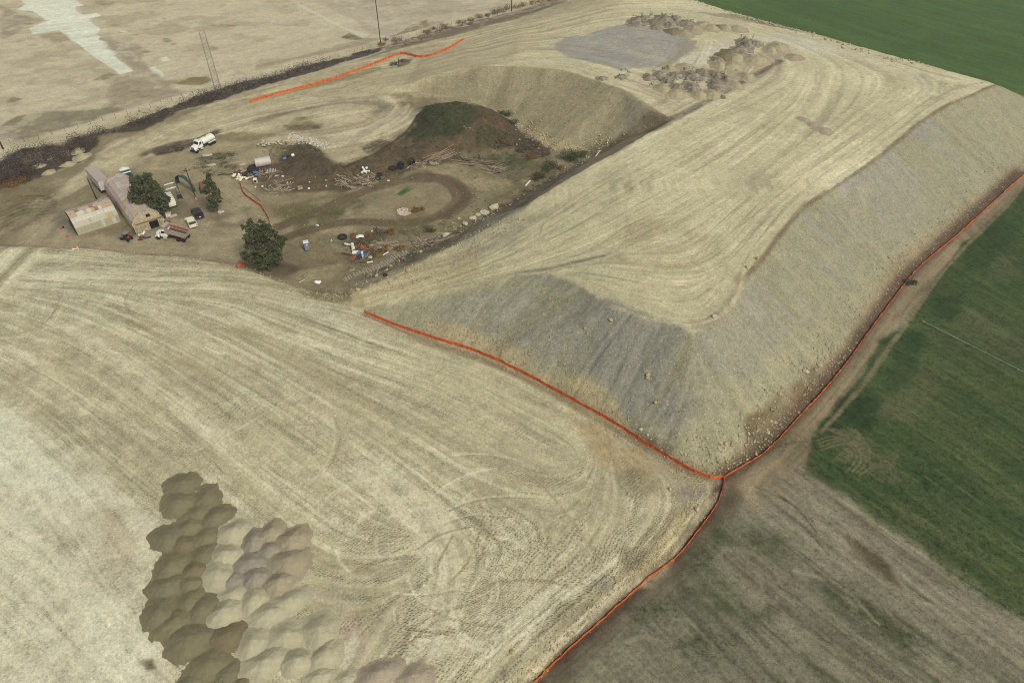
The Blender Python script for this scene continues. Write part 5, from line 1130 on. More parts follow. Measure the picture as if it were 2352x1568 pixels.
# dark green collapsed canopy
p0, p1 = W(405, 424), W(444, 442)
cn = thing('green_canopy', 'dark green arched tarpaulin canopy leaning by the utility pole', 'canopy', ((p0.x + p1.x) / 2, (p0.y + p1.y) / 2, gz((p0.x + p1.x) / 2, (p0.y + p1.y) / 2)), head(p0, p1))
Lc = math.dist(p0[:2], p1[:2]); vs = []; n = 14
for k in range(n + 1):
    th = math.pi * k / n; x = -Lc / 2 * math.cos(th) * 1.02; z = 3.3 * math.sin(th) ** .7
    for y, dz in ((0, 0), (.45, .1), (1.1 if k < 9 else .7, -.15)): vs.append((x + .06 * math.sin(k * 2 + y), y, max(.03, z + dz + .08 * math.sin(k * 1.7 + y * 3))))
m_ = MB().add(vs, [(3 * k + j, 3 * k + j + 1, 3 * k + j + 4, 3 * k + j + 3) for k in range(n) for j in range(2)])
co_ = m_.build('tarpaulin', mat('green_tarp', (34, 70, 66), .7, .15), cn); md = co_.modifiers.new('thick', 'SOLIDIFY'); md.thickness = .05
for y in (0, .9):
    q = MB()
    for k in range(n):
        th0, th1 = math.pi * k / n, math.pi * (k + 1) / n
        q.bar((-Lc / 2 * math.cos(th0), y, max(0, 3.25 * math.sin(th0) ** .7 - .05)), (-Lc / 2 * math.cos(th1), y, max(0, 3.25 * math.sin(th1) ** .7 - .05)), .04, n=4, cap=False)
    q.build('hoop', DARK, cn)
# ------------------------------------------------------------------ portable toilet
c0 = W(706, 573)
pt = thing('portable_toilet', 'grey portable toilet with a pale rounded roof standing alone', 'portable toilet', c0, head((0, 0), (.35, -.94)))
PG = mat('toilet_grey', (112, 112, 118), .5, .05); PG2 = mat('toilet_roof', (196, 196, 196), .5, .04)
b = MB(); b.add([(-.55, -.55, .1), (.55, -.55, .1), (.55, .55, .1), (-.55, .55, .1), (-.55, -.55, 2.05), (.55, -.55, 2.05), (.55, .55, 2.05), (-.55, .55, 2.05)], [(0, 1, 5, 4), (1, 2, 6, 5), (2, 3, 7, 6), (3, 0, 4, 7), (0, 3, 2, 1), (4, 5, 6, 7)]); b.build('cabin', PG, pt, bevel=.03)
b = MB(); pr = [(-.62, 2.05), (-.62, 2.12)] + [(.62 * math.cos(math.pi * (1 - k / 8)), 2.12 + .22 * math.sin(math.pi * k / 8)) for k in range(1, 8)] + [(.62, 2.12), (.62, 2.05)]
b.prism(pr, -.6, .6); b.build('roof', PG2, pt)
MB().box((.57, 0, 1.05), (.04, .85, 1.8)).build('door', mat('toilet_door', (124, 124, 130), .5, .04), pt); MB().box((.6, .1, 1.55), (.02, .28, .3)).build('sign', WHITE, pt); MB().box((0, -.56, 1.6), (.28, .03, .4)).build('sign', WHITE, pt)
MB().box((0, 0, .05), (1.25, 1.25, .1)).build('skid', DARK, pt); MB().bar((-.4, .4, 2.1), (-.4, .4, 2.5), .05).build('vent_pipe', DARK, pt)
# ------------------------------------------------------------------ poles
def pole(px, py, top, label, r=.15, cross=0, name='utility_pole', cat='utility pole', lean=(0, 0), ang=.4, group=None):
    c = W(px, py, -.2); t = thing(name, label, cat, c, 0, group)
    MB().bar((0, 0, 0), (lean[0], lean[1], top + .2), r, r * .7, 8).build('shaft', POLE, t)
    for k in range(cross):
        z = top - .4 - .8 * k; MB().box((lean[0], lean[1], z), (1.9, .1, .12), rz=ang).build('crossarm', POLE, t)
        for s in (-.8, 0, .8): MB().lathe([(.04, 0), (.05, .1), (.03, .18)], (lean[0] + s * math.cos(ang), lean[1] + s * math.sin(ang), z + .06), n=6).build('insulator', GALV, t)
    return t, c
pU, cU = pole(450.5, 458, 8.6, 'tall utility pole with a small crossarm and a cone at its foot', cross=1, group='utility poles')
MB().bar((-.3, .1, 5.5), (.1, .05, 2.0), .03).build('guy_rod', DARK, pU)
pole(222, 457, 5.9, 'short leaning bare pole on the ground beside the grey trailer', r=.17, group='utility poles', lean=(.3, -.5))
pole(875, 104.5, 21, 'very tall thin utility pole above the brushy fence line, top outside the picture', r=.19, group='utility poles')
pole(1175, 27, 12, 'utility pole behind brush at the top edge left of centre', r=.2, group='utility poles')
pole(8, 343, 9, 'thick dark pole at the left edge above the brush', r=.26, group='utility poles')
pole(916.5, 151, 2.6, 'short dark post standing in the weedy hollow by the orange fence', r=.14, name='short_post', cat='post')
# power lines
wl = MB()
for (ax, ay, az), (bx, by, bz) in [((cU.x, cU.y, cU.z + 8.3), (W(222, 457).x, W(222, 457).y, 6.4)), ((cU.x, cU.y, cU.z + 8.3), (fA[0], fA[1], 6.0))]:
    pr_ = None
    for k in range(11):
        q = k / 10; p = (ax + (bx - ax) * q, ay + (by - ay) * q, az + (bz - az) * q - 1.1 * 4 * q * (1 - q) * .5)
        if pr_: wl.bar(pr_, p, .012, n=3, cap=False)
        pr_ = p
wl.build('overhead_wire', DARK); tag(bpy.data.objects['overhead_wire'], 'thin sagging wire running from the yard pole to the hangar and trailer pole', 'wire')
# lattice tower
b0 = W(502.5, 212); TWR = mat('tower_steel', (140, 133, 122), .6, .1); tt0 = thing('lattice_tower', 'slender steel lattice tower rising from the brush at the ditch', 'tower', b0, .3)
Ht = 19.5; hw = .95
for sx in (-1, 1):
    for sy in (-1, 1): MB().bar((sx * hw, sy * hw, 0), (sx * hw * .85, sy * hw * .85, Ht), .06, n=4).build('leg', TWR, tt0)
nb = 13; zz_ = np.linspace(0, Ht, nb + 1)
for k in range(nb):
    for (ax, ay), (bx, by) in (((-1, -1), (1, -1)), ((1, -1), (1, 1)), ((1, 1), (-1, 1)), ((-1, 1), (-1, -1))):
        h0, h1 = hw * (1 - .15 * zz_[k] / Ht), hw * (1 - .15 * zz_[k + 1] / Ht)
        MB().bar((ax * h0, ay * h0, zz_[k]), (bx * h1, by * h1, zz_[k + 1]), .036, n=3, cap=False).build('brace', TWR, tt0)
        MB().bar((bx * h0, by * h0, zz_[k]), (ax * h1, ay * h1, zz_[k + 1]), .036, n=3, cap=False).build('brace', TWR, tt0)
# ------------------------------------------------------------------ fences
def resample(pts, step):
    out = [Vector(pts[0])]; acc = 0
    for a, b in zip(pts[:-1], pts[1:]):
        a = Vector(a); b = Vector(b); L = (b - a).length; d = step - acc
        while d <= L: out.append(a + (b - a) * d / L); d += step
        acc = (acc + L) % step if True else 0
    return out
ORANGE2 = mat('orange_mesh_dirty', (236, 122, 66), .9, .3, .5, spec=.1, trans=.4)
def mesh_fence(name, label, px_pts, h=.7, step=2.6, group='orange site fences', mm=None):
    w_ = smooth_line(WW(px_pts), 5); ps = resample(w_, step) + [Vector(w_[-1])]
    t = thing(name, label, 'site fence', (ps[0].x, ps[0].y, gz(ps[0].x, ps[0].y)), 0, group); o_ = Vector(t.location)
    pm = MB().bar((0, 0, -.2), (0, 0, h + .12), .035, n=4).mesh('post', mat('post_dark', (96, 60, 44), .8))
    for i, p in enumerate(ps):
        z = gz(p.x, p.y); put('post', pm, t, Vector((p.x, p.y, z)) - o_)
        if i + 1 < len(ps):
            q = ps[i + 1]; vs = []; n = 4; d = Vector((q.x - p.x, q.y - p.y)).normalized(); nx_, ny_ = -d.y, d.x
            hh = [h + R.uniform(-.06, .05) for _ in range(n + 1)]
            for k in range(n + 1):
                f = k / n; x, y = p.x + (q.x - p.x) * f, p.y + (q.y - p.y) * f; zg = gz(x, y); bow = .05 * math.sin(math.pi * f) * R.uniform(-1, 1)
                sag = .05 * math.sin(math.pi * f)
                for s in (-.015, .015):
                    vs.append((x + nx_ * (s + bow) - o_.x, y + ny_ * (s + bow) - o_.y, zg - o_.z - .03)); vs.append((x + nx_ * (s + bow * 2) - o_.x, y + ny_ * (s + bow * 2) - o_.y, zg - o_.z + h - sag))
            fs = []
            for k in range(n):
                a = 4 * k; b_ = a + 4; fs += [(a, b_, b_ + 1, a + 1), (a + 2, a + 3, b_ + 3, b_ + 2), (a + 1, b_ + 1, b_ + 3, a + 3)]
            MB().add(vs, fs).build('mesh_panel', mm or ORANGE, t)
    return t
mesh_fence('orange_fence', 'orange fence between the lower pad and the nose of the embankment', [(838,719),(900,745),(1000,779),(1060,797),(1130,823),(1210,862),(1300,911),(1380,955),(1440,991),(1500,1030),(1550,1060),(1600,1088),(1630,1099),(1648,1101),(1662,1097)], h=.78)
mesh_fence('orange_fence', 'orange fence along the toe of the long right-hand slope beside the field', [(1660,1098),(1700,1074),(1765,1032),(1842,950),(1890,900),(1950,826),(2000,756),(2080,650),(2120,606),(2190,548),(2260,485),(2340,412),(2400,365)], h=.5, mm=ORANGE2)
mesh_fence('orange_fence', 'orange fence down the edge of the lower pad towards the bottom of the picture', [(1662,1099),(1654,1145),(1612,1208),(1552,1282),(1489,1327),(1432,1380),(1330,1470),(1228,1567),(1170,1622)], h=.55)
mesh_fence('orange_fence', 'orange fence beside the haul road above the upper yard', [(575,235),(620,222),(750,188),(830,160),(880,140),(915,126),(940,127),(965,133),(1010,122),(1065,92)], h=.85)
mesh_fence('orange_fence', 'short curving orange fence in the yard left of the loop track', [(552,420),(560,445),(580,462),(600,475),(608,488),(618,505),(622,520)], h=.75)
mesh_fence('orange_fence', 'short orange fence piece emerging under the big tree near the pad edge', [(545,615),(570,603),(590,592),(610,580),(640,562)], h=.75)
# wire fence along the airfield
pts = smooth_line(WW([(-40,337),(0,334),(75,322),(141,305),(226,281),(325,255),(432,221),(485,210),(600,180),(700,152),(790,128),(870,104),(960,80),(1060,52),(1180,24),(1290,-6)]), 5); ps = resample(pts, 3.7)
wf = thing('wire_fence', 'old post and wire fence along the airfield above the brush', 'wire fence', (ps[0].x, ps[0].y, 0)); o_ = Vector(wf.location)
pm = MB().bar((0, 0, -.2), (0, 0, 1.3), .05, n=5).mesh('post', POLE)
for i, p in enumerate(ps):
    z = gz(p.x, p.y); put('post', pm, wf, Vector((p.x, p.y, z)) - o_, rot=(R.uniform(-.08, .08), R.uniform(-.08, .08), 0))
for hgt in (.5, .95, 1.35):
    q = MB()
    for a, b in zip(ps[:-1], ps[1:]): q.bar((a.x - o_.x, a.y - o_.y, gz(a.x, a.y) + hgt), (b.x - o_.x, b.y - o_.y, gz(b.x, b.y) + hgt), .012, n=3, cap=False)
    q.build('wire', GALV, wf)
# irrigation pipe in the crop
a, b = W(2120, 741), W(2420, 893); L = math.dist(a[:2], b[:2]); hd = head(a, b)
ip = thing('irrigation_pipe', 'long white irrigation pipe lying across the green field', 'irrigation pipe', (a.x, a.y, gz(a.x, a.y)), hd)
pm = MB().bar((0, 0, .35), (5.9, 0, .35), .05, n=8).mesh('pipe_section', mat('pipe_white', (150, 152, 144), .5)); jm = MB().lathe([(.1, -.08), (.12, 0), (.1, .08)], (0, 0, .35), 'X', 8).bar((0, 0, 0), (0, 0, .3), .04, n=4).mesh('riser_joint', GALV)
for k in range(int(L / 6)): put('pipe_section', pm, ip, (k * 6, 0, 0)); put('riser_joint', jm, ip, (k * 6, 0, 0))
# cones, stakes and barricade along the pad edge
def cone(px, py, label, s=1.0, group='traffic cones'):
    c = W(px, py); t = thing('traffic_cone', label, 'traffic cone', c, R.uniform(0, 3), group)
    MB().box((0, 0, .03), (.42 * s, .42 * s, .06)).build('base', ORANGE, t); MB().lathe([(.17 * s, .05), (.03 * s, .85 * s)], (0, 0, 0), n=12).build('body', ORANGE, t); MB().lathe([(.13 * s, .3 * s), (.085 * s, .52 * s)], (0, 0, .0), n=12).build('collar', WHITE, t)
cone(451, 459.5, 'orange and white cone at the foot of the yard utility pole', 1.25)
cone(472, 441, 'orange cone on the ground at the rusty tank trailer', .8)
cone(310, 583, 'white and orange cone on the pad edge below the dump truck')
for px, py, lb in [(115,570,'far left'),(140.5,573,'third from the left'),(230,579,'left of the middle'),(256,577.5,'middle'),(353,586,'right end'),(90,571,'second from the left'),(288,581,'beside the cone')]:
    c = W(px, py); t = thing('marker_stake', 'pink-flagged survey stake on the pad edge, %s of the row' % lb, 'survey stake', c, R.uniform(0, 3), 'survey stakes on the pad edge')
    MB().box((0, 0, .45), (.06, .06, 1.1), rx=R.uniform(-.2, .2)).build('stake', WOOD, t); MB().box((.12, 0, .8), (.35, .05, .4), ry=.3).build('ribbon', mat('pink_ribbon', (232, 104, 96), .7), t)
c = W(174.7, 574); t = thing('barricade', 'small white and orange barricade on the pad edge above the lower pad', 'barricade', c, .5)
for s in (-1, 1): MB().bar((s * .5, -.25, 0), (s * .5, 0, .95), .04, n=4).build('leg', WHITE, t); MB().bar((s * .5, .25, 0), (s * .5, 0, .95), .04, n=4).build('leg', WHITE, t)
MB().box((0, -.05, .75), (1.25, .05, .25)).build('board', ORANGE, t); MB().box((0, -.12, .4), (1.25, .05, .2)).build('board', WHITE, t)
for px, py, lb, cl in [(141,526,'upper','red'),(155.7,544,'lower','red')]:
    c = W(px, py); t = thing('fuel_can', '%s of two red cans on the ground left of the barrel shed' % lb, 'fuel can', c, R.random(), 'red cans by the shed'); MB().box((0, 0, .2), (.45, .3, .4)).build('body', mat('red_can', (224, 60, 40)), t, bevel=.04); MB().box((0, 0, .43), (.2, .06, .06)).build('handle', DARK, t)
c = W(146, 523.5); t = thing('bucket', 'black bucket beside the upper red can', 'bucket', c); MB().lathe([(.16, 0), (.2, .4)], (0, 0, 0), n=12).build('body', BLACKR, t); MB().lathe([(.19, 0), (.19, .02)], (0, 0, .38), n=12).build('rim', DARK, t)
# things by the portal
c = W(340, 546.5); t = thing('solar_panel', 'dark solar panel lying flat in front of the hangar portal', 'solar panel', c, .4); MB().box((0, 0, .12), (1.5, .8, .05)).build('panel', mat('solar', (42, 46, 62), .25, .02), t); MB().box((0, 0, .08), (1.58, .88, .05)).build('frame', GALV, t)
for k, (px, py, lb) in enumerate([(325, 541, 'left'), (331, 538, 'right')]):
    c = W(px, py); t = thing('white_drum', 'white plastic drum leaning at the portal post, the %s of two' % lb, 'drum', c, .6 + k, 'white drums at the portal'); MB().lathe([(.18, -.7), (.28, -.5), (.28, .5), (.18, .7)], (0, 0, .35), 'X', 10).build('body', WHITE, t); MB().lathe([(.29, -.03), (.29, .03)], (0, 0, .35), 'X', 10).build('band', GALV, t)
c = W(326, 549); t = thing('scrap_heap', 'rusty scrap heap beside the white drums in front of the portal', 'scrap', c)
for k in range(14): MB().bar((R.uniform(-.8, .8), R.uniform(-.9, .9), R.uniform(0, .3)), (R.uniform(-.8, .8), R.uniform(-.9, .9), R.uniform(.1, .7)), R.uniform(.04, .1), n=5).build('scrap_bar', RUST if k % 3 else DARK, t)
c = W(380, 513); t = thing('scrap_heap', 'dark tangle of scrap and rods in the hangar doorway corner', 'scrap', c)
for k in range(20): MB().bar((R.uniform(-1.2, 1.2), R.uniform(-.9, .9), R.uniform(0, .3)), (R.uniform(-1.2, 1.2), R.uniform(-.9, .9), R.uniform(.2, 1.2)), R.uniform(.03, .09), n=5).build('scrap_bar', RUST if k % 2 else DARK, t)
c = W(377, 510); t = thing('white_barrel', 'white and blue barrel at the right corner of the hangar front', 'barrel', c, .5); MB().lathe([(.3, 0), (.33, .1), (.33, .85), (.3, .95)], (0, 0, 0), n=14).build('body', WHITE, t); MB().lathe([(.335, .3), (.335, .5)], (0, 0, 0), n=14).build('band', BLUE, t)
c = W(387, 497); t = thing('water_tote', 'square cream water tote under the big tree', 'water tote', c, .5); MB().box((0, 0, .65), (1.1, 1.1, 1.0)).build('tank', CREAM, t, bevel=.06); MB().box((0, 0, .08), (1.2, 1.2, .15)).build('pallet', WOOD, t)
c = W(398, 497); t = thing('stone_slab', 'pale slab lying flat beside the cream water tote', 'slab', c, .7); MB().box((0, 0, .15), (1.8, 1.0, .2)).build('slab', mat('slab', (176, 168, 150), .9), t, bevel=.03); MB().bar((-.3, .4, .2), (-.2, .45, 1.3), .06, n=5).build('post', WHITE, t)
# ------------------------------------------------------------------ foliage
def leaf_cloud(centres, radii, count, size, seed, flat=.75, aspect=1.0, up=.3):
    """many small leaf faces inside a set of uneven lobes"""
    r = np.random.default_rng(seed); centres = np.asarray(centres, float); radii = np.asarray(radii, float)
    wgt = radii ** 2.2; wgt /= wgt.sum(); k = r.choice(len(centres), count, p=wgt)
    d = r.normal(size=(count, 3)); d /= np.linalg.norm(d, axis=1)[:, None]
    rad = radii[k] * (r.random(count) ** .4) * (1 + .12 * r.normal(size=count)); p = centres[k] + d * rad[:, None] * [1, 1, flat]
    nrm = d * .6 + r.normal(size=(count, 3)) * .6 + [0, 0, up]; nrm /= np.linalg.norm(nrm, axis=1)[:, None]
    t = np.cross(nrm, r.normal(size=(count, 3))); t /= np.linalg.norm(t, axis=1)[:, None]; b = np.cross(nrm, t)
    s = size * (.6 + .8 * r.random(count))[:, None]; t = t * s; b = b * s * aspect
    v = np.stack([p - t * .5, p + b * .5, p + t * .5, p - b * .5], 1).reshape(-1, 3)
    return v, np.arange(count * 4).reshape(-1, 4)
def leafmat(name, rgb, isl=.45):
    m = mat(name, rgb, .8, .2, 1.2, spec=.15, island=isl); return m
LEAF_D = leafmat('leaf_dark', (76, 80, 50), .55); LEAF_G = leafmat('leaf_shrub', (72, 84, 50), .4); LEAF_B = leafmat('dry_shrub_brown', (122, 92, 56), .4); TWIG = leafmat('dry_twigs', (98, 87, 76), .6); DTWIG = leafmat('dark_twigs', (76, 66, 60), .6); WEED = leafmat('weed_green', (64, 96, 42), .35); BARK = mat('bark', (92, 74, 56), .95, .2)
def tree(px, py, label, lobes, trunk_h, tr_r, count, size, seed, lean=(0, 0), k_=1.2, kz=1.12):
    lobes = [(x * k_, y * k_, z * kz, r * k_) for x, y, z, r in lobes]
    c = W(px, py); t = thing('tree', label, 'tree', c, 0, 'dark leafy trees in the yard'); rr = R
    m = MB(); m.bar((0, 0, -.3), (lean[0] * .5, lean[1] * .5, trunk_h), tr_r, tr_r * .7, 8)
    top = Vector((lean[0] * .5, lean[1] * .5, trunk_h)); m.build('trunk', BARK, t)
    cs = [l[:3] for l in lobes]; rs = [l[3] for l in lobes]
    for l in lobes[::2]:
        q = MB(); mid = top.lerp(Vector(l[:3]), .55) + Vector((0, 0, .3)); q.bar(top, mid, tr_r * .5, tr_r * .3, 5).bar(mid, l[:3], tr_r * .3, tr_r * .08, 5); q.build('limb', BARK, t)
    # sub-lobes for an uneven outline
    g = np.random.default_rng(seed); C2, R2 = [], []
    for (x, y, z, r_) in lobes:
        for _ in range(14):
            d = g.normal(size=3); d /= np.linalg.norm(d); C2.append((x + d[0] * r_ * g.uniform(.3, .95), y + d[1] * r_ * .8, z + d[2] * r_ * .7)); R2.append(r_ * g.uniform(.22, .52))
    v, f = leaf_cloud(C2, R2, count, size, seed); put('crown', mesh_np('crown', v, f, LEAF_D), t)
    return t
# axes: x right, y away, z up.  big tree beside the hangar
tree(357, 503, 'biggest dark evergreen tree, leaning over the long hangar', [(0, 0, 3.6, 2.6), (-1.5, .5, 5.4, 2.4), (1.6, .3, 4.8, 2.4), (-.8, 1.2, 7.4, 2.1), (.9, 1.0, 6.9, 2.0), (-2.0, 1.5, 8.6, 1.3), (.4, 2.0, 8.6, 1.2), (2.9, .2, 3.6, 1.6), (-2.6, .6, 3.8, 1.4), (3.4, -.1, 5.0, 1.1), (1.9, -.6, 2.4, 1.3)], 3.2, .38, 16000, .32, 5)
tree(501, 488, 'narrow dark evergreen tree standing alone right of the utility pole', [(0, 0, 2.4, 1.45), (-.2, .3, 4.0, 1.5), (.2, .2, 5.4, 1.2), (-.2, .5, 6.8, 1.0), (.1, .6, 7.9, .6), (.9, 0, 3.1, .9), (-1.0, .1, 4.9, .7)], 2.4, .2, 8000, .32, 8, k_=1.12, kz=1.25)
tree(615, 612, 'big dark spreading tree near the pad edge with orange fence behind', [(0, 0, 3.8, 2.4), (-1.6, .4, 5.6, 2.0), (1.5, .5, 5.6, 2.2), (0, 1, 7.2, 2.0), (-1.8, 1.2, 8.3, 1.3), (.4, 1.3, 8.7, 1.1), (2.9, .3, 4.6, 1.7), (3.6, .6, 5.6, 1.1), (-2.0, -1.0, 2.4, 1.4), (-3.2, -.9, 3.2, .9), (1.0, -1.1, 1.9, 1.5), (2.2, -.8, 2.6, 1.2), (-.4, -1.2, 2.0, 1.5)], 3.0, .36, 17000, .32, 13)
# shrubs
def shrub(px, py, r, h, m, label, name='shrub', seed=1, count=500, group=None, size=.26):
    c = W(px, py); t = thing(name, label, 'shrub', c, 0, group); g = np.random.default_rng(seed)
    n = 7; C = [(g.uniform(-.6, .6) * r, g.uniform(-.6, .6) * r, h * g.uniform(.3, .65)) for _ in range(n)]; Rr = [r * g.uniform(.35, .6) for _ in range(n)]
    v, f = leaf_cloud(C, Rr, count, size, seed, flat=min(1, h / r), aspect=.6); put('foliage', mesh_np('foliage', v, f, m), t)
    q = MB()
    for k in range(5): q.bar((0, 0, -.1), (g.uniform(-.6, .6) * r, g.uniform(-.6, .6) * r, h * .7), .05, .02, 4)
    q.build('stem', BARK, t); return t
SHR = [
 (1310, 372, 3.2, 3.2, LEAF_G, 'largest green shrub, at the corner of the pit below the gravel slope', 1800), (1336, 360, 2.0, 2.2, LEAF_G, 'green shrub right against the largest one, nearest the white pipe', 700), (1262, 390, 2.6, 2.6, LEAF_G, 'green shrub in the middle of the row at the pit corner', 1200), (1238, 412, 2.2, 2.2, LEAF_G, 'lowest green shrub of the row, beside the white plank', 900),
 (1284, 388, 1.6, 1.2, LEAF_B, 'rust-brown shrub between the green shrubs at the pit corner', 400), (1219, 365, 2.3, 1.7, LEAF_B, 'widest rust-brown shrub in the pit above the green row', 700), (1196, 348, 1.6, 1.1, TWIG, 'grey twiggy shrub at the foot of the gravel slope', 400),
 (1150, 326, 1.8, 1.2, LEAF_B, 'brown shrub in the weedy ground right of the brown mound', 450), (1172, 332, 1.7, 1.0, LEAF_B, 'darker brown shrub just right of its neighbour beside the mound', 350), (1140, 343, 1.4, .9, TWIG, 'small grey-brown shrub below the mound', 260),
 (1165, 268, 1.9, 2.0, LEAF_G, 'green shrub at the right shoulder of the brown mound, on the slope', 600), (1180, 285, 1.7, 1.7, LEAF_G, 'green shrub below the first at the mound shoulder', 500), (1150, 262, 1.3, 1.2, LEAF_G, 'small pale green shrub highest at the mound shoulder', 300),
 (1088, 572, 1.2, .7, LEAF_B, 'tan bush among the cut poles by the pit edge', 1), (915, 572, 1.4, .9, LEAF_B, 'golden brown bush between the pole piles near the pit edge', 300), (882, 572, 1.6, 1.0, LEAF_B, 'golden brown bush right of the white tubes', 380), (860, 580, 1.3, .8, LEAF_B, 'lowest golden brown bush right of the blue hose', 260), (842, 563, 1.2, .8, LEAF_B, 'golden bush behind the rusty sheet', 260),
 (893, 535, 1.7, 1.0, LEAF_B, 'brown bush at the foot of the bank under the loop track', 420), (870, 533, 1.7, .9, TWIG, 'grey bush at the bank left of the brown one', 300), (815, 544, 1.6, .9, LEAF_B, 'reddish brown bush above the white tubes', 360), (848, 541, 1.3, .8, LEAF_B, 'brown bush between the two at the bank', 240), (985, 527, 2.0, .8, LEAF_D, 'dark low bush at the right end of the bank', 320),
 (951, 484, 1.7, .9, LEAF_B, 'tan bush beside the white rubble heap inside the loop', 380), (966, 482, 1.3, .7, LEAF_B, 'second tan bush right of the rubble heap inside the loop', 220),
 (905, 150, 1.7, 1.2, LEAF_G, 'green bush at the left of the weedy hollow', 350), (925, 143, 1.6, .9, TWIG, 'twiggy bush in the weedy hollow', 300),
 (2091, 651, 1.4, .8, LEAF_G, 'lone green bush by the field edge outside the orange fence', 500),
 (876, 106, 2.2, 1.6, LEAF_B, 'brown bush at the foot of the tallest utility pole', 500), (912, 97, 2.8, 2.0, TWIG, 'large dark bush right of the tallest pole', 600), (888, 93, 1.6, 1.0, TWIG, 'small dark bush just behind the tallest pole', 250),
 (980, 76, 2.2, 1.3, LEAF_B, 'brown bush halfway along the far fence line', 450), (997, 69, 1.4, 1.0, TWIG, 'small round dark bush on the far fence line', 250), (1022, 67, 2.6, 2.2, LEAF_B, 'tall brown round bush on the far fence line', 600),
 (1062, 54, 2.6, 1.6, LEAF_B, 'wide brown bush on the far fence line left of the dark clump', 500), (1082, 50, 2.2, 1.4, LEAF_B, 'brown bush touching its wider left neighbour on the far fence line', 400), (1100, 42, 2.4, 1.9, TWIG, 'dark bush at the left end of the far clump', 500), (1117, 38, 2.0, 1.3, TWIG, 'low dark bush in the far clump', 350), (1136, 33, 2.8, 2.3, TWIG, 'dark tall bush in the middle of the far clump', 650), (1153, 29, 2.6, 2.2, LEAF_B, 'brown bush left of the far pole', 600), (1168, 22, 2.4, 2.2, TWIG, 'dark bush behind the far pole', 550),
 (1186, 20, 2.4, 1.8, LEAF_B, 'brown bush just right of the far pole', 500), (1204, 15, 2.4, 1.8, LEAF_B, 'second brown bush right of the far pole', 500), (1222, 11, 2.3, 1.8, LEAF_B, 'third brown bush right of the far pole', 500), (1241, 7, 2.3, 1.8, LEAF_B, 'fourth brown bush right of the far pole', 500), (1260, 3, 2.3, 1.8, LEAF_B, 'brown bush at the top edge of the picture', 500)]
for i, (px, py, r, h, m, lb, ct) in enumerate(SHR):
    if ct > 1: shrub(px, py, r, h, m, lb, seed=100 + i, count=int(ct * 1.1), group='shrubs round the pit and fence lines')
# the dense dry brush in the ditch: one mass
def brush_mass(name, label, poly, n, rmin, rmax, hmul, per, m, seed, size=.3):
    g = np.random.default_rng(seed); w_ = np.array(WW(poly)); lo, hi = w_.min(0), w_.max(0); C, Rr = [], []
    while len(C) < n:
        p = g.uniform(lo, hi, (400, 2)); ok = inside(p[:, 0], p[:, 1], [tuple(a) for a in w_])
        for x, y in p[ok][:n - len(C)]:
            r = g.uniform(rmin, rmax); C.append((x, y, gz(x, y) + r * hmul * .55)); Rr.append(r)
    v, f = leaf_cloud(C, Rr, n * per, size, seed, flat=hmul, aspect=.45, up=.5)
    o = bpy.data.objects.new(name, mesh_np(name, v, f, m)); COL.objects.link(o); return tag(o, label, 'brush', kind='stuff')
brush_mass('dry_brush', 'dense dark dry brush filling the ditch left of the haul road', [(-60,388),(0,376),(50,350),(100,338),(150,340),(172,322),(250,302),(300,285),(340,274),(400,252),(450,230),(480,220),(560,196),(640,178),(700,156),(760,144),(752,150),(690,168),(620,190),(560,207),(480,234),(420,246),(330,290),(250,298),(220,304),(226,325),(205,350),(180,345),(160,362),(140,372),(100,368),(90,390),(60,410),(0,425),(-60,440)], 620, .9, 2.2, 1.1, 52, DTWIG, 21, .34)
brush_mass('dry_brush_tops', 'paler grey-brown twiggy tops over the dark ditch brush', [(-60,388),(0,380),(100,345),(172,326),(250,306),(340,278),(450,234),(560,200),(700,160),(750,150),(620,190),(480,230),(330,286),(225,320),(180,350),(60,405),(-60,436)], 330, .6, 1.3, 1.2, 40, leafmat('pale_twigs', (132, 118, 100), .4), 51, .26)
brush_mass('sparse_brush', 'thin dark brush scattered along the far fence line', [(760,142),(860,116),(960,84),(1000,72),(1100,44),(1100,52),(1000,84),(940,102),(880,118),(800,138)], 80, .5, 1.1, .8, 34, TWIG, 22, .28)
brush_mass('rusty_brush', 'orange-brown dry brush at the left edge below the dark brush', [(-60,420),(0,408),(50,408),(70,420),(40,430),(0,438),(-60,450)], 70, .7, 1.4, .7, 50, LEAF_B, 23, .28)
brush_mass('island_brush', 'dark dry brush on the low island behind the water truck', [(350,352),(400,336),(440,332),(470,312),(500,300),(502,306),(470,322),(430,340),(400,352),(365,358)], 70, .5, 1.1, .7, 46, TWIG, 24, .26)
brush_mass('pit_brush', 'dark scrub along the foot of the slope in the pit', [(1165,290),(1200,305),(1240,325),(1270,345),(1262,362),(1230,368),(1205,352),(1180,330),(1160,310)], 90, .6, 1.3, .7, 44, TWIG, 25, .26)
brush_mass('edge_weeds', 'dark weeds along the foot of the upper pad in the pit', [(905,600),(960,570),(1060,520),(1130,482),(1240,418),(1300,385),(1300,392),(1240,428),(1130,494),(1060,534),(960,584),(905,612)], 130, .4, 1.0, .45, 22, LEAF_D, 52, .24)
brush_mass('bank_scrub', 'ragged dry weeds on the brown spoil bank', [(650,352),(705,330),(740,345),(770,385),(700,410),(640,400)], 110, .35, .9, .5, 20, TWIG, 53, .24)
brush_mass('mound_weeds', 'dark green and brown weeds covering the brown soil mound', [(960,268),(1000,244),(1060,240),(1110,252),(1180,292),(1240,350),(1180,372),(1100,350),(1000,365),(900,395),(820,402),(760,410),(700,420),(880,345)], 420, .4, 1.0, .35, 16, LEAF_D, 26, .26)
brush_mass('bank_weeds', 'weeds on the spoil bank beside the junk', [(600,335),(660,325),(720,340),(740,352),(720,372),(660,372),(610,365)], 90, .4, .9, .4, 18, LEAF_D, 27, .24)
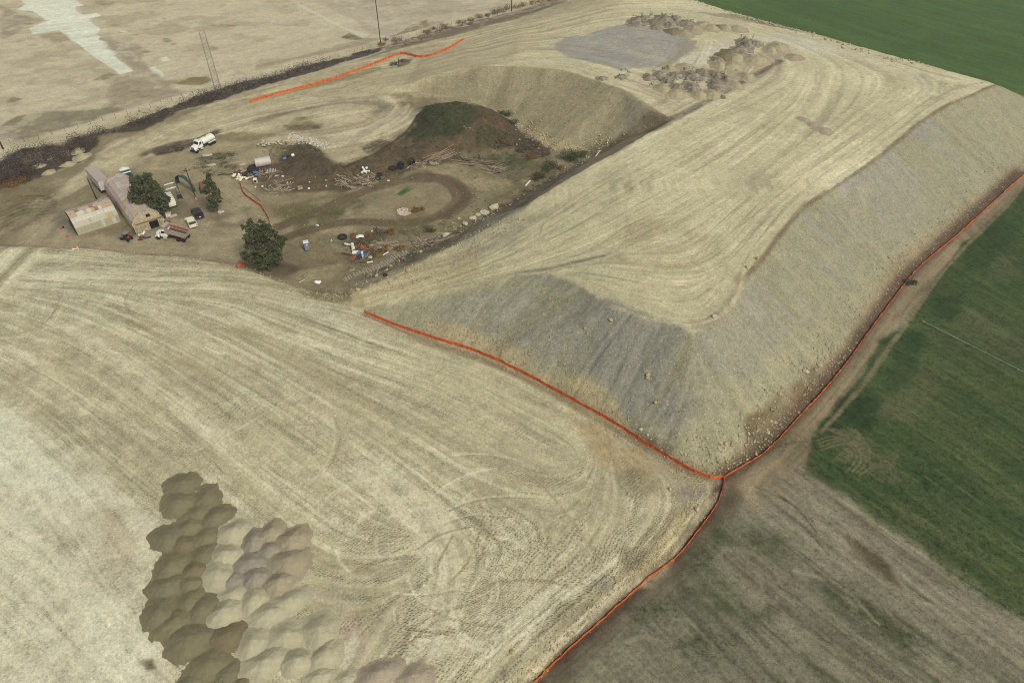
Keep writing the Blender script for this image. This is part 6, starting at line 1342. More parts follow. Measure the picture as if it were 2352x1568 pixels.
brush_mass('truck_weeds', 'weeds round the concrete slabs below the water truck', [(440,385),(470,362),(500,355),(540,350),(550,358),(510,372),(545,378),(540,392),(490,405),(455,395)], 90, .35, .8, .45, 22, LEAF_D, 28, .24)
brush_mass('floor_weeds', 'low weeds scattered over the pit floor', [(1040,400),(1120,350),(1230,350),(1290,380),(1240,420),(1130,480),(1060,500),(1070,440)], 120, .25, .7, .35, 12, WEED, 29, .2)
brush_mass('yard_weeds', 'weeds round the junk between the toilet and the pit edge', [(715,545),(780,555),(900,530),(1050,508),(1100,500),(1040,540),(900,600),(820,640),(740,640),(700,580)], 170, .25, .7, .35, 12, LEAF_G, 30, .2)
# ------------------------------------------------------------------ dumped soil piles
_pm = lambda nm, c, v=.10, sc_=1.4, b_=.25, bs=2.5: mat(nm, c, .95, v, sc_, spec=.1, bump=b_, bscale=bs)
PMAT = {'damp': _pm('soil_damp', (121, 115, 88)), 'damp2': _pm('soil_damp_light', (123, 117, 88)), 'khaki': _pm('soil_khaki', (172, 166, 136)), 'brown': _pm('soil_brown', (121, 111, 84)),
        'mauve': _pm('soil_mauve', (144, 137, 118)), 'pink': _pm('soil_pinkish', (155, 145, 118)), 'rose': _pm('soil_rose', (160, 149, 126)), 'grey': _pm('soil_grey_rooty', (142, 133, 113), .30, .8, .7, 1.2), 'tan': _pm('soil_tan', (164, 154, 123), .14, 1.0, .4, 1.5)}
NM = {'damp': 'dark damp olive', 'damp2': 'olive-brown damp', 'khaki': 'pale khaki', 'brown': 'brown', 'mauve': 'greyish mauve', 'pink': 'pinkish', 'rose': 'rose-brown', 'grey': 'dark grey rooty', 'tan': 'sandy tan'}
def pile(cx_, cy_, rx, ry, kind, label, group, seed, hk=.52, rough=.05, rot=0):
    """heap of soil, base outline an uneven ellipse, apex slightly flattened"""
    c = W(cx_, cy_); e = W(cx_ + rx, cy_); f_ = W(cx_, cy_ + ry)
    ax = max(.6, abs(e.x - c.x)); ay = max(.6, abs(f_.y - c.y)) ; ay = min(ay, ax * 1.5)
    nr, ns = 11, 30; th = np.linspace(0, 2 * np.pi, ns, endpoint=False); H = min(ax, ay) * hk
    out = 1 + .10 * np.sin(th * 2 + seed) + .07 * np.sin(th * 3 + seed * 2.1) + .045 * np.sin(th * 7 + seed * 3) + .03 * np.sin(th * 11 + seed)
    vs = [(c.x, c.y, gz(c.x, c.y) + H)]
    ca, sa = math.cos(rot), math.sin(rot)
    for k in range(1, nr + 1):
        q = k / nr * 1.22
        x0 = np.cos(th) * ax * q * out; y0 = np.sin(th) * ay * q * out; x = c.x + x0 * ca - y0 * sa; y = c.y + x0 * sa + y0 * ca
        h = H * ((1.02 - q ** 1.15) if q < .9 else (1.02 - .9 ** 1.15) * (1 - (q - .9) / .28)); h = h + rough * fbm(x, y, .9, seed % 90, 3) * H * (1 + 2 * (kind == 'grey')) * np.clip((1.2 - q) * 4, 0, 1)
        z = bil(HR, x, y) + h; vs += list(zip(x, y, z))
    vs = np.array(vs); o_ = np.array([c.x, c.y, gz(c.x, c.y)]); vs = vs - o_
    fs = [(0, 1 + k, 1 + (k + 1) % ns) for k in range(ns)] + [(1 + (r - 1) * ns + k, 1 + r * ns + k, 1 + r * ns + (k + 1) % ns, 1 + (r - 1) * ns + (k + 1) % ns) for r in range(1, nr) for k in range(ns)]
    me = bpy.data.meshes.new('soil_pile'); me.from_pydata([tuple(v) for v in vs], [], fs); me.update(); me.materials.append(PMAT[kind]); me.shade_smooth()
    o = put('soil_pile', me, None, tuple(o_)); tag(o, label, 'soil pile', group); return o
Z = [(395,200,108,80,'damp'),(365,330,112,85,'damp2'),(565,290,100,80,'damp'),(500,400,115,66,'damp2'),(625,425,105,80,'damp'),(445,490,95,75,'damp2'),(290,570,100,105,'damp'),(400,610,82,72,'brown'),(560,560,115,66,'damp2'),(540,690,95,85,'damp'),(320,760,110,115,'damp2'),(480,790,95,85,'brown'),(290,900,115,95,'damp'),(450,880,95,76,'damp2'),(240,1090,120,120,'damp'),(440,1010,105,95,'damp2'),(530,1060,115,105,'damp'),(350,1150,135,115,'damp2'),(700,1250,115,115,'brown'),(440,1270,155,145,'damp'),(580,1440,155,115,'damp2'),(700,1510,115,95,'damp'),(430,1570,115,66,'damp'),(790,1570,85,55,'brown'),
     (750,530,110,90,'khaki'),(690,690,100,90,'khaki'),(640,820,115,125,'khaki'),(740,960,110,66,'khaki'),(890,990,100,92,'khaki'),(690,1080,120,105,'khaki'),(1120,1010,140,92,'khaki'),(990,1090,130,92,'khaki'),(1110,1240,125,105,'khaki'),(1340,1210,125,130,'khaki'),(880,1290,110,105,'khaki'),(1380,1370,115,110,'khaki'),(960,1430,165,115,'khaki'),(1180,1420,105,110,'khaki'),(1330,1520,120,66,'khaki'),(1520,1530,80,52,'khaki'),
     (890,590,92,84,'mauve'),(1010,530,92,76,'pink'),(1150,590,112,104,'pink'),(1000,650,82,74,'mauve'),(870,740,112,92,'mauve'),(1130,740,142,112,'pink'),(900,840,105,84,'mauve'),(740,860,82,62,'mauve'),(1060,880,112,92,'pink'),
     (1740,1510,158,105,'rose'),(1990,1520,122,92,'rose')]
cnt = {}
order = sorted(range(len(Z)), key=lambda i: (Z[i][1], Z[i][0])); rank = {}
for i in order:
    k = Z[i][4]; cnt[k] = cnt.get(k, 0) + 1; rank[i] = cnt[k]
ORD = lambda n: {1: 'first', 2: 'second', 3: 'third'}.get(n, '%dth' % n)
for i, (zx, zy, rx, ry, k) in enumerate(Z):
    pile(287.1 + zx * .3345, 1045 + zy * .3345, rx * .3345, ry * .3345, k, '%s soil pile, %s of that colour from the top, lower-left dump' % (NM[k], ORD(rank[i])), 'truckloads of soil dumped on the lower pad', 3 + i, (.36 if k in ('damp', 'damp2', 'brown') else .54) * R.uniform(.8, 1.1), .06, rot=.5)
Z3 = [(1150,192,90,50,'grey'),(1220,170,80,40,'grey'),(1290,190,62,45,'brown'),(1400,170,90,50,'grey'),(1500,172,72,36,'grey'),(1450,215,72,40,'grey'),(1330,240,62,35,'grey'),(1600,210,82,45,'grey'),(1470,282,62,40,'brown'),(1525,265,50,42,'grey'),(1585,302,82,34,'pink'),(1670,260,92,40,'pink'),(1760,222,82,52,'tan'),(1830,248,82,42,'tan'),(1900,245,60,35,'brown'),(1965,252,70,30,'tan'),(2065,265,100,24,'pink'),
      (2150,390,90,46,'grey'),(2235,392,62,42,'grey'),(2100,450,92,48,'grey'),(2005,475,72,42,'brown'),(1960,515,82,42,'brown'),(1885,548,72,40,'grey'),(1905,590,92,62,'tan'),(2060,515,82,62,'tan'),(2010,605,92,62,'tan'),(2235,545,112,52,'tan'),(1450,622,62,32,'tan'),(1590,612,82,36,'tan'),(1350,680,62,46,'grey'),(1260,702,62,34,'grey'),(1500,682,62,42,'grey'),(1415,722,60,34,'grey'),(1650,682,82,50,'grey'),(1760,655,62,42,'grey'),(1870,675,72,50,'grey'),(1965,712,60,56,'grey'),(1000,702,50,24,'grey'),(830,716,50,20,'grey'),(1520,792,62,34,'grey'),(1380,805,72,44,'tan'),(1650,790,82,60,'grey'),(1880,772,92,70,'grey'),(1500,852,82,46,'tan'),(1720,862,72,46,'tan'),(1840,852,82,50,'tan'),(2050,772,62,40,'tan'),(2150,692,72,44,'tan'),(1925,882,34,26,'brown'),
      (2440,430,100,56,'tan'),(2380,455,70,40,'tan'),(2590,520,70,32,'pink'),(2760,1140,48,26,'rose'),(2860,1190,70,36,'rose'),(2690,1098,50,18,'rose'),(2650,1085,36,14,'rose')]
cnt = {}; order = sorted(range(len(Z3)), key=lambda i: (Z3[i][1], Z3[i][0])); rank = {}
for i in order:
    k = Z3[i][4]; cnt[k] = cnt.get(k, 0) + 1; rank[i] = cnt[k]
for i, (zx, zy, rx, ry, k) in enumerate(Z3):
    px_, py_ = 1176 + zx * .25, zy * .25
    o = pile(px_, py_ + ry * .08, rx * .26, ry * .26, k, '%s soil pile, %s of that colour from the top, upper pad' % (NM[k], ORD(rank[i])), 'truckloads of soil dumped on the upper pad', 70 + i, (.32 + .16 * R.random()) if k != 'rose' else .25, .15 if k == 'grey' else .08)
for px_, py_, rx_, ry_, lb in [(180,347,14,7,'pale soil mound at the right end of the dark ditch brush'),(188,361,16,8,'largest pale soil mound at the lower edge of the ditch brush'),(157,378,14,6,'pale soil mound left of the largest at the lower edge of the brush'),(60,370,12,5,'pale soil mound farthest left in the ditch brush'),(89,382,12,5,'pale soil mound second from left in the ditch brush'),(118,361,7,7,'small pale soil mound in the middle of the ditch brush'),(112,396,14,6,'pale soil mound lowest at the brush edge above the trailer')]:
    pile(px_, py_, rx_, ry_, 'tan', lb, 'pale soil mounds in the ditch brush', int(px_), .5, .2)
G_ = [(1150,175),(1240,165),(1420,165),(1620,205),(2160,370),(2110,440),(1360,655),(1330,790),(1400,770),(1660,680),(1890,750),(1660,780),(1030,690),(1980,690),(1200,225)]
for i, (zx, zy) in enumerate(G_):
    px_, py_ = 1176 + zx * .25, zy * .25; g = np.random.default_rng(400 + i); c = W(px_, py_)
    C = [(c.x + g.uniform(-2.5, 2.5), c.y + g.uniform(-2.5, 2.5)) for _ in range(7)]
    v, f = leaf_cloud([(x, y, gz(x, y) + 1.0) for x, y in C], [g.uniform(.4, .8) for _ in C], 110, .22, 400 + i, flat=.8)
    o = bpy.data.objects.new('pile_weeds', mesh_np('pile_weeds', v, f, WEED if i % 3 == 0 else LEAF_D)); COL.objects.link(o); tag(o, 'thin weeds sprouting on dark dumped soil of the upper pad', 'weeds', 'weeds on the dumped soil', kind='stuff')
# ------------------------------------------------------------------ boulders, rubble, stones
def rock_mesh(seed, m):
    b_ = bmesh.new(); bmesh.ops.create_icosphere(b_, subdivisions=1, radius=1); g = random.Random(seed)
    for v in b_.verts: v.co *= g.uniform(.72, 1.12)
    for v in b_.verts: v.co.z = max(v.co.z, -.55)
    me = bpy.data.meshes.new('boulder'); b_.to_mesh(me); b_.free(); me.materials.append(m); return me
R_PALE = mat('rock_pale', (178, 170, 144), .9, .12, 2); R_YEL = mat('rock_yellow', (168, 152, 108), .9, .15, 2); R_GREY = mat('rock_grey', (134, 130, 118), .9, .15, 2)
RM = {k: [rock_mesh(i * 7 + j, m) for j in range(3)] for i, (k, m) in enumerate((('pale', R_PALE), ('yellow', R_YEL), ('grey', R_GREY)))}
BL = [(1403,735,.75,.35,'yellow','flat orange-yellow boulder high on the grey nose'),(1488,861,.7,.45,'yellow','upper of two blocky boulders on the grey nose'),(1488,869,.6,.45,'yellow','lower of two blocky boulders on the grey nose'),(1343,754,.5,.4,'yellow','square tan boulder on the grey slope'),(1348,765,.3,.3,'yellow','small tan boulder right under the square one'),(938,623,.9,.7,'yellow','round yellow boulder at the edge of the haul ramp'),(966.6,579,.75,.6,'yellow','yellow boulder beside the old planks, farthest up'),(898,613,.7,.6,'yellow','yellow boulder below the old planks'),(851,592,.8,.5,'pale','pale flat boulder right of the blue hose'),(889,621,.45,.4,'pale','small pale boulder left of the yellow one under the planks'),(823,667,.7,.6,'yellow','pale yellow boulder at the mouth of the ramp'),
 (1717,614,.75,.4,'pale','flat pale boulder lying on the crest of the slope'),(1739,595,.6,.7,'yellow','upright tan boulder just above the crest of the slope'),(1639,727,.7,.5,'pale','white-tan boulder at the corner of the upper pad'),(1789,905,.7,.5,'yellow','round yellow boulder low on the slope left of the brown soil'),(1849,854,.85,.6,'pale','big pale boulder at the toe above the brown soil'),(1882,840,.85,.6,'yellow','big tan boulder at the toe right of the pale one'),(1912,792,.6,.4,'yellow','tan boulder at the toe beside brown soil, farther up'),(1665.5,1020,.6,.5,'yellow','tan boulder near the tip of the slope'),(1681,1022,.5,.4,'yellow','smaller tan boulder right beside the one near the tip'),(1719,997,.45,.4,'pale','small pale boulder in the brown soil'),(1764,995,.5,.4,'pale','pale boulder at the lower end of the brown soil'),(1669,1062,.45,.4,'yellow','tan boulder lowest at the tip of the slope'),(1505,925,.5,.4,'yellow','yellow boulder in the middle of the grey slope'),(1472,987,.5,.4,'pale','angular pale boulder where the grey slope ends'),(1487,999,.45,.35,'pale','pale boulder just below the angular one'),
 (1600.6,1171,.62,.6,'pale','largest white boulder on the lip of the lower pad'),(1538.7,1124,.42,.4,'pale','round white boulder inside the lower pad corner'),(1177,1497,.5,.35,'yellow','yellow flat boulder near the lower pad edge at the bottom'),(1443,1136,.28,.25,'pale','small white boulder among the tracks near the pad corner'),(1502,1299,.3,.3,'yellow','orange stone at the orange fence below the pad edge'),(1136,478,1.9,1.1,'pale','largest white boulder at the pit edge'),(1114,490,2.0,.5,'pale','long flat white slab at the pit edge'),(1100,494,1.5,.5,'pale','second flat slab left of the long one'),(1087,502,1.5,.5,'pale','flat slab under the others at the pit edge'),(1068,515,1.1,.5,'pale','pale boulder at the lower end of the slabs'),(1058,520,.7,.4,'yellow','small yellow boulder left of the slabs'),(1022,541,1.2,.7,'pale','pale boulder cluster stone by the pole pile'),(1030,538,.8,.5,'pale','smaller pale boulder right of the cluster stone'),(1054,503,.7,.4,'pale','white stone alone above the slabs'),(1205,505,.6,.4,'yellow','yellow boulder on the grey ground of the ramp'),(1655,1022,.35,.3,'grey','grey stone left of the tan pair near the tip'),
 (865,634,.8,.5,'yellow','flat tan boulder at the dark bank below the planks'),(722,657,.01,.01,'pale','x')]
for i, (px, py, r, hz, k, lb) in enumerate(BL):
    if lb == 'x': continue
    c = W(px, py); o = put('boulder', RM[k][i % 3], None, (c.x, c.y, c.z + hz * .3), rot=(R.uniform(-.2, .2), R.uniform(-.2, .2), R.uniform(0, 6)), sc=(r * .85, r * R.uniform(.5, .75), hz * .85)); tag(o, lb, 'boulder', 'boulders lying on slopes and pit edge')
def zat(x, y):
    t = math.cos(PITCH) * y + CAM_H * math.sin(PITCH); ri = np.clip(np.searchsorted(globals()['ys'], y), 0, NR - 1); ci = np.clip(((x / half[ri] + 1) / 2 * (NC - 1)).round().astype(int), 0, NC - 1)
    return ZONE.reshape(NR, NC)[ri, ci]
def scatter(name, label, polys, n, smin, smax, m, seed, line=False, spread=1.5):
    g = np.random.default_rng(seed); pts = []
    if line:
        for poly in polys:
            w_ = np.array(smooth_line(WW(poly), 6)); k = g.integers(0, len(w_) - 1, n // len(polys)); f = g.random(len(k))[:, None]; p = w_[k] * (1 - f) + w_[k + 1] * f + g.normal(size=(len(k), 2)) * spread * .5
            pts.append(p)
    else:
        for poly in polys:
            w_ = np.array(WW(poly)); lo, hi = w_.min(0), w_.max(0); p = g.uniform(lo, hi, (n * 4 // len(polys), 2)); ok = inside(p[:, 0], p[:, 1], [tuple(a) for a in w_]); pts.append(p[ok][:n // len(polys)])
    p = np.concatenate(pts); p = p[~np.isin(zat(p[:, 0], p[:, 1]), [ZI['fallow_field'], ZI['crop_field'], ZI['farm_track']])]; n = len(p); s = smin + (smax - smin) * g.random(n) ** 3; z = bil(HR, p[:, 0], p[:, 1])
    base = np.array([(1, 0, 0), (.3, .95, 0), (-.8, .6, 0), (-.8, -.6, 0), (.3, -.95, 0), (.1, .1, .8), (0, 0, -.6)], float)
    tri = np.array([(0, 1, 5), (1, 2, 5), (2, 3, 5), (3, 4, 5), (4, 0, 5), (1, 0, 6), (2, 1, 6), (3, 2, 6), (4, 3, 6), (0, 4, 6)])
    v = base[None] * (1 + .3 * g.normal(size=(n, 7, 1)).clip(-1.3, 1.3)) ; a = g.uniform(0, 6.28, n); ca, sa = np.cos(a)[:, None], np.sin(a)[:, None]
    x = (v[..., 0] * ca - v[..., 1] * sa * .75) * s[:, None] + p[:, :1]; y = (v[..., 0] * sa + v[..., 1] * ca * .75) * s[:, None] + p[:, 1:]; zz2 = v[..., 2] * s[:, None] * .8 + z[:, None] + s[:, None] * .15
    vv_ = np.stack([x, y, zz2], -1).reshape(-1, 3); ff = (tri[None] + 7 * np.arange(n)[:, None, None]).reshape(-1, 3)
    o = bpy.data.objects.new(name, mesh_np(name, vv_, ff, m)); COL.objects.link(o); return tag(o, label, 'stones', kind='stuff')
RB = mat('rubble_mixed', (164, 156, 126), .95, .15, 2, island=.3); RB2 = mat('rubble_yellow', (170, 160, 122), .95, .15, 2, island=.25); RBS = mat('rubble_slope', (158, 150, 120), .95, .15, 2, island=.28); RBG = mat('rubble_grey', (150, 144, 126), .95, .15, 2, island=.3)
EMBP = [(1030,690),(1260,640),(1400,705),(1590,770),(1690,675),(1850,475),(2150,255),(2285,195),(2345,240),(2350,380),(2190,525),(2070,640),(1950,805),(1842,935),(1765,1015),(1660,1080),(1550,1050),(1440,985),(1300,905),(1130,820),(1000,780)]
scatter('slope_stones', 'small pale stones strewn over the embankment face', [EMBP], 5200, .05, .17, RBS, 31)
scatter('toe_rubble', 'tan stones gathered along the toe of the embankment', [[(1550,1045),(1660,1070),(1730,1015),(1790,940),(1860,860),(1930,780),(2000,670),(2070,600),(2190,490),(2345,365)]], 2600, .07, .34, RBS, 32, True, 4.6)
scatter('berm_clods', 'dry clods along the foot of the nose beside the orange fence', [[(950,748),(1060,765),(1140,798),(1240,850),(1330,900),(1440,968),(1520,1022)]], 1600, .06, .26, RBS, 33, True, 4.2)
scatter('pit_slope_stones', 'stones on the slope above the pit', [[(1010,180),(1080,158),(1300,166),(1430,210),(1530,280),(1440,312),(1350,345),(1270,338),(1190,285),(1110,240),(1010,230)]], 2000, .07, .26, RBS, 34)
scatter('pit_toe_rubble', 'pale rubble gathered at the foot of the pit slope', [[(1190,285),(1225,312),(1270,338),(1340,348),(1400,325)]], 700, .1, .5, RB2, 35, True, 3.5)
scatter('pit_edge_rubble', 'pale rocks along the dark foot of the upper pad', [[(810,655),(880,618),(960,578),(1060,528),(1130,490),(1240,426),(1345,366)]], 620, .1, .42, RBG, 36, True, 2.8)
scatter('pad_lip_stones', 'white stones on the lip of the lower pad', [[(1625,1140),(1600,1180),(1550,1244),(1490,1290),(1415,1356),(1325,1450),(1235,1540),(1180,1590)]], 2600, .03, .2, RB2, 37, True, 3.2)
scatter('pad_stones', 'small stones scattered over the lower pad', [[(838,760),(1300,960),(1600,1130),(1500,1250),(1230,1500),(1050,1500),(1100,1300),(900,1050),(600,850),(100,720),(0,700),(300,640),(700,700)]], 4200, .025, .13, RB2, 38)
scatter('ramp_stones', 'stones on the rough ground at the foot of the ramp', [[(820,660),(960,600),(1130,510),(1200,500),(1120,580),(1000,640),(860,690),(700,672)]], 1300, .05, .3, RB, 39)
scatter('pad_edge_stones', 'stones along the edge of the lower pad above the yard', [[(0,572),(150,576),(300,590),(450,600),(560,620),(640,652),(700,668),(780,686)]], 1300, .05, .26, RB2, 40, True, 2.6)
scatter('yard_litter', 'small pale litter scattered over the spoil and pit floor', [[(560,400),(760,400),(900,400),(1100,380),(1250,380),(1150,480),(1000,560),(850,630),(720,640),(760,540),(640,500)]], 700, .05, .22, RB, 41)
scatter('white_windrow', 'long low row of broken white rock beside the bench track', [[(664,314),(690,318),(720,326),(746,333)]], 650, .15, .42, mat('white_rock', (188, 180, 160), .9, .1, island=.25), 42, True, 2.0)
scatter('rubble_heap', 'heap of broken white and brown masonry inside the loop track', [[(912,482),(928,478),(944,482),(942,492),(928,496),(914,492)]], 420, .15, .5, mat('masonry', (186, 170, 152), .9, .15, island=.35), 43)
scatter('far_edge_clods', 'clods along the far crest of the upper pad', [[(1590,3),(1740,48),(1880,83),(2090,142),(2240,180),(2290,194)]], 700, .15, .6, RB2, 44, True, 3.0)
# ------------------------------------------------------------------ debris
W1 = mat('wood_grey', (132, 120, 100), .9, .2); W2 = mat('wood_tan', (138, 120, 92), .9, .2); W3 = mat('wood_dark', (84, 70, 54), .9, .2); W4 = mat('wood_bleached', (160, 150, 128), .9, .15)
def stick_meshes(round_):
    ms = []
    for m in (W1, W2, W3, W4):
        q = MB().bar((-.5, 0, 0), (.5, 0, 0), .5, .35, 6) if round_ else MB().box((0, 0, 0), (1, 1, 1)); me = q.mesh('pole' if round_ else 'board', m)
        if round_:
            for v in me.vertices: v.co.y *= 1; 
        ms.append(me)
    return ms
BOARD, LOG = stick_meshes(False), stick_meshes(True)
def heap(name, label, cat, px, py, rx, ry, n, L, wd, th, round_=False, heading=None, spread=3.2, h=.9, seed=0, cols=(0, 1, 2, 3)):
    c = W(px, py); e = W(px + rx, py); f_ = W(px, py + ry); ax, ay = abs(e.x - c.x), abs(f_.y - c.y)
    t = thing(name, label, cat, c, 0, 'piles of lumber and poles in the pit' if n > 12 else None); g = random.Random(seed + 5)
    for k in range(n):
        r = math.sqrt(g.random()); a = g.uniform(0, 6.28); x, y = ax * r * math.cos(a), ay * r * math.sin(a); l = g.uniform(*L)
        hd = (heading + g.gauss(0, .12 if spread < 1 else .4)) if heading is not None else g.uniform(0, 3.14)
        if heading is not None and g.random() < .12: hd += g.uniform(-1.2, 1.2)
        z = gz(c.x + x, c.y + y) - c.z + max(.08, h * (1 - r) * g.uniform(.1, 1)); me = (LOG if round_ else BOARD)[cols[g.randrange(len(cols))]]
        w_ = g.uniform(*wd); o = put('pole' if round_ else 'board', me, t, (x, y, z), rot=(g.uniform(-.3, .3), g.gauss(0, .09 if heading is not None else .22), hd), sc=(l, w_, w_ if round_ else g.uniform(*th)))
    return t
heap('lumber_heap', 'largest heap of broken boards and poles below the brown mound, right part', 'debris pile', 845, 414, 30, 12, 150, (1, 4.2), (.1, .3), (.05, .14), h=1.3, seed=1)
heap('lumber_heap', 'heap of broken boards left of the largest one below the brown mound', 'debris pile', 797, 419, 28, 10, 85, (1, 3.8), (.1, .28), (.05, .14), h=.9, seed=2)
heap('pole_pile', 'pile of long poles on the brown mound foot, pointing right and up', 'pole pile', 1018, 357, 20, 6, 26, (5, 11), (.16, .32), None, True, .75, .9, .7, 3, (0, 1, 1))
heap('pole_pile', 'pile of long dark poles slanting down to the right on the pit floor', 'pole pile', 1098, 374, 26, 6, 30, (6, 13), (.16, .34), None, True, -.28, .9, .8, 4, (0, 1, 2))
heap('board_pile', 'tangle of poles and boards right of the slanting poles', 'debris pile', 1138, 388, 22, 8, 60, (1.5, 5), (.1, .26), (.06, .16), heading=-.1, h=.7, seed=5)
heap('board_pile', 'small scatter of boards left of the white shards', 'debris pile', 960, 380, 20, 7, 26, (1, 4), (.1, .26), (.06, .14), h=.4, seed=6)
heap('pole_pile', 'pile of grey poles and boards near the pit edge, middle', 'debris pile', 882, 563, 28, 9, 70, (1.2, 5), (.1, .24), (.06, .14), heading=.15, h=.6, seed=7, cols=(0, 0, 1, 3))
heap('pole_pile', 'pile of upright leaning grey poles near the pit edge, farthest right', 'debris pile', 968, 556, 18, 9, 60, (1.2, 4.5), (.1, .24), (.06, .14), h=.9, seed=8, cols=(0, 0, 1, 3))
heap('pole_pile', 'row of poles lying along the dark foot of the pad', 'debris pile', 1000, 553, 34, 5, 40, (2, 7), (.1, .24), None, True, .62, .9, .5, 9, (0, 1, 2))
heap('board_pile', 'scatter of dark boards round the white tubes and blue hose', 'debris pile', 826, 573, 26, 17, 70, (1, 4), (.12, .26), (.06, .14), h=.5, seed=10, cols=(0, 2, 2, 1))
heap('pole_pile', 'bundle of long leaning poles right of the blue hose', 'debris pile', 848, 588, 8, 12, 12, (3.5, 5.5), (.14, .26), None, True, 1.05, .9, .6, 11, (0, 2))
heap('board_pile', 'scatter of boards beside the big tyre and tank', 'debris pile', 612, 400, 34, 10, 70, (.8, 4), (.1, .3), (.05, .14), h=.5, seed=12)
heap('board_pile', 'scatter of boards and beams on the bare bank left of the lumber heaps', 'debris pile', 645, 430, 36, 14, 46, (.7, 3), (.1, .3), (.05, .14), h=.25, seed=13, cols=(0, 1, 3, 3))
heap('board_pile', 'dark junk tangle left of the big tyre', 'debris pile', 556, 398, 20, 8, 44, (.6, 2.4), (.15, .5), (.08, .3), h=.6, seed=14, cols=(2, 2, 0, 3))
heap('white_shards', 'heap of white broken shards and boxes beside the pole pile', 'debris pile', 998, 373, 11, 6, 60, (.3, .9), (.2, .6), (.05, .3), h=.4, seed=15, cols=(3, 3, 3, 0))
heap('board_pile', 'boards lying on the green shoulder right of the mound', 'boards', 1072, 292, 8, 4, 7, (1, 3), (.1, .2), (.06, .1), h=.1, seed=16, cols=(3, 1))
def single(name, label, cat, a, b, wd, th, m, up=.1, round_=False, group=None):
    p, q = W(*a), W(*b); L = (Vector((q.x, q.y, 0)) - Vector((p.x, p.y, 0))).length; c = (p + q) / 2
    M_ = MB().bar((-L / 2, 0, 0), (L / 2, 0, 0), wd / 2, wd / 2, 8) if round_ else MB().box((0, 0, 0), (L, wd, th))
    o = M_.build(name, m, None, bevel=0); o.location = (c.x, c.y, gz(c.x, c.y) + up); o.rotation_euler = (0, -math.atan2(q.z - p.z, L), head(p, q)); return tag(o, label, cat, group)
for a, b, w_, m, lb, nm in [((1207,428),(1218,416),.35,WHITE,'white plank standing out beside the lowest green shrub','plank'),((1368,360),(1378,347),.3,WHITE,'white pipe length on the slope right of the green shrubs','pipe'),((930,391),(956,372),.3,W4,'long bleached plank left of the loop track top','plank'),((1003,538),(1022,536),.3,W4,'pale plank lying alone above the pit-edge rocks','plank'),((653,440),(668,438),.35,W4,'pale beam of a cross on the bank','beam'),((633,437),(641,428),.4,W1,'grey board standing left of the cross beam','board'),((630,455),(640,449),.3,W4,'bleached board at the lower end of the bank','board'),
  ((560,431),(600,463),.22,W2,'long thin log along the yard track by the narrow tree','log'),((635,421),(680,408),.3,W1,'long grey beam lying along the foot of the spoil bank','beam'),((688,649),(700,643),.12,WHITE,'white rod on the pad edge bank','rod'),((880,587),(892,580),.22,WHITE,'short white pipe by the old planks','pipe'),((843,604),(857,602),.28,WHITE,'white pipe lying alone left of the yellow boulders','pipe'),((802,623),(815,620),.28,W4,'pale pipe lowest in the yard corner','pipe'),((792,561),(806,564),.45,WHITE,'white tube lying left of the upright tank','tube')]:
    single(nm, lb, nm, a, b, w_, .12, m, .15, nm in ('pipe', 'log', 'tube', 'rod'), 'loose planks and pipes on the ground')
c = W(811, 571); t = thing('water_heater', 'cream cylindrical tank lying among dark boards', 'tank', c, -1.25); MB().lathe([(.3, -1.2), (.42, -1.15), (.42, 1.15), (.3, 1.2)], (0, 0, .5), 'X', 12).build('body', CREAM, t); MB().lathe([(.12, 1.2), (.12, 1.35)], (0, 0, .5), 'X', 8).build('fitting', RUST, t)
c = W(818, 583); t = thing('white_cabinet', 'white box cabinet beside the blue hose', 'cabinet', c, .1); MB().box((0, 0, .35), (1.6, .8, .6)).build('body', WHITE, t, bevel=.04); MB().box((0, -.41, .35), (1.4, .03, .45)).build('door', WHITE, t)
c = W(834, 593); t = thing('white_post', 'white upright box post right of the blue hose', 'post', c, .2); MB().box((0, 0, .8), (.4, .4, 1.7), rx=.25).build('body', WHITE, t); MB().box((0, .2, 1.65), (.45, .45, .08), rx=.25).build('cap', GALV, t)
c = W(833, 587); hp = MB(); pr_ = None
for k in range(60):
    a = k * .42; r = 1.0 + .22 * math.sin(k * .9); p = (r * math.cos(a), .8 * r * math.sin(a), .15 + .012 * k)
    if pr_: hp.bar(pr_, p, .07, n=5, cap=False)
    pr_ = p
o = hp.build('blue_hose', mat('hose_blue', (64, 118, 160), .6)); o.location = c; tag(o, 'coiled blue hose in the junk near the pit edge', 'hose')
c = W(832, 576); t = thing('rusty_sheet', 'crumpled rusty sheet above the blue hose', 'scrap sheet', c, .5); 
for k in range(5): MB().box((R.uniform(-.5, .5), R.uniform(-.4, .4), .2 + .15 * k), (1.3, .9, .05), rx=R.uniform(-.4, .4), ry=R.uniform(-.4, .4)).build('sheet', RUST, t)
c = W(811, 595); t = thing('rusty_sheet', 'rusty plate lying below the white cabinet', 'scrap sheet', c, .9); MB().box((0, 0, .2), (1.5, 1.0, .06), rx=.15).build('sheet', RUST, t); MB().box((.3, .2, .3), (.8, .6, .05), ry=.3).build('sheet', RUST, t)
c = W(827, 548); t = thing('white_hood', 'white curved vehicle panel beside a rusty box', 'scrap panel', c, .3)
q = MB(); vs = [(x, y, .25 + .45 * math.cos(x * 1.2) + .15 * math.cos(y * 2)) for x in np.linspace(-.9, .9, 6) for y in np.linspace(-.6, .6, 4)]; q.add(vs, [(4 * i + j, 4 * i + j + 1, 4 * i + j + 5, 4 * i + j + 4) for i in range(5) for j in range(3)]); oo = q.build('panel', WHITE, t); oo.modifiers.new('s', 'SOLIDIFY').thickness = .05; MB().box((-1.2, .6, .35), (.7, .6, .6)).build('rusty_box', RUST, t)
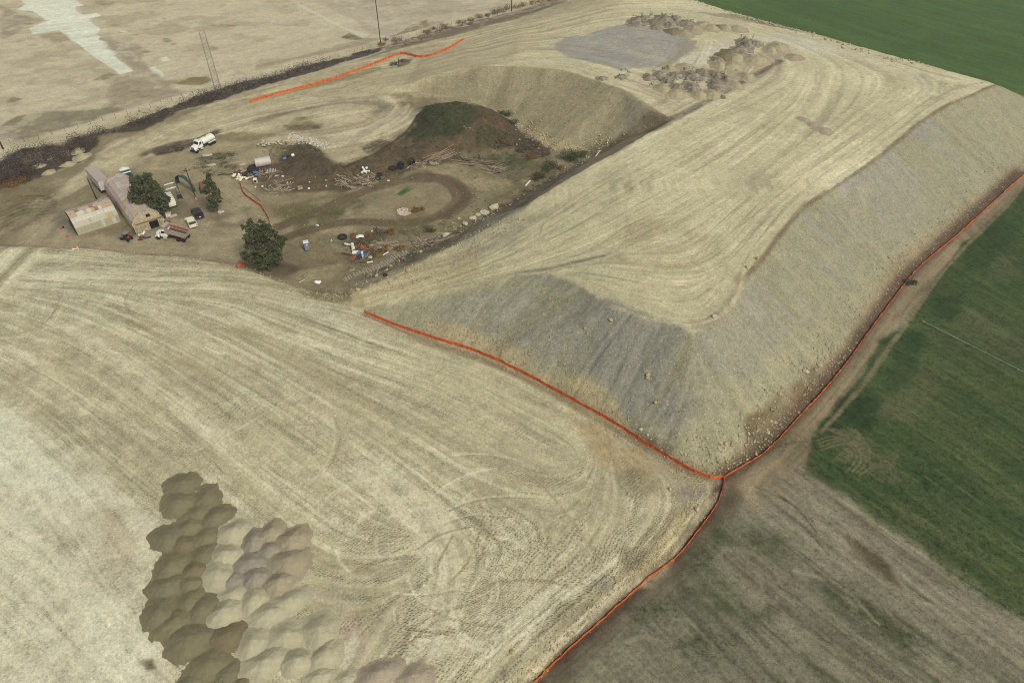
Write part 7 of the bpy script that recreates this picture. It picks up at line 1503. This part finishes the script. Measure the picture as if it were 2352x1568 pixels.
c = W(829, 607); t = thing('pallet', 'grey slatted gate or pallet tipped up below the blue hose', 'pallet', c, .1)
for k in range(6): MB().box((-1.1 + .44 * k, 0, .5), (.1, .06, .9), rx=.5).build('slat', W1, t)
for y, z in ((-.2, .15), (.2, .88)): MB().box((0, y, z), (2.5, .08, .1)).build('rail', W1, t)
c = W(810, 431); t = thing('pallet', 'light wooden pallet at the foot of the left lumber heap', 'pallet', c, .7)
for k in range(7): MB().box((-.75 + .25 * k, 0, .35 - .05 * k), (.16, 1.6, .05), ry=.2).build('slat', W4, t)
for y in (-.7, .7): MB().box((0, y, .12), (1.7, .12, .12), ry=.2).build('rail', W1, t)
c = W(689, 434); t = thing('wooden_crate', 'pale wooden crate alone on the bank', 'crate', c, .6); MB().box((0, 0, .35), (1.2, 1.0, .6)).build('body', W4, t)
for z in (.1, .62): MB().box((0, 0, z), (1.26, 1.06, .1)).build('batten', W1, t)
# old plank walkway by the pit edge
P0, P1 = W(790, 645), W(941, 580); hd = head(P0, P1); L = math.dist(P0[:2], P1[:2])
bk = thing('fallen_paling_fence', 'long strip of fallen grey palings along the dark foot of the pad', 'fallen fence', (P0.x, P0.y, gz(P0.x, P0.y)), hd)
pmsh = [MB().box((0, 0, 0), (.16, 1.0, .04)).mesh('paling', m) for m in (W4, W1, W4)]; n = int(L / .24)
for k in range(n):
    x = k * .24; f = x / L
    if (.12 < f < .15) or (.33 < f < .36 and k % 2): continue
    X_, Y_ = P0.x + math.cos(hd) * x, P0.y + math.sin(hd) * x; yo = .5 * math.sin(f * 9) * .6
    put('paling', pmsh[k % 3], bk, (x + R.uniform(-.04, .04), yo + R.uniform(-.2, .2), gz(X_, Y_) - bk.location.z + .12 + R.uniform(0, .08)), rot=(R.uniform(-.05, .05), R.uniform(-.1, .1), -.12 + R.gauss(0, .07) + (.35 if .62 < f < .72 else 0)), sc=(1, R.uniform(1.7, 2.5) * (.7 if f < .3 else 1), 1))
# tyres
def tyre(px, py, r, label, stand=False):
    c = W(px, py); t = thing('tyre', label, 'tyre', c, R.uniform(0, 3), 'discarded tyres'); o = MB().lathe([(r * .5, -r * .22), (r * .85, -r * .28), (r, -r * .18), (r, r * .18), (r * .85, r * .28), (r * .5, r * .22)], (0, 0, 0), 'Z', 20)
    o.f = o.f[:-2]; n = 20; o.add([], []); o.f += [(5 * n + k, 5 * n + (k + 1) % n, (k + 1) % n, k) for k in range(n)]
    q = o.build('casing', BLACKR, t); q.location = (0, 0, r if stand else r * .28); q.rotation_euler = (1.3, 0, .4) if stand else (.08, .05, 0)
    for k in range(14):
        a = 2 * math.pi * k / 14; tr_ = MB().box((r * .99 * math.cos(a), r * .99 * math.sin(a), 0), (.07, r * .14, r * .5), rz=a).build('tread_block', DARK, q)
tyre(582, 393, 1.5, 'largest black tractor tyre lying beside the grey tank'); tyre(582, 388, 1.3, 'second big tyre stacked behind the largest one')
tyre(901.5, 388, 1.05, 'black tyre lying alone left of the others on the mound foot'); tyre(918, 385, .95, 'tyre in the middle of the group on the mound foot'); tyre(924, 387, .95, 'tyre against the middle one', True); tyre(921, 377, .9, 'tyre behind the middle of the group'); tyre(945, 378, .95, 'upright tyre at the right of the group', True); tyre(948, 376, .9, 'tyre leaning behind the upright one', True)
tyre(868, 413, .95, 'tyre at the lower right edge of the largest lumber heap'); tyre(871, 403, .9, 'tyre at the upper right edge of the largest lumber heap'); tyre(787, 546.5, 1.05, 'brown tyre lying left of the white hood'); tyre(885, 633, .01 + .5, 'small tyre at the dark bank under the planks')
# grey tank, sacks, drums
c = W(606, 381); t = thing('grey_tank', 'large pale grey tank with a rusty end lying in the junk', 'tank', c, head((0, 0), (.93, .42))); MB().lathe([(1.0, -2.1), (1.2, -2.0), (1.2, 2.0), (1.0, 2.1)], (0, 0, 1.2), 'X', 20).build('shell', mat('tank_grey', (182, 174, 168), .5, .06), t); MB().lathe([(.0 + .1, 2.1), (1.15, 2.08), (1.15, 2.14)], (0, 0, 1.2), 'X', 20).build('rusty_end', RUST, t)
for x in (-1.4, 1.2): MB().lathe([(1.2, -.05), (1.24, -.05), (1.24, .05), (1.2, .05)], (x, 0, 1.2), 'X', 20).build('hoop', GALV, t)
def lump(name, label, cat, px, py, r, h, m, n=9, seed=0):
    c = W(px, py); t = thing(name, label, cat, c); g = random.Random(seed)
    for k in range(n):
        me = rock_mesh(seed * 31 + k, m); me.name = 'sack'; me.shade_smooth(); put('sack', me, t, (g.uniform(-r, r), g.uniform(-r * .7, r * .7), g.uniform(.15, h)), rot=(0, 0, g.uniform(0, 6)), sc=(g.uniform(.4, .7), g.uniform(.3, .5), g.uniform(.25, .4)))
lump('white_sacks', 'heap of dirty white sacks at the top end of the short curving fence', 'sacks', 548, 409, 1.2, 1.0, CREAM, 14, 1); lump('white_sacks', 'smaller heap of white sacks just right of the larger one', 'sacks', 558, 414, .9, .5, CREAM, 7, 2)
lump('black_sacks', 'dark bags behind the white sacks', 'sacks', 559, 403, 1.3, .7, DARK, 10, 3); lump('white_sacks', 'white bags on top of the largest lumber heap', 'sacks', 840, 399, 1.3, 1.7, WHITE, 9, 4); lump('blue_bundle', 'crumpled blue tarpaulin bundle below the grey tank', 'tarpaulin', 588.5, 401, .5, .8, BLUE, 6, 5)
lump('pale_rocks', 'ring of pale stones at the foot of the narrow tree', 'stones', 508, 489, .6, .3, R_PALE, 8, 7)
lump('white_scraps', 'white scraps at the foot of the bank below the spreading tree', 'scraps', 731, 649, .5, .25, WHITE, 5, 9)
lump('pale_rubble', 'pale rubble and junk ring at the top of the spoil bank', 'rubble', 615, 331, 2.4, .5, R_PALE, 14, 10); lump('pale_rubble', 'pale blocks at the right end of the rubble ring', 'rubble', 640, 329, 1.4, .4, R_PALE, 8, 11)
for px, py, m, lb, cl in [(655, 367, BLUE, 'blue drum lying on the brown spoil bank', 'blue'), (664, 362.5, BLACKR, 'black drum right of the blue drum', 'black'), (673, 359, WHITE, 'white drum farthest right of the three on the spoil bank', 'white')]:
    c = W(px, py); t = thing('drum', lb, 'drum', c, .5, 'drums on the spoil bank'); MB().lathe([(.3, -.6 if cl == 'blue' else -.4), (.36, -.55 if cl == 'blue' else -.35), (.36, .35), (.3, .4)], (0, 0, .36), 'X', 14).build('body', m, t); MB().lathe([(.37, -.03), (.37, .03)], (0, 0, .36), 'X', 14).build('hoop', m, t)
for px, py, s, lb in [(476.5, 357.5, 2.6, 'long pale concrete slab beside the water truck'), (486, 379.7, 2.2, 'pale concrete slab by the dark puddle'), (557, 379, 1.6, 'tan slab above the dark junk tangle'), (576, 408, 1.4, 'pale board slab below the junk'), (637, 404, 1.3, 'tilted pale board at the right of the junk')]:
    c = W(px, py); t = MB().box((0, 0, .12), (s, s * .45, .18)).build('slab', mat('slab', (176, 168, 150)), None, bevel=.03); t.location = c; t.rotation_euler = (.05, .05, head((0, 0), (.85, .5))); tag(t, lb, 'slab', 'loose slabs in the yard')
c = W(588, 421); t = thing('white_appliance', 'white appliance with an open front on the bare bank', 'appliance', c, .2); MB().box((0, 0, .7), (.9, .8, 1.4), rx=.2).build('case', WHITE, t, bevel=.04); MB().box((0, -.42, .75), (.6, .05, .8), rx=.2).build('opening', DARK, t); MB().box((0, -.1, .1), (1.1, 1.0, .2)).build('base', RUST, t)
c = W(622, 397); t = thing('steel_frame', 'white zigzag steel frame among the boards', 'frame', c, .3)
for k in range(7): MB().bar((-1.2 + .4 * k, 0, .1), (-1.0 + .4 * k, .1, 1.1), .05, n=5).build('bar', WHITE, t)
MB().bar((-1.3, 0, .15), (1.5, 0, .3), .05, n=5).build('rail', WHITE, t)
c = W(523, 401); q = MB(); pr_ = None
for k in range(12):
    p = (-2.5 + .45 * k, .3 * math.sin(k * .7), .15)
    if pr_: q.bar(pr_, p, .13, n=6)
    pr_ = p
o = q.build('black_pipe', BLACKR); o.location = c; o.rotation_euler = (0, 0, .3); tag(o, 'flexible black pipe at the left end of the junk', 'pipe')
g = random.Random(77); sp = MB().box((0, 0, .15), (.4, .3, .25)).mesh('white_bucket', WHITE); k = 0
for px, py, lb in [(587,431,'white bucket on the bare bank under the appliance'),(603,429,'short white board on the bank'),(709.6,434,'small white lid on the bank left of the pallet'),(750,416,'white bucket at the left end of the lumber heap'),(749.5,428,'white bucket below the left end of the lumber heap'),(892,415.5,'white scrap by the loop track under the tyres'),(711,419.5,'white bucket at the dark bank, alone'),(854.7,532,'white lid on the bank above the junk'),(650,406,'white bent scrap on the long grey beam'),(1187,333,'small white box in the weeds right of the mound'),(761.6,554,'bent white tube at the green patch'),(599,1453,'torn white sheet lying on the khaki soil piles'),(729,519,'tiny white scrap by the toilet'),(660,421,'white bits on the bank'),(1135,390,'white split board on the pole tangle')]:
    c = W(px, py); o = put('white_scrap', sp, None, c, rz=g.uniform(0, 3), sc=(g.uniform(.8, 1.8), g.uniform(.7, 1.2), g.uniform(.6, 1.2))); tag(o, lb, 'scrap', 'white scraps lying about the yard')
# pinkish soil pillars and twig on the slope
c = W(1010 + 189, 620); 
for px, py, lb in [(1178,963,'broken')]: pass
# ------------------------------------------------------------------ thin haze over the plain
bx = MB().box((0, 250, 44.2), (8600, 9200, 93)); hz = bx.mesh('haze'); hm = bpy.data.materials.new('haze'); hm.use_nodes = True; hn = hm.node_tree; hn.nodes.clear()
pv = hn.nodes.new('ShaderNodeVolumePrincipled'); pv.inputs['Color'].default_value = (.93, .95, .97, 1); pv.inputs['Density'].default_value = .00018; oo = hn.nodes.new('ShaderNodeOutputMaterial'); hn.links.new(pv.outputs[0], oo.inputs['Volume'])
hz.materials.append(hm); ho = put('haze', hz); tag(ho, kind='stuff'); ho.data.name = 'haze'
